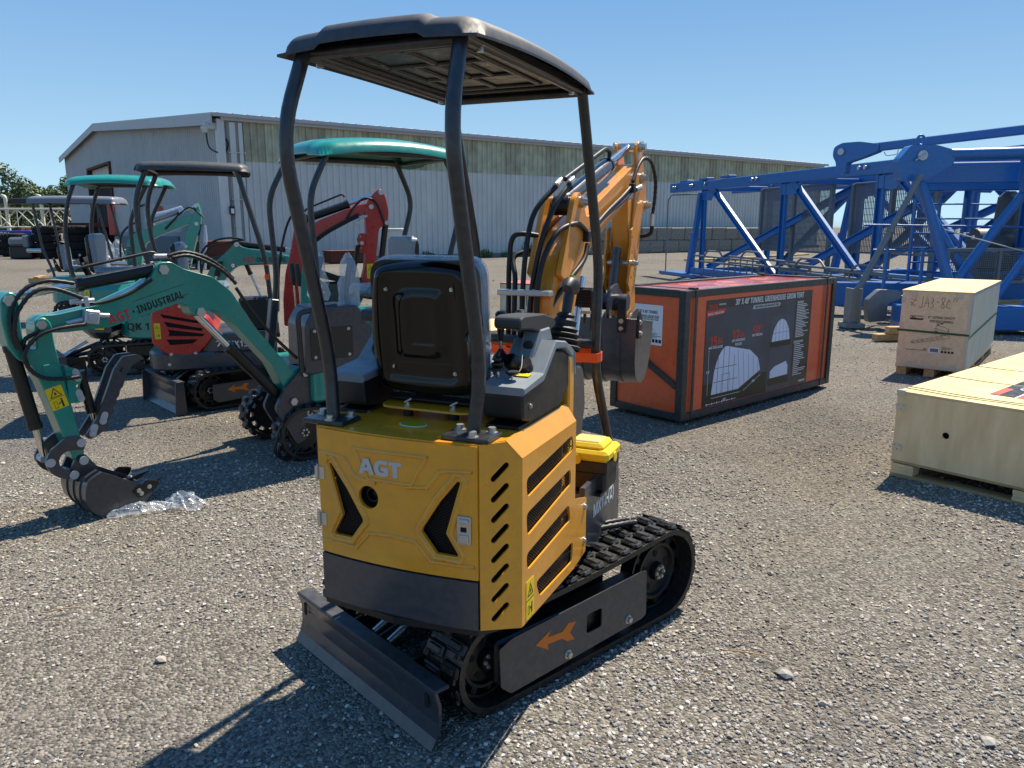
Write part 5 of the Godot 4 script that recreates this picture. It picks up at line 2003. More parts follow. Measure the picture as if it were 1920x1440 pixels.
func build_red() -> void:
	var yaw := deg_to_rad(-72.5)
	var t := thing("mini_excavator", "red mini excavator with louvred engine cover and dark canopy behind the teal boom", "excavator", v3(-2.56, 0, -7.28), yaw, "mini excavators for sale in the yard")
	var U := deg_to_rad(-47.8) - yaw
	undercarriage(t, U)
	var R := Transform3D(Basis(Vector3.UP, U), Vector3())
	blade(t, 0.43, 0.79, 0.29, true, R)
	var holder := Node3D.new()
	for s in [1.0, -1.0]:
		var st0 := S()
		prism(st0, round2(pv([[0.50, 0.10], [0.50, 0.235], [-0.25, 0.235], [-0.25, 0.10], [0.45, 0.07]]), 0.01, 2), s * 0.443, s * 0.45, R * side_xf(0))
		var tc := put("track_cover", st0, M.charcoal, t)
		st0 = S()
		var ap := pv([[0.1, 0], [0.03, 0.036], [0.04, 0.013], [-0.03, 0.013], [-0.06, 0.038], [-0.1, 0.034], [-0.07, 0.0], [-0.1, -0.034], [-0.06, -0.03], [-0.03, -0.013], [0.04, -0.013], [0.03, -0.036]])
		var rp := PackedVector2Array()
		for q in ap:
			rp.append(q + Vector2(0.27, 0.175))
		prism(st0, rp, s * 0.4502, s * 0.4515, R * side_xf(0))
		put("arrow_mark", st0, M.arrow, tc)
	holder.free()
	var I := Transform3D()
	var flatten := Transform3D(Basis(v3(1, 0, 0), v3(0, 0, 1), v3(0, 1, 0)), Vector3())
	var st := S()
	plate(st, round2(pv([[0.42, -0.30], [0.42, 0.62], [0.34, 0.76], [0.15, 0.82], [-0.15, 0.82], [-0.34, 0.76], [-0.42, 0.62], [-0.42, -0.30]]), 0.08, 4), 0.335, 0.50, 0.02, flatten)
	plate(st, round2(pv([[0.415, -0.30], [0.415, 0.22], [0.37, 0.34], [0.36, 0.6], [-0.36, 0.6], [-0.37, 0.34], [-0.415, 0.22], [-0.415, -0.30]]), 0.03, 3), 0.49, 0.655, 0.012, flatten)
	var cw := put("counterweight", st, M.charcoal, t)
	st = S()
	letters(st, "MX15", 0.055, Transform3D(Basis(v3(0, 0, -1), v3(0, 1, 0), v3(1, 0, 0)), v3(0.4155, 0.56, 0.04)), true, 0.17)
	letters(st, "7", 0.05, Transform3D(Basis(v3(0, 0, -1), v3(0, 1, 0), v3(1, 0, 0)), v3(0.4155, 0.568, 0.20)), true, 0.05)
	put_raw("lettering", st, M.print_white, cw)
	for k in 14:
		st = S()
		var z := 0.25 - k * 0.027
		prism(st, pv([[z, 0.462], [z - 0.012, 0.462], [z - 0.026, 0.495], [z - 0.014, 0.495]]), 0.4155, 0.4175, side_xf(0))
		put("vent_slot", st, M.dark, cw)
	for q in [[0.62, 0.40], [0.15, 0.58], [0.04, 0.52], [-0.20, 0.45]]:
		st = S()
		hexbolt(st, v3(0.418, q[1], q[0]), Vector3.RIGHT, 0.01, 0.008)
		put("bolt", st, M.zinc, cw)
	# red cover
	var cov := round2(pv([[0.742, 0.87], [0.655, 0.937], [0.482, 0.95], [0.266, 0.802], [0.201, 0.661], [0.38, 0.462], [0.617, 0.465], [0.753, 0.59]]), 0.03, 4)
	var lou: Array = [pv([[0.663, 0.849], [0.369, 0.782], [0.349, 0.753], [0.640, 0.815]]), pv([[0.638, 0.782], [0.322, 0.709], [0.337, 0.686], [0.612, 0.734]]), pv([[0.614, 0.711], [0.312, 0.661], [0.332, 0.638], [0.610, 0.654], [0.599, 0.682]]), pv([[0.630, 0.622], [0.369, 0.615], [0.416, 0.579], [0.600, 0.573]])]
	st = S()
	plate(st, cov, -0.40, 0.40, 0.025, side_xf(0))
	var ec := put("engine_cover", st, M.red_cover, t)
	for s in [1.0, -1.0]:
		st = S()
		var inner: PackedVector2Array = Geometry2D.offset_polygon(cov, -0.018)[0]
		prism(st, inner, s * 0.40, s * 0.412, side_xf(0), lou)
		var gp := put("louvre_panel", st, M.red_cover, ec)
		for l in lou:
			st = S()
			prism(st, l, s * 0.4005, s * 0.402, side_xf(0))
			put("louvre", st, M.dark, ec)
	for q in [[0.5, 0.91], [0.60, 0.49], [0.40, 0.49]]:
		st = S()
		hexbolt(st, v3(0.412, q[1], q[0]), Vector3.RIGHT, 0.01, 0.008)
		put("bolt", st, M.zinc, ec)
	warning(ec, 0.05, 0.14, Transform3D(Basis(v3(0, 0, -1), v3(0, 1, 0), v3(1, 0, 0)), v3(0.4125, 0.70, 0.695)))
	# floor, front box, sockets of the front posts
	st = S()
	box(st, v3(0, 0.62, -0.02), v3(0.8, 0.03, 0.62), 0.005)
	box(st, v3(0.3, 0.82, -0.12), v3(0.2, 0.3, 0.26), 0.02)
	put("floor", st, M.black, t)
	for s in [1.0, -1.0]:
		st = S()
		cyl(st, v3(s * 0.35, 0.64, -0.28), v3(s * 0.35, 0.73, -0.28), 0.05, 0.045)
		put("post_socket", st, M.charcoal, t)
	canopy_set(t, I, 0.35, M.post_rough, [[[0.0, 0.95, 0.60], [0.0, 1.12, 0.69], [0.0, 1.50, 0.775], [0.0, 1.83, 0.785], [-0.01, 2.07, 0.68]], [[0.0, 0.70, -0.28], [0.0, 1.30, -0.245], [-0.01, 2.07, -0.05]]], -0.16, 0.79, 2.125)
	seat(t, Transform3D(Basis(), v3(0, -0.05, -0.12)), true)
	# boom kit
	var B := along(v3(0, 0, 0), v3(0, 0, -1))
	var bm := boom_plate(t, "boom", [[0.377, 0.661], [0.382, 0.918], [0.414, 1.146], [0.476, 1.371], [0.523, 1.595], [0.556, 1.679], [0.605, 1.669], [0.67, 1.61], [0.762, 1.66], [1.017, 1.761], [1.13, 1.802], [1.233, 1.823], [1.272, 1.783], [1.25, 1.732], [1.125, 1.691], [1.011, 1.63], [0.754, 1.49], [0.64, 1.41], [0.571, 1.219], [0.535, 0.914], [0.511, 0.656]], 0.06, M.red, B, 0.02)
	var am := boom_plate(t, "arm", [[1.293, 1.934], [1.34, 1.955], [1.384, 1.885], [1.411, 1.748], [1.396, 1.62], [1.349, 1.605], [1.311, 1.569], [1.269, 1.26], [1.214, 1.048], [1.13, 1.023], [1.121, 1.065], [1.158, 1.21], [1.185, 1.519], [1.187, 1.696], [1.168, 1.747], [1.223, 1.848]], 0.066, M.red, B, 0.02)
	for s in [-1.0, 1.0]:
		st = S()
		prism(st, round2(pv([[1.181, 1.534], [1.129, 1.529], [1.106, 1.468], [1.125, 1.417], [1.112, 1.355], [1.173, 1.334]]), 0.015, 3), s * 0.05, s * 0.064, B * side_xf(0), [circle2(Vector2(1.14, 1.39), 0.012, 10), circle2(Vector2(1.14, 1.50), 0.012, 10)])
		put("thumb_lug", st, M.red, am)
	warning(am, 0.07, 0.14, Transform3D(Basis(v3(0, 0, -1), v3(0, 1, 0), v3(1, 0, 0)), v3(0.0668, 1.17, -1.215)))
	pins_at(bm, B, [[0.575, 1.645, 0.075, 0.022], [1.339, 1.919, 0.075, 0.022], [1.241, 1.782, 0.08, 0.02], [1.386, 1.631, 0.078, 0.018], [1.14, 1.44, 0.075, 0.016]])
	ram(t, "arm_cylinder", B * v3(0, 1.655, 0.60), B * v3(0, 1.915, 1.335), 0.58, 0.038, M.black)
	ram(t, "bucket_cylinder", B * v3(0, 1.63, 1.386), B * v3(0, 1.05, 1.30), 0.78, 0.03, M.black)
	st = S()
	tube(st, bent([v3(0.02, 1.73, -0.62), v3(0.02, 1.76, -0.64), v3(0.02, 1.90, -0.98), v3(0.02, 1.87, -1.0)], 0.03), 0.009, 8)
	put("steel_pipe", st, M.black, t)
	st = S()
	sleeve(st, [v3(-0.075, 1.66, -1.0), v3(-0.08, 1.78, -1.1), v3(-0.08, 1.87, -1.2), v3(-0.08, 1.85, -1.3), v3(-0.08, 1.74, -1.37), v3(-0.08, 1.62, -1.385)], 0.011)
	sleeve(st, [v3(0.075, 1.66, -1.0), v3(0.08, 1.78, -1.08), v3(0.08, 1.86, -1.18), v3(0.08, 1.83, -1.28), v3(0.08, 1.70, -1.34), v3(0.08, 1.60, -1.37)], 0.011)
	put("hose_sleeve", st, M.hose, t)
	for x in [0.03, 0.055]:
		st = S()
		hose(st, [v3(0.068, 1.35 + x, -0.62), v3(0.072, 1.49 + x, -0.80), v3(0.073, 1.60 + x, -1.0), v3(0.073, 1.66 + x, -1.12)], 0.010)
		put("hydraulic_hose", st, M.hose, t)
	for x in [-0.03, 0.03]:
		st = S()
		hose(st, [v3(x, 0.8, -0.33), v3(x, 1.2, -0.36), v3(x, 1.5, -0.42), v3(x, 1.69, -0.5), v3(x, 1.72, -0.6)], 0.011)
		put("hydraulic_hose", st, M.hose, t)
	st = S()
	box(st, v3(0.085, 1.63, -1.10), v3(0.03, 0.04, 0.05), 0.004)
	cyl(st, v3(0.085, 1.64, -1.06), v3(0.085, 1.70, -1.20), 0.012)
	put("hose_fittings", st, M.zinc, t)
	st = S()
	prism(st, pv([[1.00, 0.93], [1.04, 0.95], [1.13, 1.42], [1.09, 1.42]]), -0.02, 0.02, B * side_xf(0))
	put("thumb_link", st, M.black, t)
	bucket(t, B, [[0.70, 1.06], [0.68, 0.93], [0.72, 0.80], [0.85, 0.72], [1.0, 0.75], [1.10, 0.88], [1.19, 1.06]], 0.17, M.charcoal, [-0.1, 0.1], Vector2(-0.1, 1.0))
	st = S()
	prism(st, round2(pv([[0.66, 1.13], [1.10, 1.02], [1.19, 1.06], [1.17, 1.10], [0.9, 1.13], [0.72, 1.2]]), 0.02), -0.05, 0.05, B * side_xf(0))
	put("thumb", st, M.black, t)
	st = S()
	tube(st, [v3(0.352, 1.26, -0.24), v3(0.352, 1.256, -0.24)], 0.03, 12)
	for q in [[v3(0.386, 1.15, -0.262), v3(-0.386, 1.13, -0.262)], [v3(0.386, 1.15, -0.228), v3(-0.386, 1.13, -0.228)]]:
		var a: Vector3 = q[0]
		var b: Vector3 = q[1]
		box(st, (a + b) / 2, v3(a.distance_to(b), 0.045, 0.003), 0.0, basis_from(b - a, Vector3.UP))
	for s in [-1.0, 1.0]:
		box(st, v3(s * 0.385, 1.14 + s * 0.01, -0.245), v3(0.003, 0.045, 0.034))
	var o := put("tie_strap", st, M.strap, self, Transform3D(Basis(Vector3.UP, yaw), v3(-2.56, 0, -7.28)))
	tag(o, "orange tie-down strap across the front posts of the red excavator", "strap")

func build_teal() -> void:
	var yaw := deg_to_rad(126.87)
	var at := v3(-1.336, 0, -5.73)
	var t := thing("mini_excavator", "teal mini excavator facing left, its boom and bucket lowered to the gravel", "excavator", at, yaw, "mini excavators for sale in the yard")
	var I := Transform3D()
	undercarriage(t, 0.0)
	var flatten := Transform3D(Basis(v3(1, 0, 0), v3(0, 0, 1), v3(0, 1, 0)), Vector3())
	var st := S()
	plate(st, round2(pv([[0.42, -0.36], [0.42, 0.62], [0.32, 0.80], [-0.32, 0.80], [-0.42, 0.62], [-0.42, -0.36]]), 0.06, 4), 0.40, 0.64, 0.015, flatten)
	var tb := put("turret_body", st, M.teal, t)
	st = S()
	plate(st, round2(pv([[0.40, 0.28], [0.40, 0.60], [0.3, 0.78], [-0.3, 0.78], [-0.40, 0.60], [-0.40, 0.28]]), 0.06, 4), 0.63, 0.96, 0.02, flatten)
	put("engine_cover", st, M.teal, t)
	# dark side box by the entrance
	st = S()
	plate(st, round2(pv([[-0.40, 0.60], [-0.39, 0.95], [-0.32, 1.06], [0.0, 1.06], [0.10, 0.90], [0.12, 0.60]]), 0.03), -0.425, -0.10, 0.012, side_xf(0))
	var cb := put("console_box", st, M.charcoal, t)
	st = S()
	plate(st, round2(pv([[-0.36, 0.70], [-0.36, 0.92], [-0.05, 0.92], [-0.05, 0.70]]), 0.02), -0.426, -0.431, 0.002, side_xf(0))
	put("box_cover", st, M.glassy, cb)
	for q in [[-0.33, 0.9], [-0.33, 0.72], [-0.08, 0.9], [-0.08, 0.72]]:
		st = S()
		hexbolt(st, v3(-0.431, q[1], q[0]), Vector3.LEFT, 0.008, 0.006)
		put("bolt", st, M.zinc, cb)
	st = S()
	box(st, v3(-0.4235, 0.54, -0.22), v3(0.002, 0.09, 0.06))
	put("data_sticker", st, M.paper, tb)
	st = S()
	var EM := Transform3D(Basis(v3(0, 0, 1), v3(0, 1, 0), v3(-1, 0, 0)), v3(-0.4245, 0.70, 0.24))
	for q in [[[0.0, 0.035], [0.012, 0.04], [0.02, 0.03], [0.012, 0.02], [0.022, 0.012], [0.012, 0.004], [0.02, -0.02], [0.03, -0.035], [0.02, -0.036], [0.006, -0.012], [-0.006, -0.012], [-0.02, -0.036], [-0.03, -0.034], [-0.014, -0.004], [-0.012, 0.008], [-0.03, 0.0], [-0.032, 0.008], [-0.012, 0.02], [-0.02, 0.03]]]:
		prism(st, pv(q), 0.0, 0.001, EM)
	put("emblem", st, M.print_white, tb)
	# entry rail
	st = S()
	tube(st, bent([v3(-0.40, 0.62, -0.42), v3(-0.40, 1.03, -0.43), v3(-0.40, 1.06, -0.15)], 0.05), 0.019, 10)
	put("entry_rail", st, M.post, t)
	canopy_set(t, I, 0.385, M.teal, [[[0.0, 0.64, -0.36], [0.0, 1.22, -0.27], [0.0, 1.80, -0.30], [-0.02, 2.12, -0.13]], [[0.0, 0.96, 0.72], [0.0, 1.2, 0.74], [0.0, 1.80, 0.92], [-0.02, 2.12, 0.76]]], -0.24, 0.95, 2.135, 0.075, null, 0.05)
	for s in [1.0, -1.0]:
		st = S()
		box(st, v3(s * 0.385, 0.85, -0.335), v3(0.075, 0.42, 0.06), 0.006, Basis(Vector3.RIGHT, 0.155))
		put("post_socket", st, M.charcoal, t)
	seat(t, Transform3D(Basis(), v3(0, 0.02, -0.02)), true)
	# joysticks wrapped in plastic, travel levers
	for s in [-1.0, 1.0]:
		st = S()
		tube(st, spline([v3(s * 0.27, 1.05, 0.0), v3(s * 0.27, 1.14, -0.01), v3(s * 0.27, 1.26, 0.01), v3(s * 0.27, 1.37, 0.045)], 4), [0.022, 0.02, 0.02, 0.02, 0.02, 0.02, 0.021, 0.021, 0.022, 0.024, 0.026, 0.028, 0.022], 12)
		var js := put("joystick", st, M.foam, t)
		st = S()
		bag(st, v3(s * 0.27, 1.04, 0.01), 0.37, 0.10, 11 if s < 0 else 12)
		put("plastic_bag", st, M.wrap, js)
	for s in [-0.05, 0.05]:
		st = S()
		cyl(st, v3(s, 0.7, -0.25), v3(s, 1.20, -0.27), 0.007)
		var lv := put("travel_lever", st, M.chrome, t)
		st = S()
		tube(st, [v3(s, 1.18, -0.268), v3(s, 1.26, -0.272), v3(s, 1.34, -0.28)], [0.014, 0.022, 0.016], 10)
		put("grip", st, M.black_plastic, lv)
	# boom kit lies in its own swung plane
	var toL := Transform3D(Basis(Vector3.UP, yaw), at).affine_inverse()
	var B := toL * along(v3(-1.49, 0, -5.24), v3(-0.659, 0, 0.752))
	st = S()
	for x in [-0.085, 0.06]:
		prism(st, round2(pv([[-0.005, 0.66], [-0.079, 0.65], [-0.17, 0.57], [-0.213, 0.255], [-0.121, 0.20], [0.085, 0.12], [0.235, 0.40], [0.163, 0.52]]), 0.03), x, x + 0.025, B * side_xf(0))
	prism(st, pv([[-0.2, 0.25], [-0.05, 0.2], [-0.05, 0.55], [-0.15, 0.5]]), -0.06, 0.06, B * side_xf(0))
	var br := put("boom_bracket", st, M.charcoal, t)
	st = S()
	box(st, B * v3(0.0862, 0.30, -0.07), v3(0.002, 0.09, 0.125), 0.0, B.basis)
	var pl := put("data_plate", st, M.silver, br)
	st = S()
	letters(st, "AGT", 0.022, B * Transform3D(Basis(v3(0, 0, -1), v3(0, 1, 0), v3(1, 0, 0)), v3(0.0875, 0.318, -0.082)), true, 0.06)
	prism(st, circle2(Vector2(-0.03, 0.325), 0.009, 12), 0.0873, 0.0878, B * side_xf(0))
	box(st, B * v3(0.0874, 0.302, -0.07), v3(0.0006, 0.001, 0.12), 0.0, B.basis)
	prism(st, pv([[-0.115, 0.262], [-0.06, 0.29], [-0.03, 0.275], [-0.025, 0.265]]), 0.0873, 0.0878, B * side_xf(0))
	put_raw("lettering", st, M.print_black, pl)
	var bm := boom_plate(t, "boom", [[0.10, 0.40], [-0.03, 0.62], [0.0, 0.66], [0.07, 0.63], [0.328, 0.959], [0.477, 1.2], [0.593, 1.296], [0.676, 1.32], [0.773, 1.352], [0.844, 1.396], [0.913, 1.392], [0.942, 1.353], [0.965, 1.308], [1.033, 1.265], [1.261, 1.175], [1.481, 1.139], [1.558, 1.14], [1.6, 1.104], [1.578, 1.051], [1.466, 1.04], [1.217, 1.045], [1.003, 1.099], [0.807, 1.154], [0.76, 1.131], [0.742, 1.071], [0.689, 1.06], [0.644, 1.096], [0.575, 1.083], [0.475, 0.994], [0.229, 0.705], [0.14, 0.52]], 0.058, M.teal, B, 0.02)
	st = S()
	var TX := B * Transform3D(Basis(v3(0, 0, -1), v3(0, 1, 0), v3(1, 0, 0)), v3(0.0585, 0, 0))
	# lettering along the boom
	var d := Vector2(1.207, 1.105) - Vector2(0.784, 1.218)
	var ang := atan2(-d.y, d.x)
	letters(st, "AGT", 0.052, TX * Transform3D(Basis(v3(0, 0, 1), ang), v3(-1.165, 1.098, 0.0)), true, 0.125)
	put_raw("lettering", st, M.print_red, bm)
	st = S()
	letters(st, "INDUSTRIAL", 0.044, TX * Transform3D(Basis(v3(0, 0, 1), ang), v3(-0.925, 1.165, 0.0)), true, 0.285)
	letters(st, "·", 0.05, TX * Transform3D(Basis(v3(0, 0, 1), ang), v3(-1.085, 1.122, 0.0)), true)
	for off in [-0.008, 0.054]:
		box(st, TX * (Transform3D(Basis(v3(0, 0, 1), ang), v3(-0.915, 1.168, 0.0004)) * v3(0, off, 0)), v3(0.32, 0.002, 0.001), 0.0, (TX.basis * Basis(v3(0, 0, 1), ang)))
	put_raw("lettering", st, M.print_black, bm)
	var am := boom_plate(t, "arm", [[1.697, 1.275], [1.664, 1.262], [1.654, 1.215], [1.660, 1.121], [1.657, 1.023], [1.629, 0.963], [1.598, 0.968], [1.603, 1.059], [1.586, 1.125], [1.545, 1.132], [1.517, 1.097], [1.513, 0.993], [1.5, 0.874], [1.463, 0.621], [1.428, 0.377], [1.443, 0.312], [1.484, 0.322], [1.521, 0.456], [1.599, 0.771], [1.637, 0.89], [1.691, 0.919], [1.729, 0.989], [1.745, 1.128], [1.738, 1.235]], 0.07, M.teal, B, 0.02)
	for s in [-1.0, 1.0]:
		st = S()
		prism(st, round2(pv([[1.475, 0.86], [1.407, 0.832], [1.396, 0.785], [1.417, 0.737], [1.403, 0.696], [1.404, 0.656], [1.427, 0.648], [1.475, 0.654]]), 0.012, 3), s * 0.05, s * 0.068, B * side_xf(0), [circle2(Vector2(1.425, 0.742), 0.009, 10)])
		put("thumb_lug", st, M.teal, am)
	for q in [[1.425, 0.80], [1.42, 0.685]]:
		st = S()
		prism(st, stadium2(Vector2(q[0] + 0.004, q[1] + 0.022), Vector2(q[0] - 0.004, q[1] - 0.014), 0.017), 0.0685, 0.074, B * side_xf(0))
		hexbolt(st, B * v3(0.074, q[1] - 0.014, q[0] - 0.004), B.basis * Vector3.RIGHT, 0.013, 0.006)
		put("keeper", st, M.silver, am)
	st = S()
	plate(st, round2(rect2(1.515, 0.80, 1.585, 0.88), 0.006, 2), 0.0705, 0.075, 0.0015, B * side_xf(0))
	put("access_plate", st, M.teal, am)
	warning(am, 0.085, 0.125, B * Transform3D(Basis(v3(0, 0, -1), v3(0, 1, 0), v3(1, 0, 0)).rotated(Vector3.RIGHT, 0.0) * Basis(v3(0, 0, 1), 0.24), v3(0.0708, 0.695, 1.535)))
	pins_at(bm, B, [[0.895, 1.351, 0.065, 0.024], [1.701, 1.229, 0.078, 0.024], [1.569, 1.093, 0.078, 0.020], [0.69, 1.085, 0.062, 0.024], [0.0, 0.61, 0.092, 0.018], [0.10, 0.43, 0.092, 0.022]])
	# rams
	ram(t, "arm_cylinder", B * v3(0, 1.355, 0.90), B * v3(0, 1.235, 1.69), 0.56, 0.037, M.black)
	ram(t, "bucket_cylinder", B * v3(0, 0.98, 1.70), B * v3(0, 0.375, 1.61), 0.72, 0.034, M.black)
	ram(t, "boom_cylinder", B * v3(0, 0.46, 0.15), B * v3(0, 1.07, 0.69), 0.62, 0.038, M.black)
	ram(t, "thumb_cylinder", B * v3(0, 0.80, 1.383), B * v3(0, 0.52, 1.335), 0.78, 0.026, M.black)
	# hoses
	var hoses := [
		[[1.39, 1.30], [1.52, 1.32], [1.63, 1.28], [1.70, 1.18], [1.71, 1.06], [1.69, 0.98]],
		[[1.36, 1.22], [1.50, 1.28], [1.60, 1.26], [1.68, 1.16], [1.70, 1.05], [1.67, 0.96]],
		[[1.36, 1.08], [1.50, 1.07], [1.60, 1.04], [1.67, 0.96], [1.66, 0.88], [1.60, 0.82], [1.50, 0.80], [1.42, 0.80]],
		[[1.58, 1.06], [1.65, 1.03], [1.67, 0.97], [1.66, 0.90]],
		[[0.88, 1.43], [0.78, 1.45], [0.66, 1.42], [0.56, 1.36], [0.48, 1.28]],
		[[0.86, 1.42], [0.76, 1.43], [0.65, 1.39], [0.55, 1.33], [0.47, 1.25]]]
	var k := 0
	for h in hoses:
		st = S()
		var pts: Array = []
		for q in h:
			pts.append(B * v3(0.085 + 0.012 * (k % 3), q[1], q[0]))
		sleeve(st, pts, 0.0125)
		put("hose_sleeve", st, M.hose, t)
		k += 1
	for h in [[[0.97, 1.30], [1.10, 1.23], [1.24, 1.19], [1.36, 1.18]], [[0.10, 0.36], [0.16, 0.22], [0.22, 0.10], [0.16, 0.03], [0.06, 0.10]], [[0.12, 0.38], [0.20, 0.25], [0.25, 0.12], [0.20, 0.05], [0.08, 0.06]], [[0.45, 1.22], [0.34, 1.05], [0.2, 0.88], [0.04, 0.72]]]:
		st = S()
		var pts: Array = []
		for q in h:
			pts.append(B * v3(0.07, q[1], q[0]))
		hose(st, pts, 0.011)
		put("hydraulic_hose", st, M.hose, t)
	st = S()
	tube(st, bent([B * v3(0.03, 1.36, 1.36), B * v3(0.03, 1.38, 1.33), B * v3(0.03, 1.455, 0.93), B * v3(0.03, 1.43, 0.90)], 0.03), 0.009, 8)
	put("steel_pipe", st, M.black, t)
	st = S()
	box(st, B * v3(0.085, 1.115, 1.325), v3(0.05, 0.075, 0.075), 0.005, B.basis * Basis(Vector3.RIGHT, -0.2))
	for q in [[1.335, 1.17, 1.34, 1.225], [1.29, 1.12, 1.23, 1.115], [1.37, 1.105, 1.45, 1.09], [1.30, 1.205, 1.42, 1.20], [0.82, 1.43, 0.95, 1.43]]:
		tube(st, [B * v3(0.085, q[1], q[0]), B * v3(0.085, q[3], q[2])], 0.014, 6)
	cyl(st, B * v3(0.11, 1.115, 1.325), B * v3(0.118, 1.115, 1.325), 0.022)
	put("valve_block", st, M.silver, t)
	# thumb, link, bucket
	for x in [-0.06, 0.045]:
		st = S()
		prism(st, round2(pv([[1.414, 0.452], [1.339, 0.552], [1.226, 0.807], [1.17, 0.874], [1.086, 0.876], [1.052, 0.85], [1.122, 0.818], [1.163, 0.767], [1.187, 0.701], [1.205, 0.685], [1.211, 0.655], [1.228, 0.640], [1.232, 0.61], [1.250, 0.60], [1.25, 0.565], [1.268, 0.55], [1.270, 0.53], [1.285, 0.52], [1.298, 0.476], [1.359, 0.441], [1.394, 0.432]]), 0.008, 2), x, x + 0.02, B * side_xf(0), [circle2(Vector2(1.185, 0.80), 0.014, 12)])
		put("thumb_plate", st, M.charcoal, t)
	for q in [[1.312, 0.53], [1.372, 0.47]]:
		st = S()
		prism(st, stadium2(Vector2(q[0] - 0.010, q[1] + 0.028), Vector2(q[0] + 0.004, q[1] - 0.006), 0.018), 0.066, 0.071, B * side_xf(0))
		hexbolt(st, B * v3(0.071, q[1] - 0.006, q[0] + 0.004), B.basis * Vector3.RIGHT, 0.014, 0.006)
		put("keeper", st, M.silver, am)
	for s in [-1.0, 1.0]:
		st = S()
		prism(st, round2(pv([[1.418, 0.43], [1.447, 0.466], [1.528, 0.472], [1.609, 0.41], [1.638, 0.356], [1.613, 0.29], [1.564, 0.25], [1.511, 0.236], [1.49, 0.262], [1.541, 0.298], [1.568, 0.324], [1.569, 0.363], [1.536, 0.398], [1.468, 0.395], [1.44, 0.385]]), 0.02, 3), s * 0.075, s * 0.093, B * side_xf(0))
		put("bucket_link", st, M.charcoal, t)
	st = S()
	for s in [-1.0, 1.0]:
		prism(st, round2(pv([[1.47, 0.36], [1.43, 0.36], [1.35, 0.24], [1.42, 0.16], [1.50, 0.22], [1.52, 0.26]]), 0.02, 3), s * 0.05, s * 0.07, B * side_xf(0))
	put("bucket_ear", st, M.charcoal, t)
	for q in [[1.449, 0.430], [1.611, 0.352], [1.446, 0.328], [1.503, 0.258]]:
		st = S()
		cyl(st, B * v3(0.093, q[1], q[0]), B * v3(0.10, q[1], q[0]), 0.024, -1.0, 20)
		cyl(st, B * v3(-0.10, q[1], q[0]), B * v3(0.0, q[1], q[0]), 0.02)
		put("pin_washer", st, M.silver, t)
	bucket(t, B, [[1.12, 0.10], [1.17, 0.035], [1.26, 0.0], [1.37, -0.002], [1.45, 0.04], [1.487, 0.12], [1.47, 0.22], [1.39, 0.265]], 0.17, M.charcoal, [-0.10, 0.09], Vector2(-1.0, 0.35))
	# film on the floor by the bucket
	st = S()
	var g := RandomNumberGenerator.new()
	g.seed = 8
	for part in [[v3(-2.12, 0, -4.16), 0.34, 0.2, 0.5, 0.05], [v3(-1.90, 0, -4.24), 0.26, 0.2, -0.3, 0.09]]:
		var c: Vector3 = part[0]
		var rows: Array = []
		var n := 12
		for j in n + 1:
			var row: Array[Vector3] = []
			for i in n + 1:
				var a := (i / float(n) - 0.5)
				var b := (j / float(n) - 0.5)
				var p := v3(a * part[1], 0, b * part[2] * (1.0 - absf(a))).rotated(Vector3.UP, part[3])
				var y: float = 0.012 + maxf(0.0, part[4] * (1.0 - 2.8 * (a * a + b * b))) * g.randf_range(0.4, 1.0)
				row.append(c + p + v3(g.randf_range(-0.01, 0.01), y, g.randf_range(-0.01, 0.01)))
			rows.append(row)
		for j in n:
			for i in n:
				quad(st, rows[j][i], rows[j][i + 1], rows[j + 1][i + 1], rows[j + 1][i], Vector3.UP)
	tag(put("plastic_sheet", st, M.wrap, self), "crumpled clear plastic sheet on the gravel beside the teal bucket", "plastic sheet")

func round_body(t: Node3D, called: String, hw: float, z0: float, z1: float, y0: float, y1: float, m: Material, bev := 0.03) -> MeshInstance3D:
	var st := S()
	var flatten := Transform3D(Basis(v3(1, 0, 0), v3(0, 0, 1), v3(0, 1, 0)), Vector3())
	var p := PackedVector2Array()
	p.append(Vector2(-hw, z0))
	p.append(Vector2(hw, z0))
	var zr := z1 - hw * 0.8
	for k in 13:
		var a := PI * k / 12
		p.append(Vector2(cos(a) * hw, maxf(zr, z0) + sin(a) * hw * 0.8))
	plate(st, p, y0, y1, bev, flatten)
	return put(called, st, m, t)

func simple_kit(t: Node3D, B: Transform3D, boom: Array, arm: Array, m: Material, pts: Array, half := 0.06) -> void:
	var bm := boom_plate(t, "boom", boom, half, m, B, 0.03)
	if not arm.is_empty():
		boom_plate(t, "arm", arm, half + 0.008, m, B, 0.03)
	pins_at(bm, B, pts)

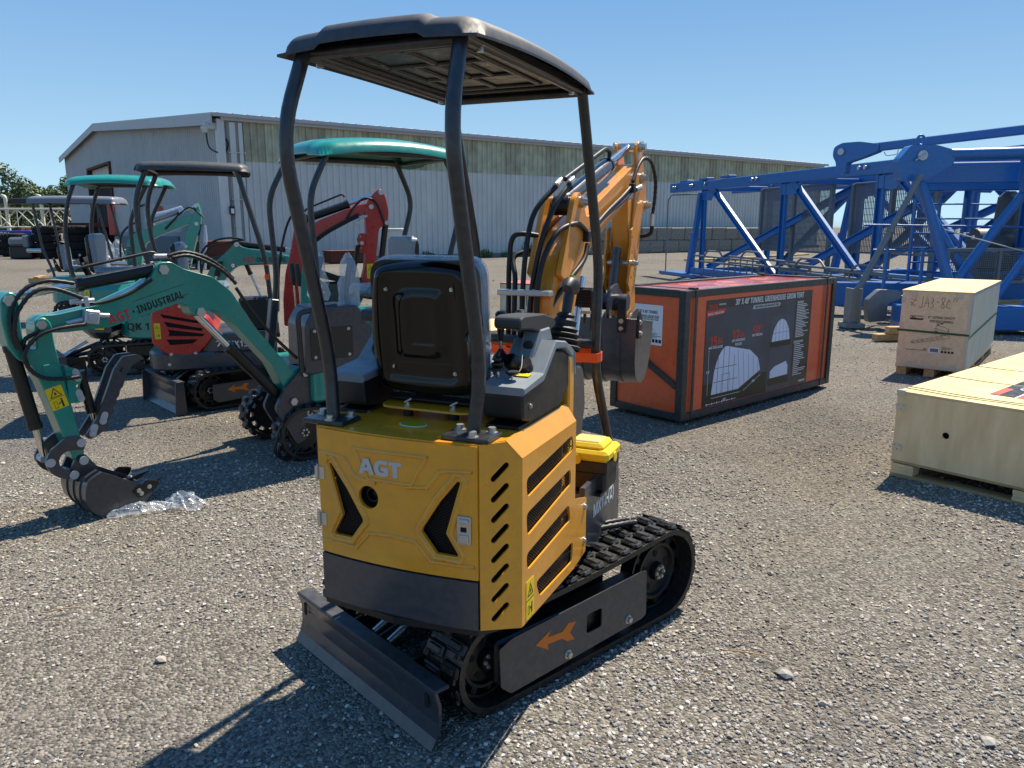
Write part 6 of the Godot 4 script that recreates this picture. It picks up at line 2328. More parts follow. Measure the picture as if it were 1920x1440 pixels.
func build_far_teal() -> void:
	# second teal machine with a green canopy, nose to the right
	var yaw := deg_to_rad(-81.5)
	var at := v3(-4.1, 0, -8.8)
	var t := thing("mini_excavator", "teal mini excavator with rounded dark tail and green canopy, left of the red one", "excavator", at, yaw, "mini excavators for sale in the yard")
	undercarriage(t, deg_to_rad(12.0))
	blade(t, 0.45, 1.05, 0.28, true, Transform3D(Basis(Vector3.UP, deg_to_rad(30.0)), Vector3()))
	var tb := round_body(t, "tail_cover", 0.40, 0.34, 0.76, 0.38, 0.64, M.charcoal, 0.08)
	warning(tb, 0.12, 0.075, Transform3D(Basis(v3(0.35, 0, -1).normalized(), v3(0, 1, 0), v3(1, 0, 0.35).normalized()), v3(0.408, 0.53, 0.46)), false)
	var b2 := round_body(t, "side_panel", 0.415, -0.36, 0.34, 0.38, 0.655, M.teal, 0.02)
	var st := S()
	letters(st, "QK 16", 0.075, Transform3D(Basis(v3(0, 0, -1), v3(0, 1, 0), v3(1, 0, 0)), v3(0.4155, 0.52, 0.02)), true, 0.30)
	put_raw("lettering", st, M.print_black, b2)
	st = S()
	lathe(st, [Vector2(0.010, 0), Vector2(0.010, 0.003), Vector2(0.016, 0.003), Vector2(0.016, 0)], Transform3D(Basis(v3(0, 0, 1), v3(1, 0, 0), v3(0, 1, 0)), v3(0.415, 0.575, 0.205)), 14)
	put("ring_mark", st, M.print_white, b2)
	var b3 := round_body(t, "engine_cover", 0.41, -0.36, 0.75, 0.668, 0.97, M.teal, 0.05)
	st = S()
	prism(st, pv([[0.30, 0.74], [0.10, 0.78], [0.10, 0.73]]), 0.410, 0.413, side_xf(0))
	prism(st, pv([[0.04, 0.79], [-0.04, 0.785], [-0.07, 0.72], [0.02, 0.72]]), 0.410, 0.413, side_xf(0))
	put("vent", st, M.dark, b3)
	warning(b3, 0.07, 0.13, Transform3D(Basis(v3(0.5, 0, -1).normalized(), v3(0, 1, 0), v3(1, 0, 0.5).normalized()), v3(0.396, 0.86, 0.55)))
	st = S()
	box(st, v3(0.22, 1.06, -0.12), v3(0.3, 0.18, 0.36), 0.04)
	put("console", st, M.teal, t)
	canopy_set(t, Transform3D(), 0.36, M.teal, [[[0.0, 0.97, 0.64], [0.0, 1.12, 0.70], [0.0, 1.57, 0.715], [0.0, 1.85, 0.66], [-0.01, 2.06, 0.57]], [[0.0, 0.70, 0.03], [0.0, 1.65, 0.06], [-0.01, 2.06, -0.16]]], -0.28, 0.70, 2.09, 0.07, null, 0.03)
	seat(t, Transform3D(Basis(), v3(0, 0.01, -0.08)), true)
	var B := along(v3(0, 0, 0), v3(0, 0, -1))
	simple_kit(t, B, [[0.57, 0.7], [0.606, 1.025], [0.688, 1.175], [0.812, 1.277], [0.913, 1.373], [0.964, 1.433], [1.018, 1.372], [1.111, 1.348], [1.357, 1.298], [1.62, 1.25], [1.75, 1.20], [1.70, 1.15], [1.518, 1.17], [1.349, 1.177], [1.1, 1.178], [0.95, 1.143], [0.868, 1.071], [0.79, 0.962], [0.729, 0.7]], [[1.74, 1.33], [1.80, 1.30], [1.80, 1.05], [1.72, 0.4], [1.64, 0.4], [1.66, 1.1]], M.teal, [[0.974, 1.395, 0.07, 0.024], [0.92, 1.16, 0.07, 0.02], [1.74, 1.2, 0.08, 0.02]])
	st = S()
	letters(st, "AGT", 0.055, Transform3D(Basis(v3(0, 0, -1), v3(0, 1, 0), v3(1, 0, 0)), v3(0.0615, 1.225, -1.09)), true, 0.13)
	put_raw("lettering", st, M.print_red, t)
	st = S()
	letters(st, "·INDUSTRIAL", 0.052, Transform3D(Basis(v3(0, 0, -1), v3(0, 1, 0), v3(1, 0, 0)), v3(0.0615, 1.222, -1.34)), true, 0.34)
	put_raw("lettering", st, M.print_black, t)
	ram(t, "arm_cylinder", B * v3(0, 1.40, 0.99), B * v3(0, 1.31, 1.76), 0.65, 0.036, M.black)
	for s in [-1.0, 1.0]:
		ram(t, "boom_cylinder", B * v3(s * 0.09, 1.20, 0.90 + s * 0.12), B * v3(s * 0.09, 0.72, 0.92 + s * 0.28), 0.3, 0.026, M.black)
	for q in [[0.0, 0.0], [0.03, 0.05]]:
		st = S()
		hose(st, [v3(0.05 + q[0], 1.05, -0.56), v3(0.05, 1.30, -0.58 - q[1]), v3(0.05, 1.43 - q[1], -0.72), v3(0.05, 1.47 - q[1], -0.9), v3(0.05, 1.45, -1.05)], 0.012)
		put("hydraulic_hose", st, M.hose, t)
	st = S()
	for k in 3:
		lathe(st, [Vector2(0.02, 0), Vector2(0.06, 0.015), Vector2(0.06, 0.03), Vector2(0.02, 0.045)], Transform3D(Basis(), v3(0.25, 1.12 + k * 0.04, -0.45)), 14)
	put("bellows", st, M.rubber_boot, t)
	# third machine, far left, grey canopy
	yaw = deg_to_rad(-78.7)
	at = v3(-7.26, 0, -13.57)
	t = thing("mini_excavator", "teal mini excavator with flat grey canopy and film-wrapped boom, farthest left", "excavator", at, yaw, "mini excavators for sale in the yard")
	undercarriage(t, 0.2, 0.36)
	b3 = round_body(t, "engine_cover", 0.42, -0.1, 0.72, 0.30, 0.76, M.teal, 0.03)
	st = S()
	plate(st, round2(rect2(-0.4, -0.75, 0.4, 0.0), 0.04), 0.36, 0.5, 0.02, Transform3D(Basis(v3(1, 0, 0), v3(0, 0, 1), v3(0, 1, 0)), Vector3()))
	box(st, v3(0.27, 0.72, -0.3), v3(0.22, 0.5, 0.3), 0.05)
	put("floor", st, M.charcoal, t)
	warning(b3, 0.09, 0.17, Transform3D(Basis(v3(0.2, 0, -1).normalized(), v3(0, 1, 0), v3(1, 0, 0.2).normalized()), v3(0.424, 0.52, 0.12)))
	canopy_set(t, Transform3D(), 0.38, paint(Color(0.42, 0.44, 0.47), 0.45, 0.1), [[[0.0, 0.76, 0.55], [0.0, 0.85, 0.56], [0.0, 1.22, 0.68], [0.0, 2.0, 0.76]], [[0.0, 0.4, -0.5], [0.0, 1.2, -0.36], [-0.0, 2.0, -0.22]]], -0.55, 0.88, 2.07, 0.10)
	seat(t, Transform3D(Basis(), v3(0, -0.22, -0.14)), true)
	st = S()
	cyl(st, v3(0.38, 1.20, 0.70), v3(0.38, 1.20, 0.92), 0.035)
	cyl(st, v3(0.38, 0.98, -0.36), v3(0.38, 0.98, -0.6), 0.035)
	put("mirror_arm", st, M.zinc, t)
	simple_kit(t, B, [[0.444, 0.5], [0.496, 1.087], [0.555, 1.344], [0.671, 1.472], [0.877, 1.545], [1.104, 1.637], [1.556, 1.784], [1.756, 1.84], [1.804, 1.776], [1.744, 1.692], [1.497, 1.6], [1.086, 1.434], [0.856, 1.306], [0.775, 1.085], [0.689, 0.5]], [[1.705, 1.876], [1.72, 1.99], [1.76, 2.0], [1.80, 1.86], [1.802, 1.748], [1.769, 1.544], [1.704, 1.405], [1.607, 1.079], [1.521, 0.778], [1.411, 0.76], [1.464, 1.08], [1.512, 1.452], [1.60, 1.637]], M.teal, [[0.974, 1.62, 0.07, 0.03], [1.735, 1.95, 0.08, 0.03], [1.726, 1.64, 0.08, 0.03], [1.52, 1.25, 0.08, 0.025]])
	st = S()
	letters(st, "AGT·INDUSTRIAL", 0.08, Transform3D(Basis(v3(0, 1, 0), v3(0, 0, 1), v3(1, 0, 0)), v3(0.0615, 0.95, -0.58)), true, 0.62)
	put_raw("lettering", st, M.print_black, t)
	ram(t, "arm_cylinder", B * v3(0, 1.68, 0.95), B * v3(0, 1.95, 1.735), 0.6, 0.045, M.black)
	ram(t, "bucket_cylinder", B * v3(0, 1.62, 1.79), B * v3(0, 0.8, 1.70), 0.75, 0.045, M.black)
	st = S()
	tube(st, [B * v3(0, 1.66, 0.9), B * v3(0.01, 1.76, 1.1), B * v3(0, 1.80, 1.25), B * v3(0.01, 1.90, 1.5)], [0.05, 0.085, 0.075, 0.06], 12)
	tube(st, [B * v3(0, 1.62, 1.82), B * v3(0.01, 1.4, 1.80), B * v3(0, 1.2, 1.78), B * v3(0.01, 0.85, 1.74)], [0.05, 0.08, 0.07, 0.075], 12)
	put("plastic_wrap", st, M.film, t)
	for s in [-1.0, 1.0]:
		st = S()
		bag(st, v3(s * 0.27, 0.92, -0.3), 0.45, 0.14, 30 + int(s))
		put("wrapped_joystick", st, M.wrap, t)
	st = S()
	hose(st, [v3(0.05, 0.6, -0.42), v3(0.05, 1.3, -0.44), v3(0.05, 1.55, -0.55), v3(0.05, 1.70, -0.8)], 0.018)
	hose(st, [v3(0.08, 1.55, -1.2), v3(0.08, 1.80, -1.45), v3(0.08, 1.92, -1.65), v3(0.08, 1.75, -1.85)], 0.016)
	put("hydraulic_hose", st, M.hose, t)

# ---------- crates ----------
func yaw_of(u: Vector3) -> float:
	return atan2(-u.z, u.x)

func build_orange_crate() -> void:
	var L := 2.43
	var W := 0.76
	var H := 1.06
	var u := v3(0.757, 0, -0.654)
	# local x along the long side, z towards the camera; origin at the near left corner
	var t := thing("greenhouse_crate", "long orange steel-framed crate with a greenhouse poster on its side", "crate", v3(1.37, 0, -6.07), yaw_of(u))
	var st := S()
	box(st, v3(L / 2, 0.04 + H / 2, -W / 2), v3(L - 0.03, H - 0.03, W - 0.03), 0.0)
	var bx := put("side_panel", st, M.crate_orange, t)
	st = S()
	# slightly sagging top sheet
	smooth(st)
	for i in 20:
		for j in 6:
			var P := func(a: int, b: int) -> Vector3:
				var x := 0.03 + (L - 0.06) * a / 20.0
				var z := -0.03 - (W - 0.06) * b / 6.0
				return v3(x, 0.04 + H - 0.012 + 0.006 * sin(a * 1.3) * sin(b * 1.1), z)
			quad(st, P.call(i, j), P.call(i + 1, j), P.call(i + 1, j + 1), P.call(i, j + 1), Vector3.UP)
	put("top_sheet", st, M.crate_top, t)
	var e := 0.055
	for q in [[0.0, 0.0], [L, 0.0], [0.0, -W], [L, -W]]:
		st = S()
		box(st, v3(clampf(q[0], e / 2, L - e / 2), 0.04 + H / 2, clampf(q[1], -W + e / 2, -e / 2)), v3(e, H, e) + v3(0.012, 0.0, 0.012), 0.003)
		put("corner_post", st, M.crate_frame, t)
	for y in [0.04 + e / 2, 0.04 + H - e / 2]:
		for z in [0.0, -W]:
			st = S()
			box(st, v3(L / 2, y, clampf(z, -W + e / 2, -e / 2)), v3(L - e * 2, e, e) + v3(-0.012, 0.006, 0.006), 0.003)
			put("frame_rail", st, M.crate_frame, t)
		for x in [0.0, L]:
			st = S()
			box(st, v3(clampf(x, e / 2, L - e / 2), y, -W / 2), v3(e, e, W - e * 2) + v3(0.006, 0.006, -0.012), 0.003)
			put("frame_rail", st, M.crate_frame, t)
	# steel bands
	for x in [0.135, 2.26]:
		st = S()
		box(st, v3(x, 0.04 + H / 2, 0.006), v3(0.028, H, 0.006), 0.0)
		box(st, v3(x, 0.04 + H + 0.008, -W / 2), v3(0.028, 0.006, W), 0.0)
		box(st, v3(x, 0.04 + H + 0.012, -0.03), v3(0.06, 0.016, 0.06), 0.002)
		box(st, v3(x, 0.04 + H + 0.012, -W + 0.03), v3(0.06, 0.016, 0.06), 0.002)
		put("steel_band", st, M.crate_frame, t)
	for x in [0.2, 1.0, 1.35, 2.15]:
		st = S()
		box(st, v3(x, 0.02, -0.1), v3(0.07, 0.045, 0.08), 0.003)
		box(st, v3(x, 0.02, -W + 0.1), v3(0.07, 0.045, 0.08), 0.003)
		put("foot", st, M.crate_frame, t)
	# end brace and end label
	st = S()
	var a := v3(-0.002, 0.66, -W + 0.06)
	var b := v3(-0.002, 0.32, -0.06)
	box(st, (a + b) / 2, v3(a.distance_to(b), 0.05, 0.018), 0.002, basis_from(b - a, Vector3.UP))
	put("end_brace", st, M.crate_frame, t)
	var EX := Transform3D(Basis(v3(0, 0, 1), v3(0, 1, 0), v3(-1, 0, 0)), v3(0.0135, 0, -W))
	st = S()
	prism(st, rect2(0.135, 0.635, 0.53, 0.965), 0.0, 0.0012, EX)
	var el := put("end_label", st, M.paper, bx)
	st = S()
	letters(st, "30' X 40' TUNNEL", 0.026, EX * Transform3D(Basis(), v3(0.38, 0.905, 0.0014)), true, 0.20)
	letters(st, "GREENHOUSE GROW TENT", 0.026, EX * Transform3D(Basis(), v3(0.36, 0.865, 0.0014)), true, 0.27)
	letters(st, "WITH 6 MIL CLEAR EVA PLASTIC FILM", 0.012, EX * Transform3D(Basis(), v3(0.36, 0.843, 0.0014)), true, 0.25)
	letters(st, "TMG", 0.024, EX * Transform3D(Basis(), v3(0.165, 0.925, 0.0014)), true, 0.04)
	prism(st, rect2(0.145, 0.895, 0.2, 0.912), 0.0013, 0.002, EX)
	for k in 5:
		prism(st, rect2(0.36 + 0.034 * k, 0.655, 0.386 + 0.034 * k, 0.683), 0.0013, 0.002, EX)
		prism(st, rect2(0.36, 0.690 + 0.009 * k, 0.36 + 0.08 + 0.04 * (k % 3), 0.694 + 0.009 * k), 0.0013, 0.002, EX)
	for k in 12:
		prism(st, rect2(0.28 + 0.005 * k, 0.655, 0.2825 + 0.005 * k + 0.001 * (k % 3), 0.695), 0.0013, 0.002, EX)
	tunnel_lines(st, EX, Vector2(0.17, 0.72), 0.30, 0.11, 0.0016)
	put_raw("print", st, M.print_black, el)
	# poster
	var X := Transform3D(Basis(), v3(0, 0, -0.0135))
	st = S()
	prism(st, rect2(0.30, 0.105, 2.005, 1.005), 0.0, 0.0012, X)
	var po := put("poster", st, M.poster_dark, bx)
	st = S()
	prism(st, rect2(0.302, 0.107, 1.70, 0.93), 0.0013, 0.0018, X)
	put("poster_photo", st, M.poster_sky, po)
	st = S()
	prism(st, rect2(1.30, 0.50, 1.66, 0.80), 0.0019, 0.0023, X)
	prism(st, rect2(1.30, 0.15, 1.66, 0.49), 0.0019, 0.0023, X)
	put("inset_photos", st, M.poster_inset, po)
	st = S()
	prism(st, rect2(0.302, 0.107, 1.28, 0.30), 0.0019, 0.0023, X)
	prism(st, rect2(1.302, 0.51, 1.658, 0.565), 0.0024, 0.0028, X)
	prism(st, rect2(1.302, 0.155, 1.658, 0.225), 0.0024, 0.0028, X)
	put("poster_grass", st, M.poster_grass, po)
	# pictured tunnels
	st = S()
	var arch := PackedVector2Array()
	for k in 15:
		var f := -1.0 + k / 7.0
		arch.append(Vector2(0.62 + f * 0.20, 0.20 + 0.40 * pow(1.0 - f * f, 0.55)))
	prism(st, arch, 0.003, 0.0034, X)
	prism(st, pv([[0.62, 0.60], [0.98, 0.53], [1.12, 0.44], [1.16, 0.33], [0.82, 0.20], [0.78, 0.4]]), 0.0029, 0.0033, X)
	var arch2 := PackedVector2Array()
	for k in 15:
		var f := -1.0 + k / 7.0
		arch2.append(Vector2(1.48 + f * 0.155, 0.565 + 0.20 * pow(1.0 - f * f, 0.6)))
	prism(st, arch2, 0.003, 0.0034, X)
	prism(st, pv([[1.33, 0.225], [1.33, 0.29], [1.40, 0.33], [1.60, 0.36], [1.635, 0.31], [1.635, 0.23]]), 0.003, 0.0034, X)
	put("poster_tunnels", st, M.poster_white, po).set_meta("kind", "stuff")
	st = S()
	for f in [-0.6, -0.2, 0.2, 0.6]:
		var x: float = 0.62 + f * 0.20
		prism(st, rect2(x - 0.003, 0.20, x + 0.003, 0.20 + 0.40 * pow(1.0 - f * f, 0.55)), 0.0036, 0.0039, X)
		var x2: float = 1.48 + f * 0.155
		prism(st, rect2(x2 - 0.002, 0.565, x2 + 0.002, 0.565 + 0.2 * pow(1.0 - f * f, 0.6)), 0.0036, 0.0039, X)
	for q in [[0.44, 0.30, 0.80, 0.305], [0.46, 0.42, 0.78, 0.425], [1.34, 0.64, 1.62, 0.643], [0.56, 0.20, 0.564, 0.36], [0.68, 0.20, 0.684, 0.36], [0.56, 0.358, 0.684, 0.362]]:
		prism(st, rect2(q[0], q[1], q[2], q[3]), 0.0036, 0.0039, X)
	for k in 5:
		var x := 0.84 + k * 0.07
		prism(st, pv([[x, 0.215 + k * 0.027], [x + 0.004, 0.215 + k * 0.027], [x - 0.05 + k * 0.012, 0.55 - k * 0.025], [x - 0.054 + k * 0.012, 0.55 - k * 0.025]]), 0.0036, 0.0039, X)
	put("tunnel_frames", st, M.poster_line, po)
	# lettering
	st = S()
	letters(st, "30' X 40' TUNNEL GREENHOUSE GROW TENT", 0.05, X * Transform3D(Basis(), v3(1.28, 0.966, 0.0016)), true, 1.13)
	for q in [["MAX TRUSS ARCHES", 0.455, 0.605, 0.20], ["MAX HORIZONTAL", 0.79, 0.635, 0.2], ["PURLINS", 0.79, 0.60, 0.10], ["BAY SPACING", 1.08, 0.655, 0.16], ["FEATURES", 1.79, 0.90, 0.11], ["SPECIFICATIONS", 1.80, 0.525, 0.17], ["15'", 0.36, 0.40, 0.05], ["7'", 0.455, 0.27, 0.03], ["40'", 1.06, 0.24, 0.05], ["30'", 0.62, 0.135, 0.05]]:
		letters(st, q[0], 0.022, X * Transform3D(Basis(), v3(q[1], q[2], 0.0036)), true, q[3])
	var r := RandomNumberGenerator.new()
	r.seed = 3
	for k in 21:
		var y := 0.875 - k * 0.0152
		prism(st, rect2(1.735, y, 1.735 + r.randf_range(0.11, 0.23), y + 0.0065), 0.0014, 0.0022, X)
	for k in 17:
		var y := 0.50 - k * 0.0185
		prism(st, rect2(1.735, y, 1.735 + r.randf_range(0.07, 0.24), y + 0.007), 0.0014, 0.0022, X)
	for q in [[0.36, 0.20, 0.364, 0.58], [0.35, 0.578, 0.374, 0.582], [0.42, 0.168, 0.86, 0.172]]:
		prism(st, rect2(q[0], q[1], q[2], q[3]), 0.0036, 0.004, X)
	prism(st, pv([[0.9, 0.175], [1.17, 0.29], [1.172, 0.286], [0.902, 0.171]]), 0.0036, 0.004, X)
	for k in 6:
		prism(st, circle2(Vector2(0.36 + k * 0.075, 0.122), 0.010, 8), 0.0036, 0.004, X)
		prism(st, rect2(0.376 + k * 0.075, 0.119, 0.415 + k * 0.075, 0.125), 0.0036, 0.004, X)
	for k in 4:
		prism(st, rect2(1.86 + k * 0.03, 0.125, 1.88 + k * 0.03, 0.145), 0.0014, 0.002, X)
	letters(st, "INDUSTRIAL", 0.013, X * Transform3D(Basis(), v3(0.525, 0.962, 0.0016)), true, 0.10)
	put_raw("lettering", st, M.print_white, po)
	st = S()
	letters(st, "TMG", 0.036, X * Transform3D(Basis(), v3(0.395, 0.947, 0.0016)), true, 0.115)
	for q in [["15", 0.42, 0.655, 0.10, 0.085], ["GA", 0.515, 0.655, 0.07, 0.05], ["17", 0.745, 0.68, 0.10, 0.085], ["GA", 0.84, 0.68, 0.07, 0.05], ["50\"", 1.085, 0.695, 0.155, 0.085]]:
		letters(st, q[0], q[4], X * Transform3D(Basis(), v3(q[1], q[2], 0.0020)), true, q[3])
	prism(st, pv([[0.305, 0.868], [0.305, 0.915], [0.575, 0.928], [0.555, 0.885]]), 0.0020, 0.0025, X)
	put_raw("red_lettering", st, M.print_orange, po)
	st = S()
	letters(st, "MODEL: TMG-GH3040", 0.02, X * Transform3D(Basis(v3(0, 0, 1), 0.04), v3(0.435, 0.893, 0.0027)), true, 0.22)
	put_raw("model_line", st, M.print_white, po)
	st = S()
	prism(st, pv([[0.98, 0.888], [1.0, 0.922], [1.42, 0.922], [1.44, 0.91], [1.42, 0.888]]), 0.0020, 0.0025, X)
	put("subtitle_bar", st, M.silver, po)
	st = S()
	letters(st, "WITH 6 MIL CLEAR EVA PLASTIC FILM", 0.018, X * Transform3D(Basis(), v3(1.21, 0.905, 0.0027)), true, 0.38)
	put_raw("subtitle", st, M.print_black, po)

func tunnel_lines(st: SurfaceTool, X: Transform3D, at: Vector2, w: float, h: float, z: float) -> void:
	var prev := Vector2()
	for k in 11:
		var f := k / 10.0
		var a := at + Vector2(w * 0.3 * f, h * pow(sin(PI * f), 0.6))
		var b := at + Vector2(w * 0.3 + w * 0.7 * f, h * (1.0 - 0.9 * f * f) * (1.0 if f > 0 else 1.0))
		if k > 0:
			var p := at + Vector2(w * 0.3 * (f - 0.1), h * pow(sin(PI * (f - 0.1)), 0.6))
			tube(st, [X * v3(p.x, p.y, z), X * v3(a.x, a.y, z)], 0.0007, 4)
			tube(st, [X * v3(prev.x, prev.y, z), X * v3(b.x, b.y, z)], 0.0007, 4)
			tube(st, [X * v3(b.x, b.y, z), X * v3(b.x, at.y, z)], 0.0005, 4)
		prev = b
	tube(st, [X * v3(at.x + w * 0.3, at.y, z), X * v3(at.x + w, at.y, z)], 0.0007, 4)

func clip(st: SurfaceTool, c: Vector3, s: Vector3) -> void:
	box(st, c, s, 0.0015)

func build_sawmill_crate() -> void:
	# local x: towards the far end of the plywood side; z: to the right of the cardboard front
	var u := v3(0.61, 0, -0.79)
	var L := 2.36
	var W := 0.67
	var y0 := 0.10
	var H := 0.81
	var t := thing("sawmill_crate", "tall plywood crate with printed cardboard front and green banding on a pallet", "crate", v3(4.24, 0, -8.38), yaw_of(u))
	var st := S()
	for z in [0.06, W / 2, W - 0.06]:
		box(st, v3(L / 2, 0.012, z), v3(L, 0.022, 0.1), 0.0)
	box(st, v3(L / 2, y0 - 0.008, W / 2), v3(L, 0.016, W), 0.0)
	var pal := put("pallet", st, M.lumber, t)
	for x in [0.08, L * 0.33, L * 0.66, L - 0.08]:
		for z in [0.06, W / 2, W - 0.06]:
			st = S()
			box(st, v3(x, 0.055, z), v3(0.14, 0.064, 0.1), 0.0)
			put("block", st, M.lumber, pal)
	st = S()
	box(st, v3(0.006, y0 + H / 2, W / 2), v3(0.012, H, W - 0.01), 0.0)
	var fr := put("cardboard_front", st, M.cardboard, t)
	# plywood sheets of the long sides
	for side in [0.0, 1.0]:
		for k in 4:
			st = S()
			var x0 := 0.014 + k * (L - 0.028) / 4.0
			box(st, v3(x0 + (L - 0.028) / 8.0, y0 + H / 2, side * (W - 0.014) + 0.007), v3((L - 0.028) / 4.0 - 0.004, H, 0.014), 0.001)
			put("plywood_sheet", st, M.ply_grey, t)
	for k in 3:
		st = S()
		var x0 := k * L / 3.0
		box(st, v3(x0 + L / 6.0, y0 + H + 0.008, W / 2), v3(L / 3.0 - 0.004, 0.016, W + 0.012), 0.001)
		put("lid_sheet", st, M.ply, t)
	st = S()
	box(st, v3(L - 0.006, y0 + H / 2, W / 2), v3(0.012, H, W - 0.03), 0.0)
	put("back_sheet", st, M.ply_grey, t)
	# tin edging
	st = S()
	box(st, v3(0.02, y0 + H / 2, W + 0.001), v3(0.05, H, 0.004))
	box(st, v3(-0.001, y0 + H / 2, W - 0.012), v3(0.004, H, 0.03))
	box(st, v3(-0.002, y0 + 0.004, W / 2), v3(0.006, 0.03, W))
	box(st, v3(L / 2, y0 + 0.006, W + 0.002), v3(L, 0.03, 0.004))
	box(st, v3(L / 2, y0 + H + 0.0, W + 0.008), v3(L, 0.03, 0.003))
	put("tin_edge", st, M.zinc, t)
	for q in [[0.12, 0.0], [0.55, 0.0], [0.12, 1.0], [0.55, 1.0]]:
		st = S()
		clip(st, v3(-0.004, y0 + 0.025 + q[1] * (H - 0.05), q[0]), v3(0.004, 0.05, 0.06))
		put("clip", st, M.zinc, t)
	for q in [[0.02, 0.14], [0.02, 0.45], [0.02, 0.72], [W - 0.03, 0.2], [W - 0.03, 0.68]]:
		st = S()
		clip(st, v3(-0.004, y0 + q[1], q[0]), v3(0.004, 0.05, 0.04))
		put("clip", st, M.zinc, t)
	# green bands
	for q in [0.385]:
		st = S()
		box(st, v3(-0.0055, y0 + q, W / 2 - 0.005), v3(0.003, 0.022, W + 0.02), 0.0, Basis(Vector3.RIGHT, 0.02))
		box(st, v3(L / 2, y0 + q, W + 0.006), v3(L + 0.02, 0.02, 0.003), 0.0, Basis(v3(0, 0, 1), 0.03))
		box(st, v3(L / 2, y0 + q, -0.004), v3(L + 0.02, 0.02, 0.003), 0.0)
		put("green_band", st, mat(Color(0.05, 0.30, 0.16), 0.35), t)
	# print on the cardboard: x of the picture runs along +z, facing -x
	var X := Transform3D(Basis(v3(0, 0, 1), v3(0, 1, 0), v3(-1, 0, 0)), v3(-0.0005, y0, 0))
	st = S()
	letters(st, "27\" CUTTING CAPACITY", 0.025, X * Transform3D(Basis(), v3(0.40, 0.545, 0.0)), true, 0.255)
	letters(st, "PORTABLE SAWMILL", 0.025, X * Transform3D(Basis(), v3(0.405, 0.505, 0.0)), true, 0.225)
	letters(st, "TMG", 0.032, X * Transform3D(Basis(), v3(0.128, 0.54, 0.0)), true, 0.055)
	letters(st, "INDUSTRIAL", 0.012, X * Transform3D(Basis(), v3(0.195, 0.55, 0.0)), true, 0.07)
	prism(st, pv([[0.10, 0.51], [0.10, 0.528], [0.235, 0.528], [0.225, 0.51]]), 0.0, 0.001, X)
	letters(st, "www.tmgindustrial.com", 0.010, X * Transform3D(Basis(), v3(0.17, 0.185, 0.0)), true, 0.17)
	prism(st, circle2(Vector2(0.275, 0.195), 0.016, 14), 0.0, 0.001, X, [circle2(Vector2(0.275, 0.195), 0.012, 12)])
	prism(st, circle2(Vector2(0.275, 0.195), 0.006, 8), 0.0, 0.001, X)
	for k in 4:
		prism(st, rect2(0.43 + k * 0.032, 0.172, 0.453 + k * 0.032, 0.195), 0.0, 0.001, X)
		prism(st, rect2(0.43, 0.205 + k * 0.010, 0.48 + 0.03 * (k % 3), 0.208 + k * 0.010), 0.0, 0.001, X)
	# drawing of the machine
	var ln := func(a: Vector2, b: Vector2, w: float) -> void:
		tube(st, [X * v3(a.x, a.y, 0.0005), X * v3(b.x, b.y, 0.0005)], w, 4, true, false, 1.0)
	for q in [[0.13, 0.27, 0.44, 0.36], [0.13, 0.255, 0.44, 0.345], [0.13, 0.27, 0.15, 0.25], [0.18, 0.26, 0.50, 0.335], [0.50, 0.335, 0.50, 0.36], [0.44, 0.36, 0.50, 0.36]]:
		ln.call(Vector2(q[0], q[1]), Vector2(q[2], q[3]), 0.0013)
	for k in 7:
		var x := 0.15 + k * 0.045
		ln.call(Vector2(x, 0.262 + k * 0.012), Vector2(x + 0.03, 0.250 + k * 0.012), 0.0011)
		ln.call(Vector2(x, 0.262 + k * 0.012), Vector2(x, 0.29 + k * 0.012), 0.001)
	for q in [[0.36, 0.36, 0.36, 0.46], [0.48, 0.35, 0.48, 0.44], [0.34, 0.40, 0.48, 0.37], [0.34, 0.43, 0.48, 0.40], [0.36, 0.46, 0.44, 0.45], [0.38, 0.46, 0.40, 0.49], [0.40, 0.49, 0.43, 0.48], [0.44, 0.45, 0.48, 0.42], [0.40, 0.35, 0.43, 0.37]]:
		ln.call(Vector2(q[0], q[1]), Vector2(q[2], q[3]), 0.0016)
	for q in [[0.375, 0.475, 0.012], [0.41, 0.485, 0.010], [0.37, 0.39, 0.014], [0.45, 0.37, 0.012]]:
		prism(st, circle2(Vector2(q[0], q[1]), q[2], 10), 0.0, 0.001, X, [circle2(Vector2(q[0], q[1]), q[2] * 0.6, 8)])
	put_raw("print", st, M.print_brown, fr)
	# handwritten mark in felt pen
	st = S()
	for strokes in ink("# JA3-82 N"):
		var pts: Array = []
		for p in strokes:
			pts.append(X * v3(0.09 + p.x * 0.40, 0.64 + p.y * 0.13, 0.0006))
		if pts.size() > 1:
			tube(st, pts, 0.0019, 4)
	put("handwriting", st, M.print_black, fr).set_meta("kind", "stuff")
	st = S()
	prism(st, rect2(0.31, 0.165, 0.415, 0.225), 0.0, 0.001, X)
	var lb := put("barcode_label", st, M.paper, fr)
	st = S()
	for k in 22:
		prism(st, rect2(0.325 + k * 0.0036, 0.175, 0.3266 + k * 0.0036 + 0.0008 * (k * 7 % 3), 0.213), 0.0011, 0.0016, X)
	put("barcode", st, M.print_black, lb)

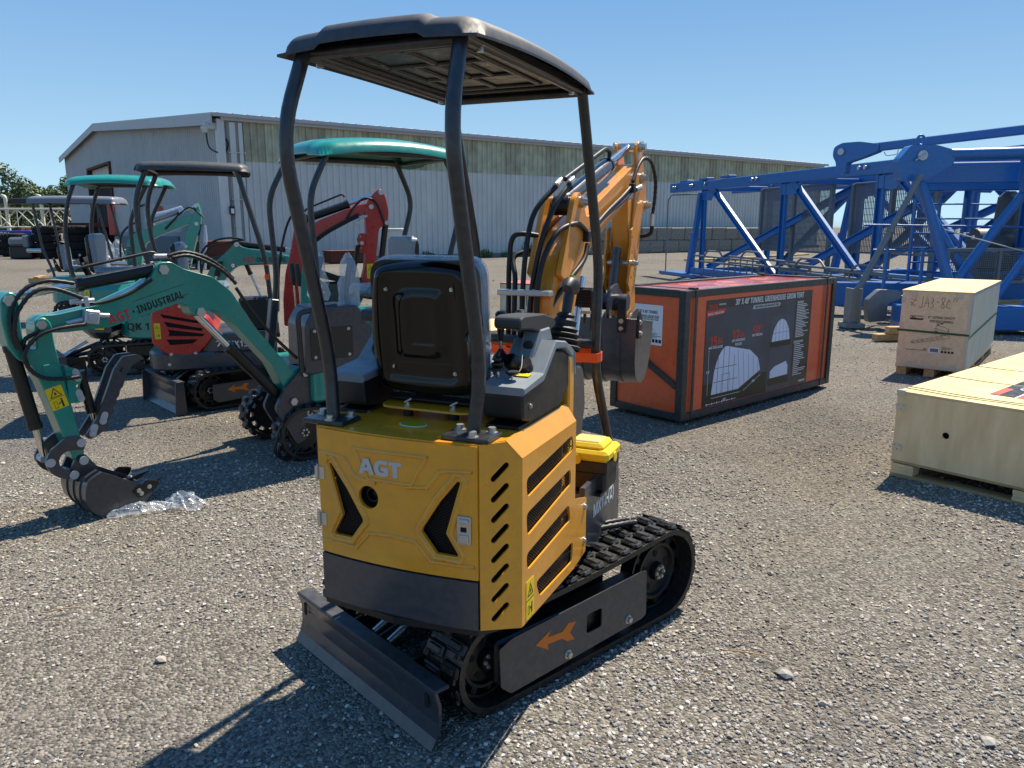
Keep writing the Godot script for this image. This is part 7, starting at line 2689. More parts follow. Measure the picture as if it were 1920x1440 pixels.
# strokes of the felt pen mark, in a unit box
func ink(_s: String) -> Array:
	var o: Array = []
	o.append([Vector2(0.02, 0.15), Vector2(0.14, 0.85)])
	o.append([Vector2(0.0, 0.72), Vector2(0.16, 0.55)])
	o.append([Vector2(0.0, 0.45), Vector2(0.10, 0.10), Vector2(0.12, 0.32)])
	var j: Array = []
	for k in 8:
		var t := k / 7.0
		j.append(Vector2(0.30 - 0.02 * t, 1.0 - 0.95 * t))
	j.append(Vector2(0.25, 0.0))
	j.append(Vector2(0.22, 0.12))
	o.append(j)
	o.append([Vector2(0.33, 0.05), Vector2(0.40, 0.9), Vector2(0.45, 0.08)])
	o.append([Vector2(0.35, 0.4), Vector2(0.45, 0.42)])
	var th: Array = []
	for k in 9:
		th.append(Vector2(0.50 + 0.05 * sin(PI * k / 8.0), 0.85 - 0.4 * k / 8.0))
	for k in 9:
		th.append(Vector2(0.50 + 0.06 * sin(PI * k / 8.0), 0.45 - 0.4 * k / 8.0))
	o.append(th)
	o.append([Vector2(0.62, 0.55), Vector2(0.69, 0.52)])
	var e: Array = []
	for k in 25:
		var a := TAU * k / 24.0
		e.append(Vector2(0.775 + 0.042 * sin(a * 2.0) * (1.0 if k < 13 else 0.8), 0.47 + 0.42 * cos(a)))
	o.append(e)
	var w: Array = []
	for k in 8:
		w.append(Vector2(0.88 + 0.045 * sin(PI * k / 7.0), 0.75 + 0.18 * sin(PI * k / 14.0) - 0.35 * k / 7.0))
	w.append(Vector2(0.855, 0.08))
	w.append(Vector2(0.90, 0.14))
	w.append(Vector2(0.97, 0.06))
	o.append(w)
	o.append([Vector2(1.02, 0.6), Vector2(1.03, 1.0), Vector2(1.09, 0.6), Vector2(1.10, 1.0)])
	return o

func build_flat_crate(called: String, label: String, at: Vector3, turn: float, size: Vector3, poster: bool) -> void:
	# local x along the near face, z away from it is negative; origin at the near left corner
	var t := thing(called, label, "crate", at, turn)
	var L := size.x
	var H := size.y
	var W := size.z
	var y0 := 0.11
	var st := S()
	for z in [-0.05, -W / 2, -W + 0.05]:
		box(st, v3(L / 2, 0.011, z), v3(L, 0.022, 0.1), 0.0)
	box(st, v3(L / 2, y0 - 0.008, -W / 2), v3(L, 0.015, W), 0.0)
	var pal := put("pallet", st, M.lumber, t)
	for x in [0.07, L * 0.5, L - 0.07]:
		for z in [-0.05, -W / 2, -W + 0.05]:
			for k in 3:
				st = S()
				box(st, v3(x + 0.002 * (k % 2), 0.033 + k * 0.022, z - 0.002 * (k % 2)), v3(0.14, 0.021, 0.1), 0.0)
				put("ply_block", st, M.ply_side, pal)
	st = S()
	prism(st, rect2(0, y0, L, y0 + H), -0.014, 0.0, Transform3D(), [circle2(Vector2(L * 0.20, y0 + H * 0.50), 0.021, 18)] if poster else [])
	put("front_sheet", st, M.ply_side, t)
	st = S()
	box(st, v3(0.007, y0 + H / 2, -W / 2 - 0.007), v3(0.014, H, W - 0.02), 0.0)
	put("end_sheet", st, M.ply_side, t)
	st = S()
	box(st, v3(L - 0.007, y0 + H / 2, -W / 2 - 0.007), v3(0.014, H, W - 0.02), 0.0)
	put("end_sheet", st, M.ply_side, t)
	st = S()
	box(st, v3(L / 2, y0 + H / 2, -W + 0.007), v3(L - 0.03, H, 0.014), 0.0)
	put("back_sheet", st, M.ply_side, t)
	var n := 3
	for k in n:
		st = S()
		box(st, v3(L / 2, y0 + H + 0.008, -W * (k + 0.5) / n), v3(L + 0.008, 0.016, W / n - 0.003), 0.001)
		put("lid_sheet", st, M.ply, t)
	for y in [0.2, 0.8]:
		st = S()
		box(st, v3(0.028, y0 + H * y, 0.002), v3(0.06, 0.045, 0.004), 0.001)
		box(st, v3(-0.002, y0 + H * y, -0.02), v3(0.004, 0.045, 0.045), 0.001)
		var cl := put("tin_clip", st, M.zinc, t)
		st = S()
		for q in [[0.015, 0.012], [0.045, 0.012], [0.03, -0.012]]:
			cyl(st, v3(q[0], y0 + H * y + q[1], 0.004), v3(q[0], y0 + H * y + q[1], 0.0055), 0.003)
		put("nails", st, M.black, cl)
	st = S()
	box(st, v3(0.02, y0 + H + 0.002, 0.001), v3(0.05, 0.04, 0.006), 0.001)
	box(st, v3(0.02, y0 + H + 0.018, -0.02), v3(0.05, 0.004, 0.045), 0.001)
	put("corner_tin", st, M.zinc, t)
	if not poster:
		return
	for z in [-0.10, -0.16, -0.75, -1.35]:
		st = S()
		var pts: Array = []
		for k in 12:
			pts.append(v3(L * k / 11.0, y0 + H + 0.018, z + 0.018 * sin(k * 1.1 + z * 9.0)))
		tube(st, pts, 0.003, 4)
		put("green_twine", st, mat(Color(0.16, 0.42, 0.12), 0.5), t)
	var F := Transform3D(Basis(v3(1, 0, 0), v3(0, 0, -1), v3(0, 1, 0)), v3(0, y0 + H + 0.0165, 0))
	st = S()
	prism(st, rect2(0.42, 0.32, 1.5, 2.2), 0.0, 0.001, F)
	var ps := put("lid_poster", st, M.paper, t)
	st = S()
	prism(st, rect2(0.42, 0.32, 0.56, 2.2), 0.001, 0.0015, F)
	put("poster_header", st, M.poster_dark, ps)
	st = S()
	prism(st, rect2(0.425, 0.34, 0.47, 0.60), 0.0016, 0.002, F)
	prism(st, rect2(0.57, 0.32, 0.70, 0.72), 0.001, 0.0015, F)
	prism(st, rect2(0.72, 0.9, 0.84, 1.7), 0.001, 0.0015, F)
	put("poster_red", st, M.print_orange, ps)
	st = S()
	letters(st, "6' X 10' HEAVY DUTY", 0.06, F * Transform3D(Basis(v3(0, 0, 1), PI / 2), v3(0.53, 1.2, 0.0017)), true, 1.2)
	put_raw("lettering", st, M.print_white, ps)

func build_crates() -> void:
	M.poster_dark = paint(Color(0.075, 0.08, 0.095), 0.35, 0.3, false)
	M.poster_sky = mat(Color(0.25, 0.30, 0.36), 0.3)
	M.poster_sky.albedo_texture = noise_tex(0.006, Color(0.75, 0.72, 0.72), Color(1.0, 1.0, 1.0), 256, FastNoiseLite.TYPE_SIMPLEX_SMOOTH, 6, 4)
	M.poster_sky.uv1_triplanar = true
	M.poster_inset = mat(Color(0.24, 0.28, 0.34), 0.3)
	M.poster_grass = mat(Color(0.10, 0.12, 0.075), 0.4)
	M.poster_white = mat(Color(0.80, 0.83, 0.90), 0.35)
	M.poster_line = mat(Color(0.27, 0.30, 0.34), 0.4)
	M.print_brown = mat(Color(0.14, 0.09, 0.06), 0.7)
	build_orange_crate()
	build_sawmill_crate()
	build_flat_crate("plywood_crate", "wide low plywood crate with a round hole, at the right edge of the yard", v3(2.48, 0, -4.83), yaw_of(v3(0.646, 0, 0.763)), v3(1.55, 0.44, 2.45), true)
	build_flat_crate("plywood_crate", "low pale plywood crate just behind the yellow excavator's consoles", v3(-0.28, 0, -8.15), yaw_of(v3(0.93, 0, -0.36)), v3(1.35, 0.38, 1.0), false)
	# pale crate farther back
	var t := thing("white_crate", "small weathered white crate on a pallet behind the yellow excavator's hoses", "crate", v3(-0.19, 0, -13.3), yaw_of(v3(0.86, 0, 0.5)))
	var st := S()
	box(st, v3(0.55, 0.40, -0.35), v3(1.1, 0.46, 0.7), 0.005)
	var cb := put("crate_sides", st, M.ply_grey, t)
	st = S()
	box(st, v3(0.55, 0.64, -0.35), v3(1.12, 0.02, 0.72), 0.002)
	put("lid", st, paint(Color(0.72, 0.35, 0.34), 0.6, 0.0), t)
	st = S()
	for k in 5:
		box(st, v3(0.25 + 0.13 * k, 0.40 + 0.02 * (k % 2), 0.002), v3(0.012 + 0.01 * (k % 2), 0.18 + 0.03 * (k % 3), 0.004))
	put("marking", st, M.print_black, cb)
	st = S()
	box(st, v3(0.55, 0.145, -0.35), v3(1.15, 0.05, 0.75), 0.0)
	for z in [-0.05, -0.65]:
		box(st, v3(0.55, 0.06, z), v3(1.15, 0.12, 0.1), 0.0)
	put("pallet", st, M.lumber, t)
	st = S()
	box(st, v3(-0.01, 0.40, -0.03), v3(0.02, 0.46, 0.06))
	put("corner_batten", st, M.ply, t)
	st = S()
	var o := Basis(Vector3.UP, -0.5)
	for k in 3:
		box(st, v3(0.74, 0.513 + 0.008 * k, -8.0 + 0.02 * k), v3(0.36 - 0.03 * k, 0.006, 0.3), 0.0, o.rotated(Vector3.UP, 0.15 * k))
	tag(put("papers", st, M.paper, self), "loose sheets of printed paper lying on the low crate behind the bucket", "papers")

# ---------- blue tower crane parts ----------
func bar(st: SurfaceTool, a: Vector3, b: Vector3, w: float, h: float) -> void:
	var d := b - a
	box(st, (a + b) / 2, v3(d.length(), h, w), 0.012, basis_from(d, Vector3.UP if absf(d.normalized().y) < 0.95 else Vector3.RIGHT))

# open channel beam: web and two flanges
func channel(st: SurfaceTool, a: Vector3, b: Vector3, w: float, side: Vector3) -> void:
	var d := (b - a)
	var x := d.normalized()
	var z := (side - x * side.dot(x)).normalized()
	var y := z.cross(x)
	var bs := Basis(x, y, z)
	var c := (a + b) / 2
	box(st, c - z * 0.03, v3(d.length(), w, 0.025), 0.0, bs)
	for s in [-1.0, 1.0]:
		box(st, c + y * s * (w / 2 - 0.0135) + z * 0.012, v3(d.length(), 0.026, 0.06), 0.0, bs)

func build_mast(label: String, A: Vector3, u: Vector3, n: Vector3, ang: float) -> void:
	var t := thing("crane_mast_section", label, "crane part", A, ang, "blue lattice mast sections")
	var inv := Transform3D(Basis(Vector3.UP, ang), A).affine_inverse()
	var P := func(s: float, y: float, dep: float) -> Vector3:
		return inv * (A + u * s + n * dep + v3(0, y, 0))
	var out: Vector3 = inv.basis * -n
	for dep in [0.0, 2.3]:
		var st := S()
		bar(st, P.call(-2.0, 2.82, dep), P.call(12.5, 2.82, dep), 0.18, 0.27)
		var ch := put("top_chord", st, M.crane, t)
		st = S()
		bar(st, P.call(-2.52, 2.84, dep), P.call(-0.3, 2.84, dep), 0.2, 0.30)
		put("coupling_plate", st, M.crane, ch)
		st = S()
		for s in [-2.2, -2.05, -1.0, -0.85, -0.05, 2.6, 2.8, 6.9, 7.1]:
			cyl(st, P.call(s, 2.85, dep - 0.13), P.call(s, 2.85, dep - 0.16), 0.045, -1.0, 10)
		put("coupling_bolts", st, M.zinc, ch)
		st = S()
		bar(st, P.call(-1.0, 0.2, dep), P.call(12.5, 0.2, dep), 0.2, 0.22)
		put("bottom_chord", st, M.crane, t)
		for s in [-0.28, 3.95, 7.5, 11.1]:
			st = S()
			channel(st, P.call(s, 0.2, dep), P.call(s, 2.75, dep), 0.21, out)
			var po := put("post", st, M.crane, t)
		for s in [[0.30, 3.75], [4.35, 7.30], [7.95, 10.9]]:
			st = S()
			if dep == 0.0:
				channel(st, P.call(s[0], 2.66, dep), P.call(s[1], 0.3, dep), 0.19, out)
			else:
				channel(st, P.call(s[0], 0.3, dep), P.call(s[1], 2.66, dep), 0.19, out)
			put("diagonal", st, M.crane, t)
		for s in [-0.28, 3.95, 7.5]:
			st = S()
			prism(st, pv([[-0.18, 2.66], [0.75, 2.66], [0.45, 2.36], [-0.14, 2.40]]), -0.012, 0.012, Transform3D(Basis(inv.basis * u, Vector3.UP, inv.basis * n), P.call(s, 0, dep - 0.02)))
			put("gusset", st, M.crane, t)
	for s in [-0.28, 3.95, 7.5, 11.1]:
		for y in [0.25, 2.74]:
			var st := S()
			bar(st, P.call(s, y, 0.1), P.call(s, y, 2.2), 0.14, 0.16)
			put("cross_beam", st, M.crane, t)
	for s in [[3.95, 7.5], [-0.28, 3.95]]:
		var st := S()
		channel(st, P.call(s[0], 0.3, 0.2), P.call(s[1], 2.6, 2.1), 0.2, out)
		put("plan_brace", st, M.crane, t)
	var st := S()
	bar(st, P.call(-0.42, 2.6, -0.05), P.call(-0.95, 0.12, -0.05), 0.16, 0.15)
	bar(st, P.call(-0.7, 1.4, -0.05), P.call(-1.0, 0.12, -0.05), 0.19, 0.19)
	put("raking_strut", st, M.crane, t)
	st = S()
	box(st, P.call(-1.3, 0.06, 0.0), v3(2.6, 0.1, 0.7), 0.0, inv.basis * Basis(u, Vector3.UP, -n))
	put("foot_plate", st, M.crane, t)
	for k in 3:
		st = S()
		box(st, P.call(-1.6 + k * 1.3, 3.02, 0.05), v3(0.5, 0.07, 0.25), 0.01, inv.basis * Basis(u, Vector3.UP, -n))
		put("lug", st, M.crane, t)

func build_crane_parts() -> void:
	var A := v3(6.03, 0, -24.21)
	var u := v3(0.249, 0, 0.9685)
	var n := v3(0.9685, 0, -0.249)
	var ang := atan2(-u.z, u.x)
	# local x = along u, z = -n side towards the camera (left)
	build_mast("long blue lattice mast section lying behind the orange crate", A, u, n, ang)
	build_mast("second blue lattice mast section, behind the front one and partly hidden by it", A + n * 3.6 + u * 2.4, u, n, ang)
	var t: Node3D
	var st: SurfaceTool
	var inv := Transform3D(Basis(Vector3.UP, ang), A).affine_inverse()
	var P := func(s: float, y: float, dep: float) -> Vector3:
		return inv * (A + u * s + n * dep + v3(0, y, 0))
	var out: Vector3 = inv.basis * -n
	# galvanised gratings inside
	t = thing("grating_panels", "grey galvanised grating panels standing inside the blue lattice mast", "grating", A, ang)
	for q in [[0.6, 3.9, 1.5, 0.9, 2.7], [4.6, 7.4, 1.6, 0.95, 2.65]]:
		st = S()
		var c := 0
		var s: float = q[0]
		while s < q[1]:
			bar(st, P.call(s, q[3], q[2]), P.call(s, q[4], q[2]), 0.03, 0.016)
			s += 0.055
		for k in 12:
			var y: float = lerpf(q[3], q[4], k / 11.0)
			bar(st, P.call(q[0], y, q[2] + 0.02), P.call(q[1], y, q[2] + 0.02), 0.014, 0.014)
		st.generate_normals()
		st.set_material(M.galv)
		var o := hang("grating", st.commit(), t)
		o.set_meta("kind", "stuff")
		st = S()
		for y in [q[3], q[4]]:
			bar(st, P.call(q[0], y, q[2] - 0.02), P.call(q[1], y, q[2] - 0.02), 0.06, 0.05)
		for e in [q[0], (q[0] + q[1]) / 2, q[1]]:
			bar(st, P.call(e, 0.0, q[2] - 0.03), P.call(e, q[4], q[2] - 0.03), 0.12, 0.10)
		put("grating_frame", st, M.galv, t)
	# handrails
	t = thing("handrails", "grey galvanised handrail frames stacked low among the blue lattice", "handrail", A, ang)
	for q in [[0.2, 0.72, -0.5], [2.6, 0.78, -0.7], [5.2, 0.70, -0.8], [7.4, 0.66, -1.0]]:
		for y in [q[1], q[1] - 0.16, 0.12]:
			st = S()
			tube(st, [P.call(q[0], y, q[2]), P.call(q[0] + 3.6, y - 0.03, q[2])], 0.028, 8)
			put("rail", st, M.galv, t)
		for k in 7:
			st = S()
			tube(st, [P.call(q[0] + k * 0.6, 0.1, q[2]), P.call(q[0] + k * 0.6, q[1], q[2])], 0.02, 6)
			put("stanchion", st, M.galv, t)
		st = S()
		tube(st, bent([P.call(q[0] + 0.6, q[1], q[2]), P.call(q[0] + 0.8, q[1] + 0.16, q[2]), P.call(q[0] + 1.5, q[1] + 0.16, q[2]), P.call(q[0] + 1.7, q[1], q[2])], 0.1), 0.025, 8)
		put("hoop", st, M.galv, t)
	t = thing("handrails", "thin grey pole with a bent top standing before the blue mast end", "handrail", A, ang)
	st = S()
	tube(st, bent([P.call(-2.2, 0.0, -0.3), P.call(-2.2, 2.45, -0.3), P.call(-1.95, 2.6, -0.3), P.call(-1.0, 2.6, 0.4)], 0.1), 0.022, 8)
	put("pole", st, M.galv, t)
	# second section: tube chords and raking legs, nearer and farther right
	t = thing("crane_jib_section", "blue tube-chord jib section with splayed legs at the right edge", "crane part", Vector3.ZERO)
	st = S()
	tube(st, [v3(6.75, 2.70, -12.6), v3(11.5, 2.72, -11.2)], 0.088, 16)
	tube(st, [v3(7.6, 2.74, -14.4), v3(11.5, 2.76, -13.4)], 0.09, 14)
	put("tube_chord", st, M.crane, t)
	st = S()
	prism(st, round2(pv([[6.10, 2.30], [6.05, 2.62], [6.22, 2.84], [6.62, 2.84], [6.92, 2.76], [6.92, 2.56], [6.66, 2.40], [6.5, 2.30]]), 0.05), -12.70, -12.48, Transform3D())
	var nd := put("node_plate", st, M.crane, t)
	st = S()
	cyl(st, v3(6.40, 2.68, -12.48), v3(6.40, 2.68, -12.44), 0.075, -1.0, 20)
	tube(st, [v3(6.28, 2.60, -12.43), v3(6.44, 2.71, -12.43)], 0.012, 6)
	put("pin_end", st, M.silver, nd)
	st = S()
	var ring: Array = []
	for k in 14:
		ring.append(v3(6.42 + cos(TAU * k / 14) * 0.06, 2.92 + sin(TAU * k / 14) * 0.075, -12.6))
	tube(st, ring, 0.02, 6, false, true)
	put("lifting_eye", st, M.crane, nd)
	for q in [[v3(6.44, 2.34, -12.6), v3(6.62, 1.85, -12.5), v3(7.15, 0.15, -12.3), 0.08], [v3(6.58, 2.34, -12.9), v3(6.85, 1.8, -12.9), v3(7.85, 0.15, -12.6), 0.072], [v3(8.15, 2.30, -12.4), v3(7.6, 1.4, -12.5), v3(6.9, 0.2, -12.6), 0.075], [v3(8.35, 2.0, -11.8), v3(8.0, 1.4, -11.9), v3(7.35, 0.2, -12.0), 0.055], [v3(8.6, 2.0, -11.6), v3(8.2, 1.2, -11.7), v3(7.75, 0.2, -11.8), 0.055], [v3(8.2, 2.4, -12.2), v3(8.6, 1.6, -12.0), v3(9.2, 0.2, -11.6), 0.085]]:
		st = S()
		tube(st, spline([q[0], q[1], q[2]], 6), q[3], 12)
		put("leg", st, M.crane, t)
	st = S()
	prism(st, round2(pv([[7.95, 2.1], [7.9, 2.72], [9.2, 2.72], [9.2, 2.3], [8.5, 2.05]]), 0.06), -12.42, -12.22, Transform3D())
	var n2 := put("node_plate", st, M.crane, t)
	st = S()
	for q in [[8.05, 2.22], [8.38, 2.24], [8.12, 2.58]]:
		cyl(st, v3(q[0], q[1], -12.22), v3(q[0], q[1], -12.18), 0.05, -1.0, 14)
	put("pin_end", st, M.silver, n2)
	st = S()
	box(st, v3(7.4, 2.45, -12.95), v3(1.5, 0.34, 0.14), 0.02, Basis(Vector3.UP, -0.25))
	box(st, v3(8.5, 2.35, -13.6), v3(3.0, 0.30, 0.2), 0.02, Basis(Vector3.UP, -0.25))
	put("box_beam", st, M.crane, t)
	for q in [[1.62, 6.0, 9.5], [1.20, 6.2, 9.5], [0.85, 6.2, 9.5]]:
		st = S()
		tube(st, [v3(q[1], q[0], -13.4), v3(q[2], q[0] - 0.05, -12.9)], 0.018, 8)
		put("guard_rail", st, M.crane, t)
	for q in [[6.15, 0.45], [6.75, 0.55]]:
		st = S()
		tube(st, bent([v3(q[0] + 0.05, 1.25, -12.9), v3(q[0], 0.7, -12.8), v3(q[0] - 0.02, q[1], -12.8), v3(q[0] + 0.9, q[1], -12.8)], 0.14), 0.03, 8)
		put("ladder_hoop", st, M.crane, t)
	for q in [7.3, 7.75, 8.2]:
		st = S()
		tube(st, [v3(q, 0.4, -14.3), v3(q, 2.1, -14.3)], 0.03, 8)
		put("rung_post", st, M.crane, t)
	for k in 5:
		st = S()
		tube(st, [v3(7.3, 0.95 + k * 0.26, -14.3), v3(8.9, 0.95 + k * 0.26, -14.3)], 0.016, 6)
		put("rung", st, M.crane, t)
	# upper head with eye
	t = thing("crane_head_bar", "blue tie bar with a round pin eye at its left end, on the stack", "crane part", Vector3.ZERO)
	st = S()
	var H := Transform3D(basis_from(v3(2.7, 0.1, 3.0), Vector3.UP), v3(6.60, 3.02, -15.9))
	bar(st, H * v3(0.5, 0.05, 0), H * v3(4.6, 0.13, 0), 0.16, 0.15)
	put("bar", st, M.crane, t)
	st = S()
	prism(st, round2(pv([[-0.18, -0.05], [-0.16, 0.12], [0.0, 0.19], [0.35, 0.18], [0.72, 0.10], [0.72, -0.03], [0.42, -0.12], [0.10, -0.20], [0.10, -0.40], [-0.10, -0.40], [-0.10, -0.18]]), 0.06, 4), -0.11, 0.11, H)
	var hd := put("eye_plate", st, M.crane, t)
	st = S()
	cyl(st, H * v3(0, 0.02, 0.11), H * v3(0, 0.02, 0.15), 0.065, -1.0, 16)
	cyl(st, H * v3(0, 0.02, -0.11), H * v3(0, 0.02, -0.15), 0.065, -1.0, 16)
	put("pin_end", st, M.silver, hd)
	st = S()
	tube(st, bent([H * v3(0.8, -0.05, 0.05), H * v3(0.85, -0.13, 0.05), H * v3(1.05, -0.12, 0.05), H * v3(1.07, 0.0, 0.05)], 0.03), 0.008, 6)
	put("wire_loop", st, M.zinc, hd)
	# grey prop with a hinged foot
	t = thing("grey_prop", "slanting grey steel prop with hinged foot in front of the blue lattice", "prop", Vector3.ZERO)
	st = S()
	var a := v3(6.35, 2.38, -12.35)
	var b := v3(5.52, 0.62, -12.3)
	tube(st, [a, a.lerp(b, 0.5)], 0.045, 14)
	tube(st, [a.lerp(b, 0.5), b], 0.05, 14)
	tube(st, [a.lerp(b, 0.47), a.lerp(b, 0.5)], 0.066, 14)
	put("tube", st, M.galv, t)
	st = S()
	for x in [5.36, 5.50]:
		box(st, v3(x, 0.33, -12.25), v3(0.03, 0.62, 0.26), 0.005)
	box(st, v3(5.43, 0.05, -12.25), v3(0.3, 0.08, 0.34), 0.01)
	prism(st, round2(pv([[5.66, 0.1], [5.62, 0.45], [5.80, 0.62], [6.15, 0.60], [6.15, 0.48], [5.95, 0.40], [5.95, 0.12]]), 0.04), -12.32, -12.18, Transform3D())
	put("hinge_foot", st, M.galv, t)
	# base frame on the ground
	t = thing("crane_base_frame", "low blue base frame of wide box beams on timbers by the plywood crate", "crane part", Vector3.ZERO)
	for q in [[v3(5.95, 0.24, -11.9), v3(9.6, 0.24, -11.3), 0.5, 0.34], [v3(5.6, 0.40, -14.2), v3(10.2, 0.42, -13.2), 0.4, 0.42], [v3(7.6, 0.22, -9.9), v3(10.5, 0.22, -9.4), 0.4, 0.34]]:
		st = S()
		bar(st, q[0], q[1], q[2], q[3])
		put("box_beam", st, M.crane, t)
	st = S()
	box(st, v3(6.75, 0.425, -11.75), v3(1.1, 0.03, 0.3), 0.0, Basis(Vector3.UP, -0.16))
	box(st, v3(8.5, 0.425, -11.45), v3(1.4, 0.03, 0.3), 0.0, Basis(Vector3.UP, -0.16))
	put("tread_plate", st, M.crane_light, t)
	for q in [[v3(5.55, 0.06, -10.9), 0.3], [v3(5.75, 0.16, -10.85), 0.1], [v3(9.0, 0.05, -10.2), 0.5], [v3(8.3, 0.35, -12.8), 0.2]]:
		st = S()
		box(st, q[0], v3(0.9, 0.1, 0.12), 0.006, Basis(Vector3.UP, q[1]))
		var o := put("timber", st, M.lumber, self)
		tag(o, {0.3: "short weathered timber on the ground left of the sawmill crate", 0.1: "timber laid across another left of the sawmill crate", 0.5: "timber under the blue base frame right of the sawmill crate", 0.2: "timber on top of the blue frame behind the sawmill crate"}[q[1]], "timber")
	# winch drum and wire rope
	t = thing("winch_motor", "grey winch motor standing among the blue crane parts at the right edge", "motor", v3(8.75, 0, -13.9))
	st = S()
	cyl(st, v3(0, 1.45, 0), v3(0, 2.1, 0), 0.22, 0.18, 18)
	cyl(st, v3(0, 2.1, 0), v3(0, 2.2, 0), 0.18, 0.08, 18)
	put("motor", st, M.galv_dark, t)
	st = S()
	cyl(st, v3(-0.55, 1.3, 0), v3(0.6, 1.3, 0.1), 0.26, -1.0, 20)
	box(st, v3(0, 1.0, 0), v3(1.2, 0.3, 0.6), 0.03)
	put("gearbox", st, M.galv_dark, t)
	st = S()
	for k in 4:
		box(st, v3(-0.5 + k * 0.34, 0.45, 0), v3(0.08, 0.9, 0.5), 0.01)
	put("stand", st, M.galv_dark, t)
	st = S()
	tube(st, spline([v3(6.72, 1.55, -12.2), v3(7.4, 1.34, -12.0), v3(8.2, 1.14, -11.8), v3(9.5, 0.95, -11.4)], 6), 0.011, 6)
	for k in 3:
		box(st, v3(6.88 + k * 0.14, 1.51 - k * 0.042, -12.16), v3(0.035, 0.06, 0.035), 0.004)
	tag(put("wire_rope", st, M.zinc, self), "taut wire rope with clamps running right from the blue leg", "wire rope")
	t = thing("mesh_cage", "grey wire mesh cage panel low between the blue legs at right", "cage", v3(8.1, 0, -12.95), deg_to_rad(15))
	st = S()
	for k in 48:
		box(st, v3(-1.0 + k * 0.042, 0.95, 0), v3(0.007, 0.5, 0.007))
	for k in 14:
		box(st, v3(0, 0.7 + k * 0.038, 0.006), v3(2.0, 0.007, 0.007))
	put("mesh", st, M.galv, t).set_meta("kind", "stuff")
	st = S()
	for y in [0.68, 1.22]:
		box(st, v3(0, y, 0), v3(2.1, 0.05, 0.05))
	for x in [-1.05, 0.0, 1.05]:
		box(st, v3(x, 0.6, 0), v3(0.06, 1.2, 0.06))
	put("cage_frame", st, M.galv, t)

# ---------- far left yard ----------
func tyre_mesh(r: float, w: float) -> ArrayMesh:
	var st := S()
	lathe(st, [Vector2(r * 0.55, -w * 0.42), Vector2(r * 0.78, -w * 0.5), Vector2(r * 0.96, -w * 0.4), Vector2(r, -w * 0.2), Vector2(r, w * 0.2), Vector2(r * 0.96, w * 0.4), Vector2(r * 0.78, w * 0.5), Vector2(r * 0.55, w * 0.42), Vector2(r * 0.52, 0.0), Vector2(r * 0.55, -w * 0.42)], Transform3D(), 24)
	for k in 22:
		var a := TAU * k / 22
		for s in [-1.0, 1.0]:
			box(st, v3(cos(a + s * 0.07) * r, s * w * 0.2, sin(a + s * 0.07) * r), v3(0.06, w * 0.34, r * 0.11), 0.0, Basis(Vector3.UP, -a) * Basis(Vector3.RIGHT, s * 0.6))
	st.generate_normals()
	st.set_material(M.tyre)
	return st.commit()

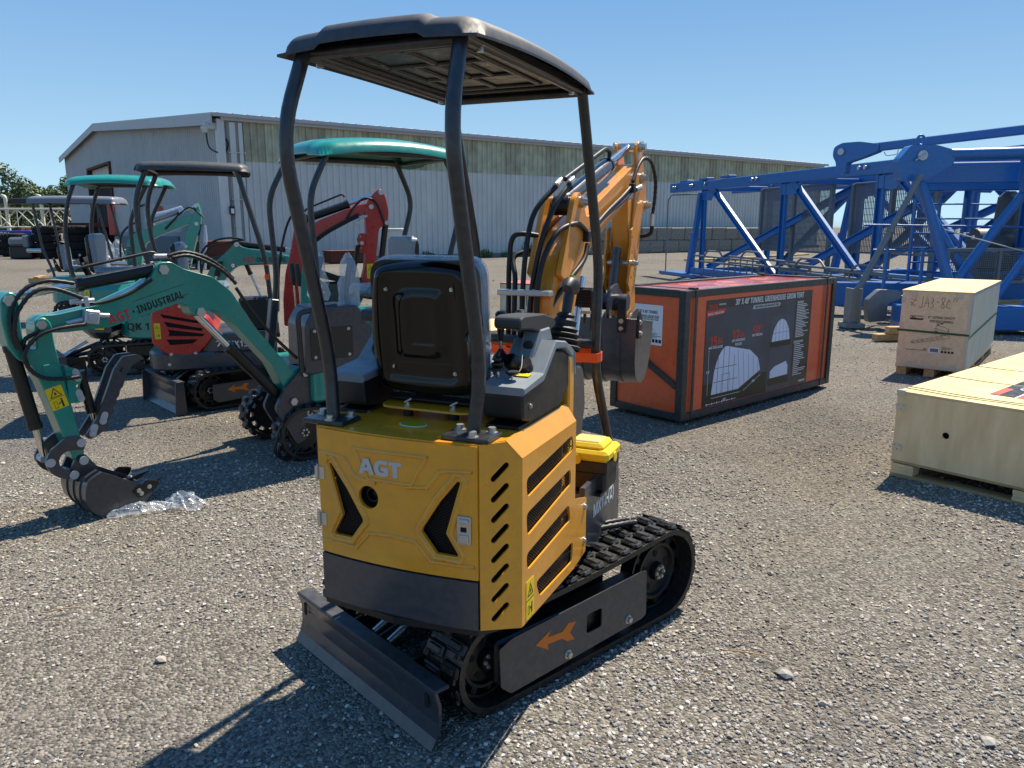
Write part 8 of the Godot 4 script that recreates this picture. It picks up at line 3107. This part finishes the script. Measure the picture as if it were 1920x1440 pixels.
func build_far_yard() -> void:
	var st: SurfaceTool
	var tm := tyre_mesh(0.62, 0.42)
	var stacks := [[v3(-28.8, 0, -43.5), 2, "left"], [v3(-26.8, 0, -42.0), 3, "middle"], [v3(-23.25, 0, -39.2), 4, "right"], [v3(-22.0, 0, -39.8), 4, "rear"]]
	var where := {"left": "black tyre in the short stack at the left edge of the yard", "middle": "black tyre in the stack beside the silver engine cover", "right": "black tyre in the tall stack left of the warehouse doorway", "rear": "black tyre in the tall stack nearest the warehouse wall"}
	var r := RandomNumberGenerator.new()
	r.seed = 12
	for s in stacks:
		for k in s[1]:
			var o := hang("tyre", tm, self, Transform3D(Basis(Vector3.UP, r.randf() * TAU), s[0] + v3(r.randf_range(-0.06, 0.06), 0.22 + k * 0.40, r.randf_range(-0.06, 0.06))))
			var lv: String = "topmost" if k == s[1] - 1 else ("lowest" if k == 0 else ["", "second lowest", "third lowest", "fourth lowest", "fifth lowest", "sixth lowest", "seventh lowest"][k])
			tag(o, lv + " " + where[s[2]], "tyre", "tyres stacked by the warehouse")
	# pale lattice boom
	var t := thing("lattice_boom", "long cream lattice boom lying across the far left of the yard", "crane part", v3(-62, 0, -70), deg_to_rad(0.0))
	for q in [[1.5, 0.0], [3.1, 0.0], [1.5, 1.5], [3.1, 1.5]]:
		st = S()
		tube(st, [v3(-6, q[0], -q[1]), v3(34, q[0], -q[1])], 0.09, 6)
		put("chord", st, M.white_boom, t)
	for k in 26:
		for dep in [0.0, -1.5]:
			st = S()
			var x := -6 + k * 1.5
			tube(st, [v3(x, 1.5 if k % 2 else 3.1, dep), v3(x + 1.5, 3.1 if k % 2 else 1.5, dep)], 0.05, 5)
			put("lacing", st, M.white_boom, t)
		st = S()
		tube(st, [v3(-6 + k * 1.5, 1.5, 0), v3(-6 + k * 1.5, 3.1, 0)], 0.04, 5)
		put("strut", st, M.white_boom, t)
	for k in 7:
		st = S()
		box(st, v3(-4 + k * 5.5, 0.75, -0.7), v3(0.4, 1.5, 1.8))
		put("trestle", st, M.rust, t)
	t = thing("pipe_rack", "dark pipe with pale supports running behind the cream lattice boom", "pipe", v3(-62, 0, -74))
	st = S()
	tube(st, [v3(-8, 3.9, 0), v3(34, 3.9, 0)], 0.28, 8)
	put("pipe", st, M.black, t)
	for k in 12:
		st = S()
		tube(st, bent([v3(-5 + k * 3.3, 0, 0.35), v3(-5 + k * 3.3, 4.3, 0.35), v3(-5.4 + k * 3.3, 4.4, 0.2)], 0.3), 0.16, 6)
		put("support", st, M.white_boom, t)
	# blue boom lift
	t = thing("boom_lift", "blue telescopic boom lift folded low behind the tyre stacks", "lift", v3(-30, 0, -48))
	st = S()
	box(st, v3(-3.8, 1.0, 0), v3(9.0, 0.68, 0.6), 0.04)
	put("boom", st, M.blue_lift, t)
	st = S()
	box(st, v3(-5.0, 0.4, 0), v3(5.5, 0.5, 1.6), 0.1)
	put("chassis", st, M.white_panel, t)
	for x in [-6.5, -2.6]:
		hang("wheel", tm, t, Transform3D(Basis(Vector3.RIGHT, PI / 2), v3(x, 0.6, 0.9)))
	st = S()
	letters(st, "Z-45/25J", 0.28, Transform3D(Basis(), v3(-1.4, 1.1, 0.31)), true, 1.6)
	put_raw("lettering", st, M.print_white, t)
	t = thing("engine_cover", "silver engine cover on a base beside the stacked tyres", "engine", v3(-24.35, 0, -39.0))
	st = S()
	box(st, v3(-0.1, 0.85, 0), v3(0.95, 0.42, 0.8), 0.1)
	box(st, v3(0.35, 0.85, 0.2), v3(0.3, 0.6, 0.6), 0.06)
	put("cover", st, M.galv, t)
	st = S()
	box(st, v3(0, 0.32, 0), v3(1.1, 0.6, 0.8), 0.05)
	put("base", st, M.black, t)
	t = thing("red_trailer", "rust red flat trailer behind the tall tyre stacks", "trailer", v3(-25.0, 0, -46.5))
	st = S()
	box(st, v3(1.0, 1.66, 0), v3(5, 0.26, 1.4), 0.03)
	put("deck", st, M.rust, t)
	st = S()
	for x in [-3.0, 0.0, 3.0]:
		box(st, v3(x * 0.6 + 1.0, 0.8, 0), v3(0.3, 1.6, 1.0))
	put("legs", st, M.rust, t)
	# panels against the end wall
	t = thing("spray_trailer", "white panelled machine with a red post and pipes before the warehouse end wall", "machine", v3(-16.85, 0, -36.0), deg_to_rad(20))
	st = S()
	box(st, v3(-1.32, 1.9, 0), v3(0.26, 1.4, 0.26), 0.02)
	put("red_post", st, M.red, t)
	for x in [-0.85, -0.16, 0.53, 1.22]:
		st = S()
		box(st, v3(x, 1.95, -0.1), v3(0.64, 1.25, 0.08), 0.01)
		put("panel", st, M.white_panel, t)
	for k in 4:
		st = S()
		tube(st, bent([v3(-0.35 + k * 0.07, 1.3, 0.1), v3(-0.35 + k * 0.07, 2.45, 0.1), v3(-0.2 + k * 0.16, 2.6, 0.1)], 0.1), 0.02, 6)
		put("pipe", st, M.black, t)
	st = S()
	box(st, v3(0.1, 0.7, 0), v3(2.7, 0.9, 0.7), 0.05)
	put("base", st, M.galv, t)
	st = S()
	cyl(st, v3(0.7, 2.4, -0.05), v3(0.7, 2.4, -0.03), 0.14, -1.0, 16)
	put("red_disc", st, M.red, t)
	# ramps
	t = thing("loading_ramp", "pale steel loading ramp frames lying before the warehouse doorway", "ramp", v3(-12.2, 0, -23.0), 0.3)
	st = S()
	for z in [0.0, 0.8]:
		bar(st, v3(-1.2, 0.35, z), v3(0.6, 0.95, z), 0.08, 0.1)
		bar(st, v3(0.6, 0.95, z), v3(1.6, 0.3, z), 0.08, 0.1)
	for k in 6:
		bar(st, v3(-1.0 + k * 0.3, 0.42 + k * 0.1, 0), v3(-1.0 + k * 0.3, 0.42 + k * 0.1, 0.8), 0.06, 0.04)
	put("ramp_frame", st, M.galv, t)
	st = S()
	for z in [0.1, 0.7]:
		box(st, v3(0, 0.1, z), v3(3.4, 0.14, 0.12))
	for k in 5:
		box(st, v3(-1.5 + k * 0.75, 0.19, 0.4), v3(0.12, 0.03, 0.8))
	put("pallet", st, M.lumber, t)
	st = S()
	for k in 3:
		bar(st, v3(-17.0 + k * 1.8, 0.18, -30.6 + k * 0.5), v3(-13.2 + k * 1.2, 0.22 + 0.1 * k, -28.6 - k * 0.3), 0.25, 0.2)
	tag(put("scrap_beams", st, M.black, self), "dark steel beams piled along the foot of the warehouse end wall", "scrap")
	# rusty skip, low rusty trough, white tub
	t = thing("rusty_bin", "small rusty steel bin at the warehouse corner behind the teal booms", "bin", v3(-11.6, 0, -30.2), 0.5)
	st = S()
	prism(st, pv([[-0.6, 0.0], [-0.75, 1.0], [0.75, 1.0], [0.6, 0.0]]), -0.6, 0.6, Transform3D())
	put("shell", st, M.rust, t)
	st = S()
	box(st, v3(0, 1.0, 0), v3(1.6, 0.08, 1.3), 0.01)
	put("rim", st, M.rust, t)
	t = thing("rusty_trough", "long low rust brown steel trough along the warehouse wall", "trough", v3(-7.2, 0, -34.3), yaw_of(v3(0.8, 0, -0.6)))
	st = S()
	box(st, v3(0, 0.28, 0), v3(2.0, 0.5, 0.8), 0.02)
	put("shell", st, M.rust, t)
	st = S()
	box(st, v3(0, 0.54, 0), v3(2.08, 0.05, 0.88), 0.01)
	put("rim", st, M.rust, t)
	t = thing("white_tub", "tall off-white plastic tub standing by the warehouse wall", "tub", v3(-5.35, 0, -35.2))
	st = S()
	lathe(st, [Vector2(0, 0), Vector2(0.36, 0), Vector2(0.46, 1.4), Vector2(0.5, 1.42), Vector2(0.5, 1.5), Vector2(0.44, 1.5), Vector2(0.36, 0.1), Vector2(0, 0.1)], Transform3D(), 20)
	put("shell", st, M.white_panel, t)
	st = S()
	lathe(st, [Vector2(0.47, 1.4), Vector2(0.53, 1.42), Vector2(0.53, 1.49), Vector2(0.47, 1.51)], Transform3D(), 20)
	put("rim", st, M.white_panel, t)
	# weeds along the wall
	var wd := v3(0.8, 0, -0.6)
	var C := v3(-12.05, 0, -33.16) + v3(0.6, 0, 0.8) * 0.5
	var i := 0
	for q in [[7.9, 0.35, "small weed clump left of the white tub by the warehouse"], [9.6, 0.45, "low weed clump just right of the white tub"], [12.9, 0.55, "weed clump at the wall foot behind the yellow excavator's left post"], [14.4, 0.35, "small low weed clump between the two larger ones on the long wall"], [16.2, 0.85, "largest weed clump, left of the yellow boom at the wall foot"], [18.2, 0.4, "small weed clump behind the yellow excavator's hoses"]]:
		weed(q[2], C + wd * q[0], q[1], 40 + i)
		i += 1
	st = S()
	for k in 3:
		box(st, v3(9.5 + k * 2.2, 0.08 + 0.04 * k, -36.5 - k * 1.4), v3(3.4, 0.07, 0.4), 0.0, Basis(Vector3.UP, 0.5 + 0.1 * k))
	tag(put("planks", st, M.lumber, self), "pale planks lying on the ground before the concrete block wall", "planks")
	# trees
	var lab := ["tall open-crowned tree, highest of the row at far left", "broad low tree at the very left edge", "dense rounded tree left of the tallest one", "low bushy tree in front of the tallest one", "medium tree right of the tallest one", "tree half hidden behind the warehouse eave", "pale tree between the two left ones", "short tree behind the cream lattice boom"]
	var tp := [[-57.5, -92, 8.6, 5.2], [-66, -100, 6.0, 6.5], [-61.5, -98, 5.4, 5.6], [-58.5, -88, 4.6, 5.0], [-53.0, -90, 6.4, 4.8], [-49.5, -88, 6.8, 4.5], [-63.5, -94, 4.6, 4.8], [-55.5, -97, 5.2, 5.4]]
	for k in tp.size():
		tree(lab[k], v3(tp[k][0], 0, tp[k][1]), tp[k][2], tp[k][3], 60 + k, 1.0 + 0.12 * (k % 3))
	var blobs: Array = []
	for k in 60:
		blobs.append([v3(r.randf_range(-46, 46), r.randf_range(0.8, 2.6), r.randf_range(-2, 2)), r.randf_range(1.4, 2.6)])
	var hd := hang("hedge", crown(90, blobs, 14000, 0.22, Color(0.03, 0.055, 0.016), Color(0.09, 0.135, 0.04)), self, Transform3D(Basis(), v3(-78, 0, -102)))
	hd.set_meta("kind", "stuff")
	tag(hd, "continuous green scrub along the far left edge of the yard", "scrub")

func _ready() -> void:
	rng.seed = 1
	# camera
	var cam := Camera3D.new()
	cam.name = "camera"
	cam.fov = 53.06
	cam.near = 0.05
	cam.far = 2500.0
	add_child(cam)
	cam.position = v3(0, 1.6, 0)
	cam.rotation = v3(deg_to_rad(-11.6), 0, 0)
	# sky and exposure
	var env := Environment.new()
	env.background_mode = Environment.BG_SKY
	var sky := Sky.new()
	var sm := ProceduralSkyMaterial.new()
	sm.sky_top_color = Color(0.29, 0.485, 0.71)
	sm.sky_horizon_color = Color(0.66, 0.79, 0.84)
	sm.sky_curve = 0.12
	sm.sky_energy_multiplier = 0.88
	sm.ground_bottom_color = Color(0.30, 0.29, 0.28)
	sm.ground_horizon_color = Color(0.55, 0.60, 0.62)
	sm.sun_angle_max = 1.0
	sky.sky_material = sm
	env.sky = sky
	env.tonemap_mode = Environment.TONE_MAPPER_LINEAR
	env.tonemap_exposure = 2.05
	env.sdfgi_enabled = true
	env.ssao_enabled = true
	env.ssil_enabled = true
	var we := WorldEnvironment.new()
	we.name = "environment"
	we.environment = env
	add_child(we)
	# sun: high, ahead and to the right
	var sun := DirectionalLight3D.new()
	sun.name = "sun"
	sun.light_energy = 1.4
	sun.light_color = Color(1.0, 0.955, 0.88)
	sun.light_angular_distance = 0.5
	sun.shadow_enabled = true
	add_child(sun)
	sun.look_at_from_position(v3(0.389, 1.0, -0.489) * 50.0, Vector3.ZERO, Vector3.UP)
	make_materials()
	M.leaf_stem = mat(Color(0.14, 0.2, 0.06), 0.8)
	M.galv_dark = mat(Color(0.30, 0.315, 0.32), 0.5, 0.3)
	M.crane_light = paint(Color(0.16, 0.38, 0.68), 0.4, 0.2)
	build_ground()
	build_warehouse()
	build_block_wall()
	build_far_yard()
	build_hero()
	build_teal()
	build_red()
	build_far_teal()
	build_crates()
	build_crane_parts()
	build_gravel()
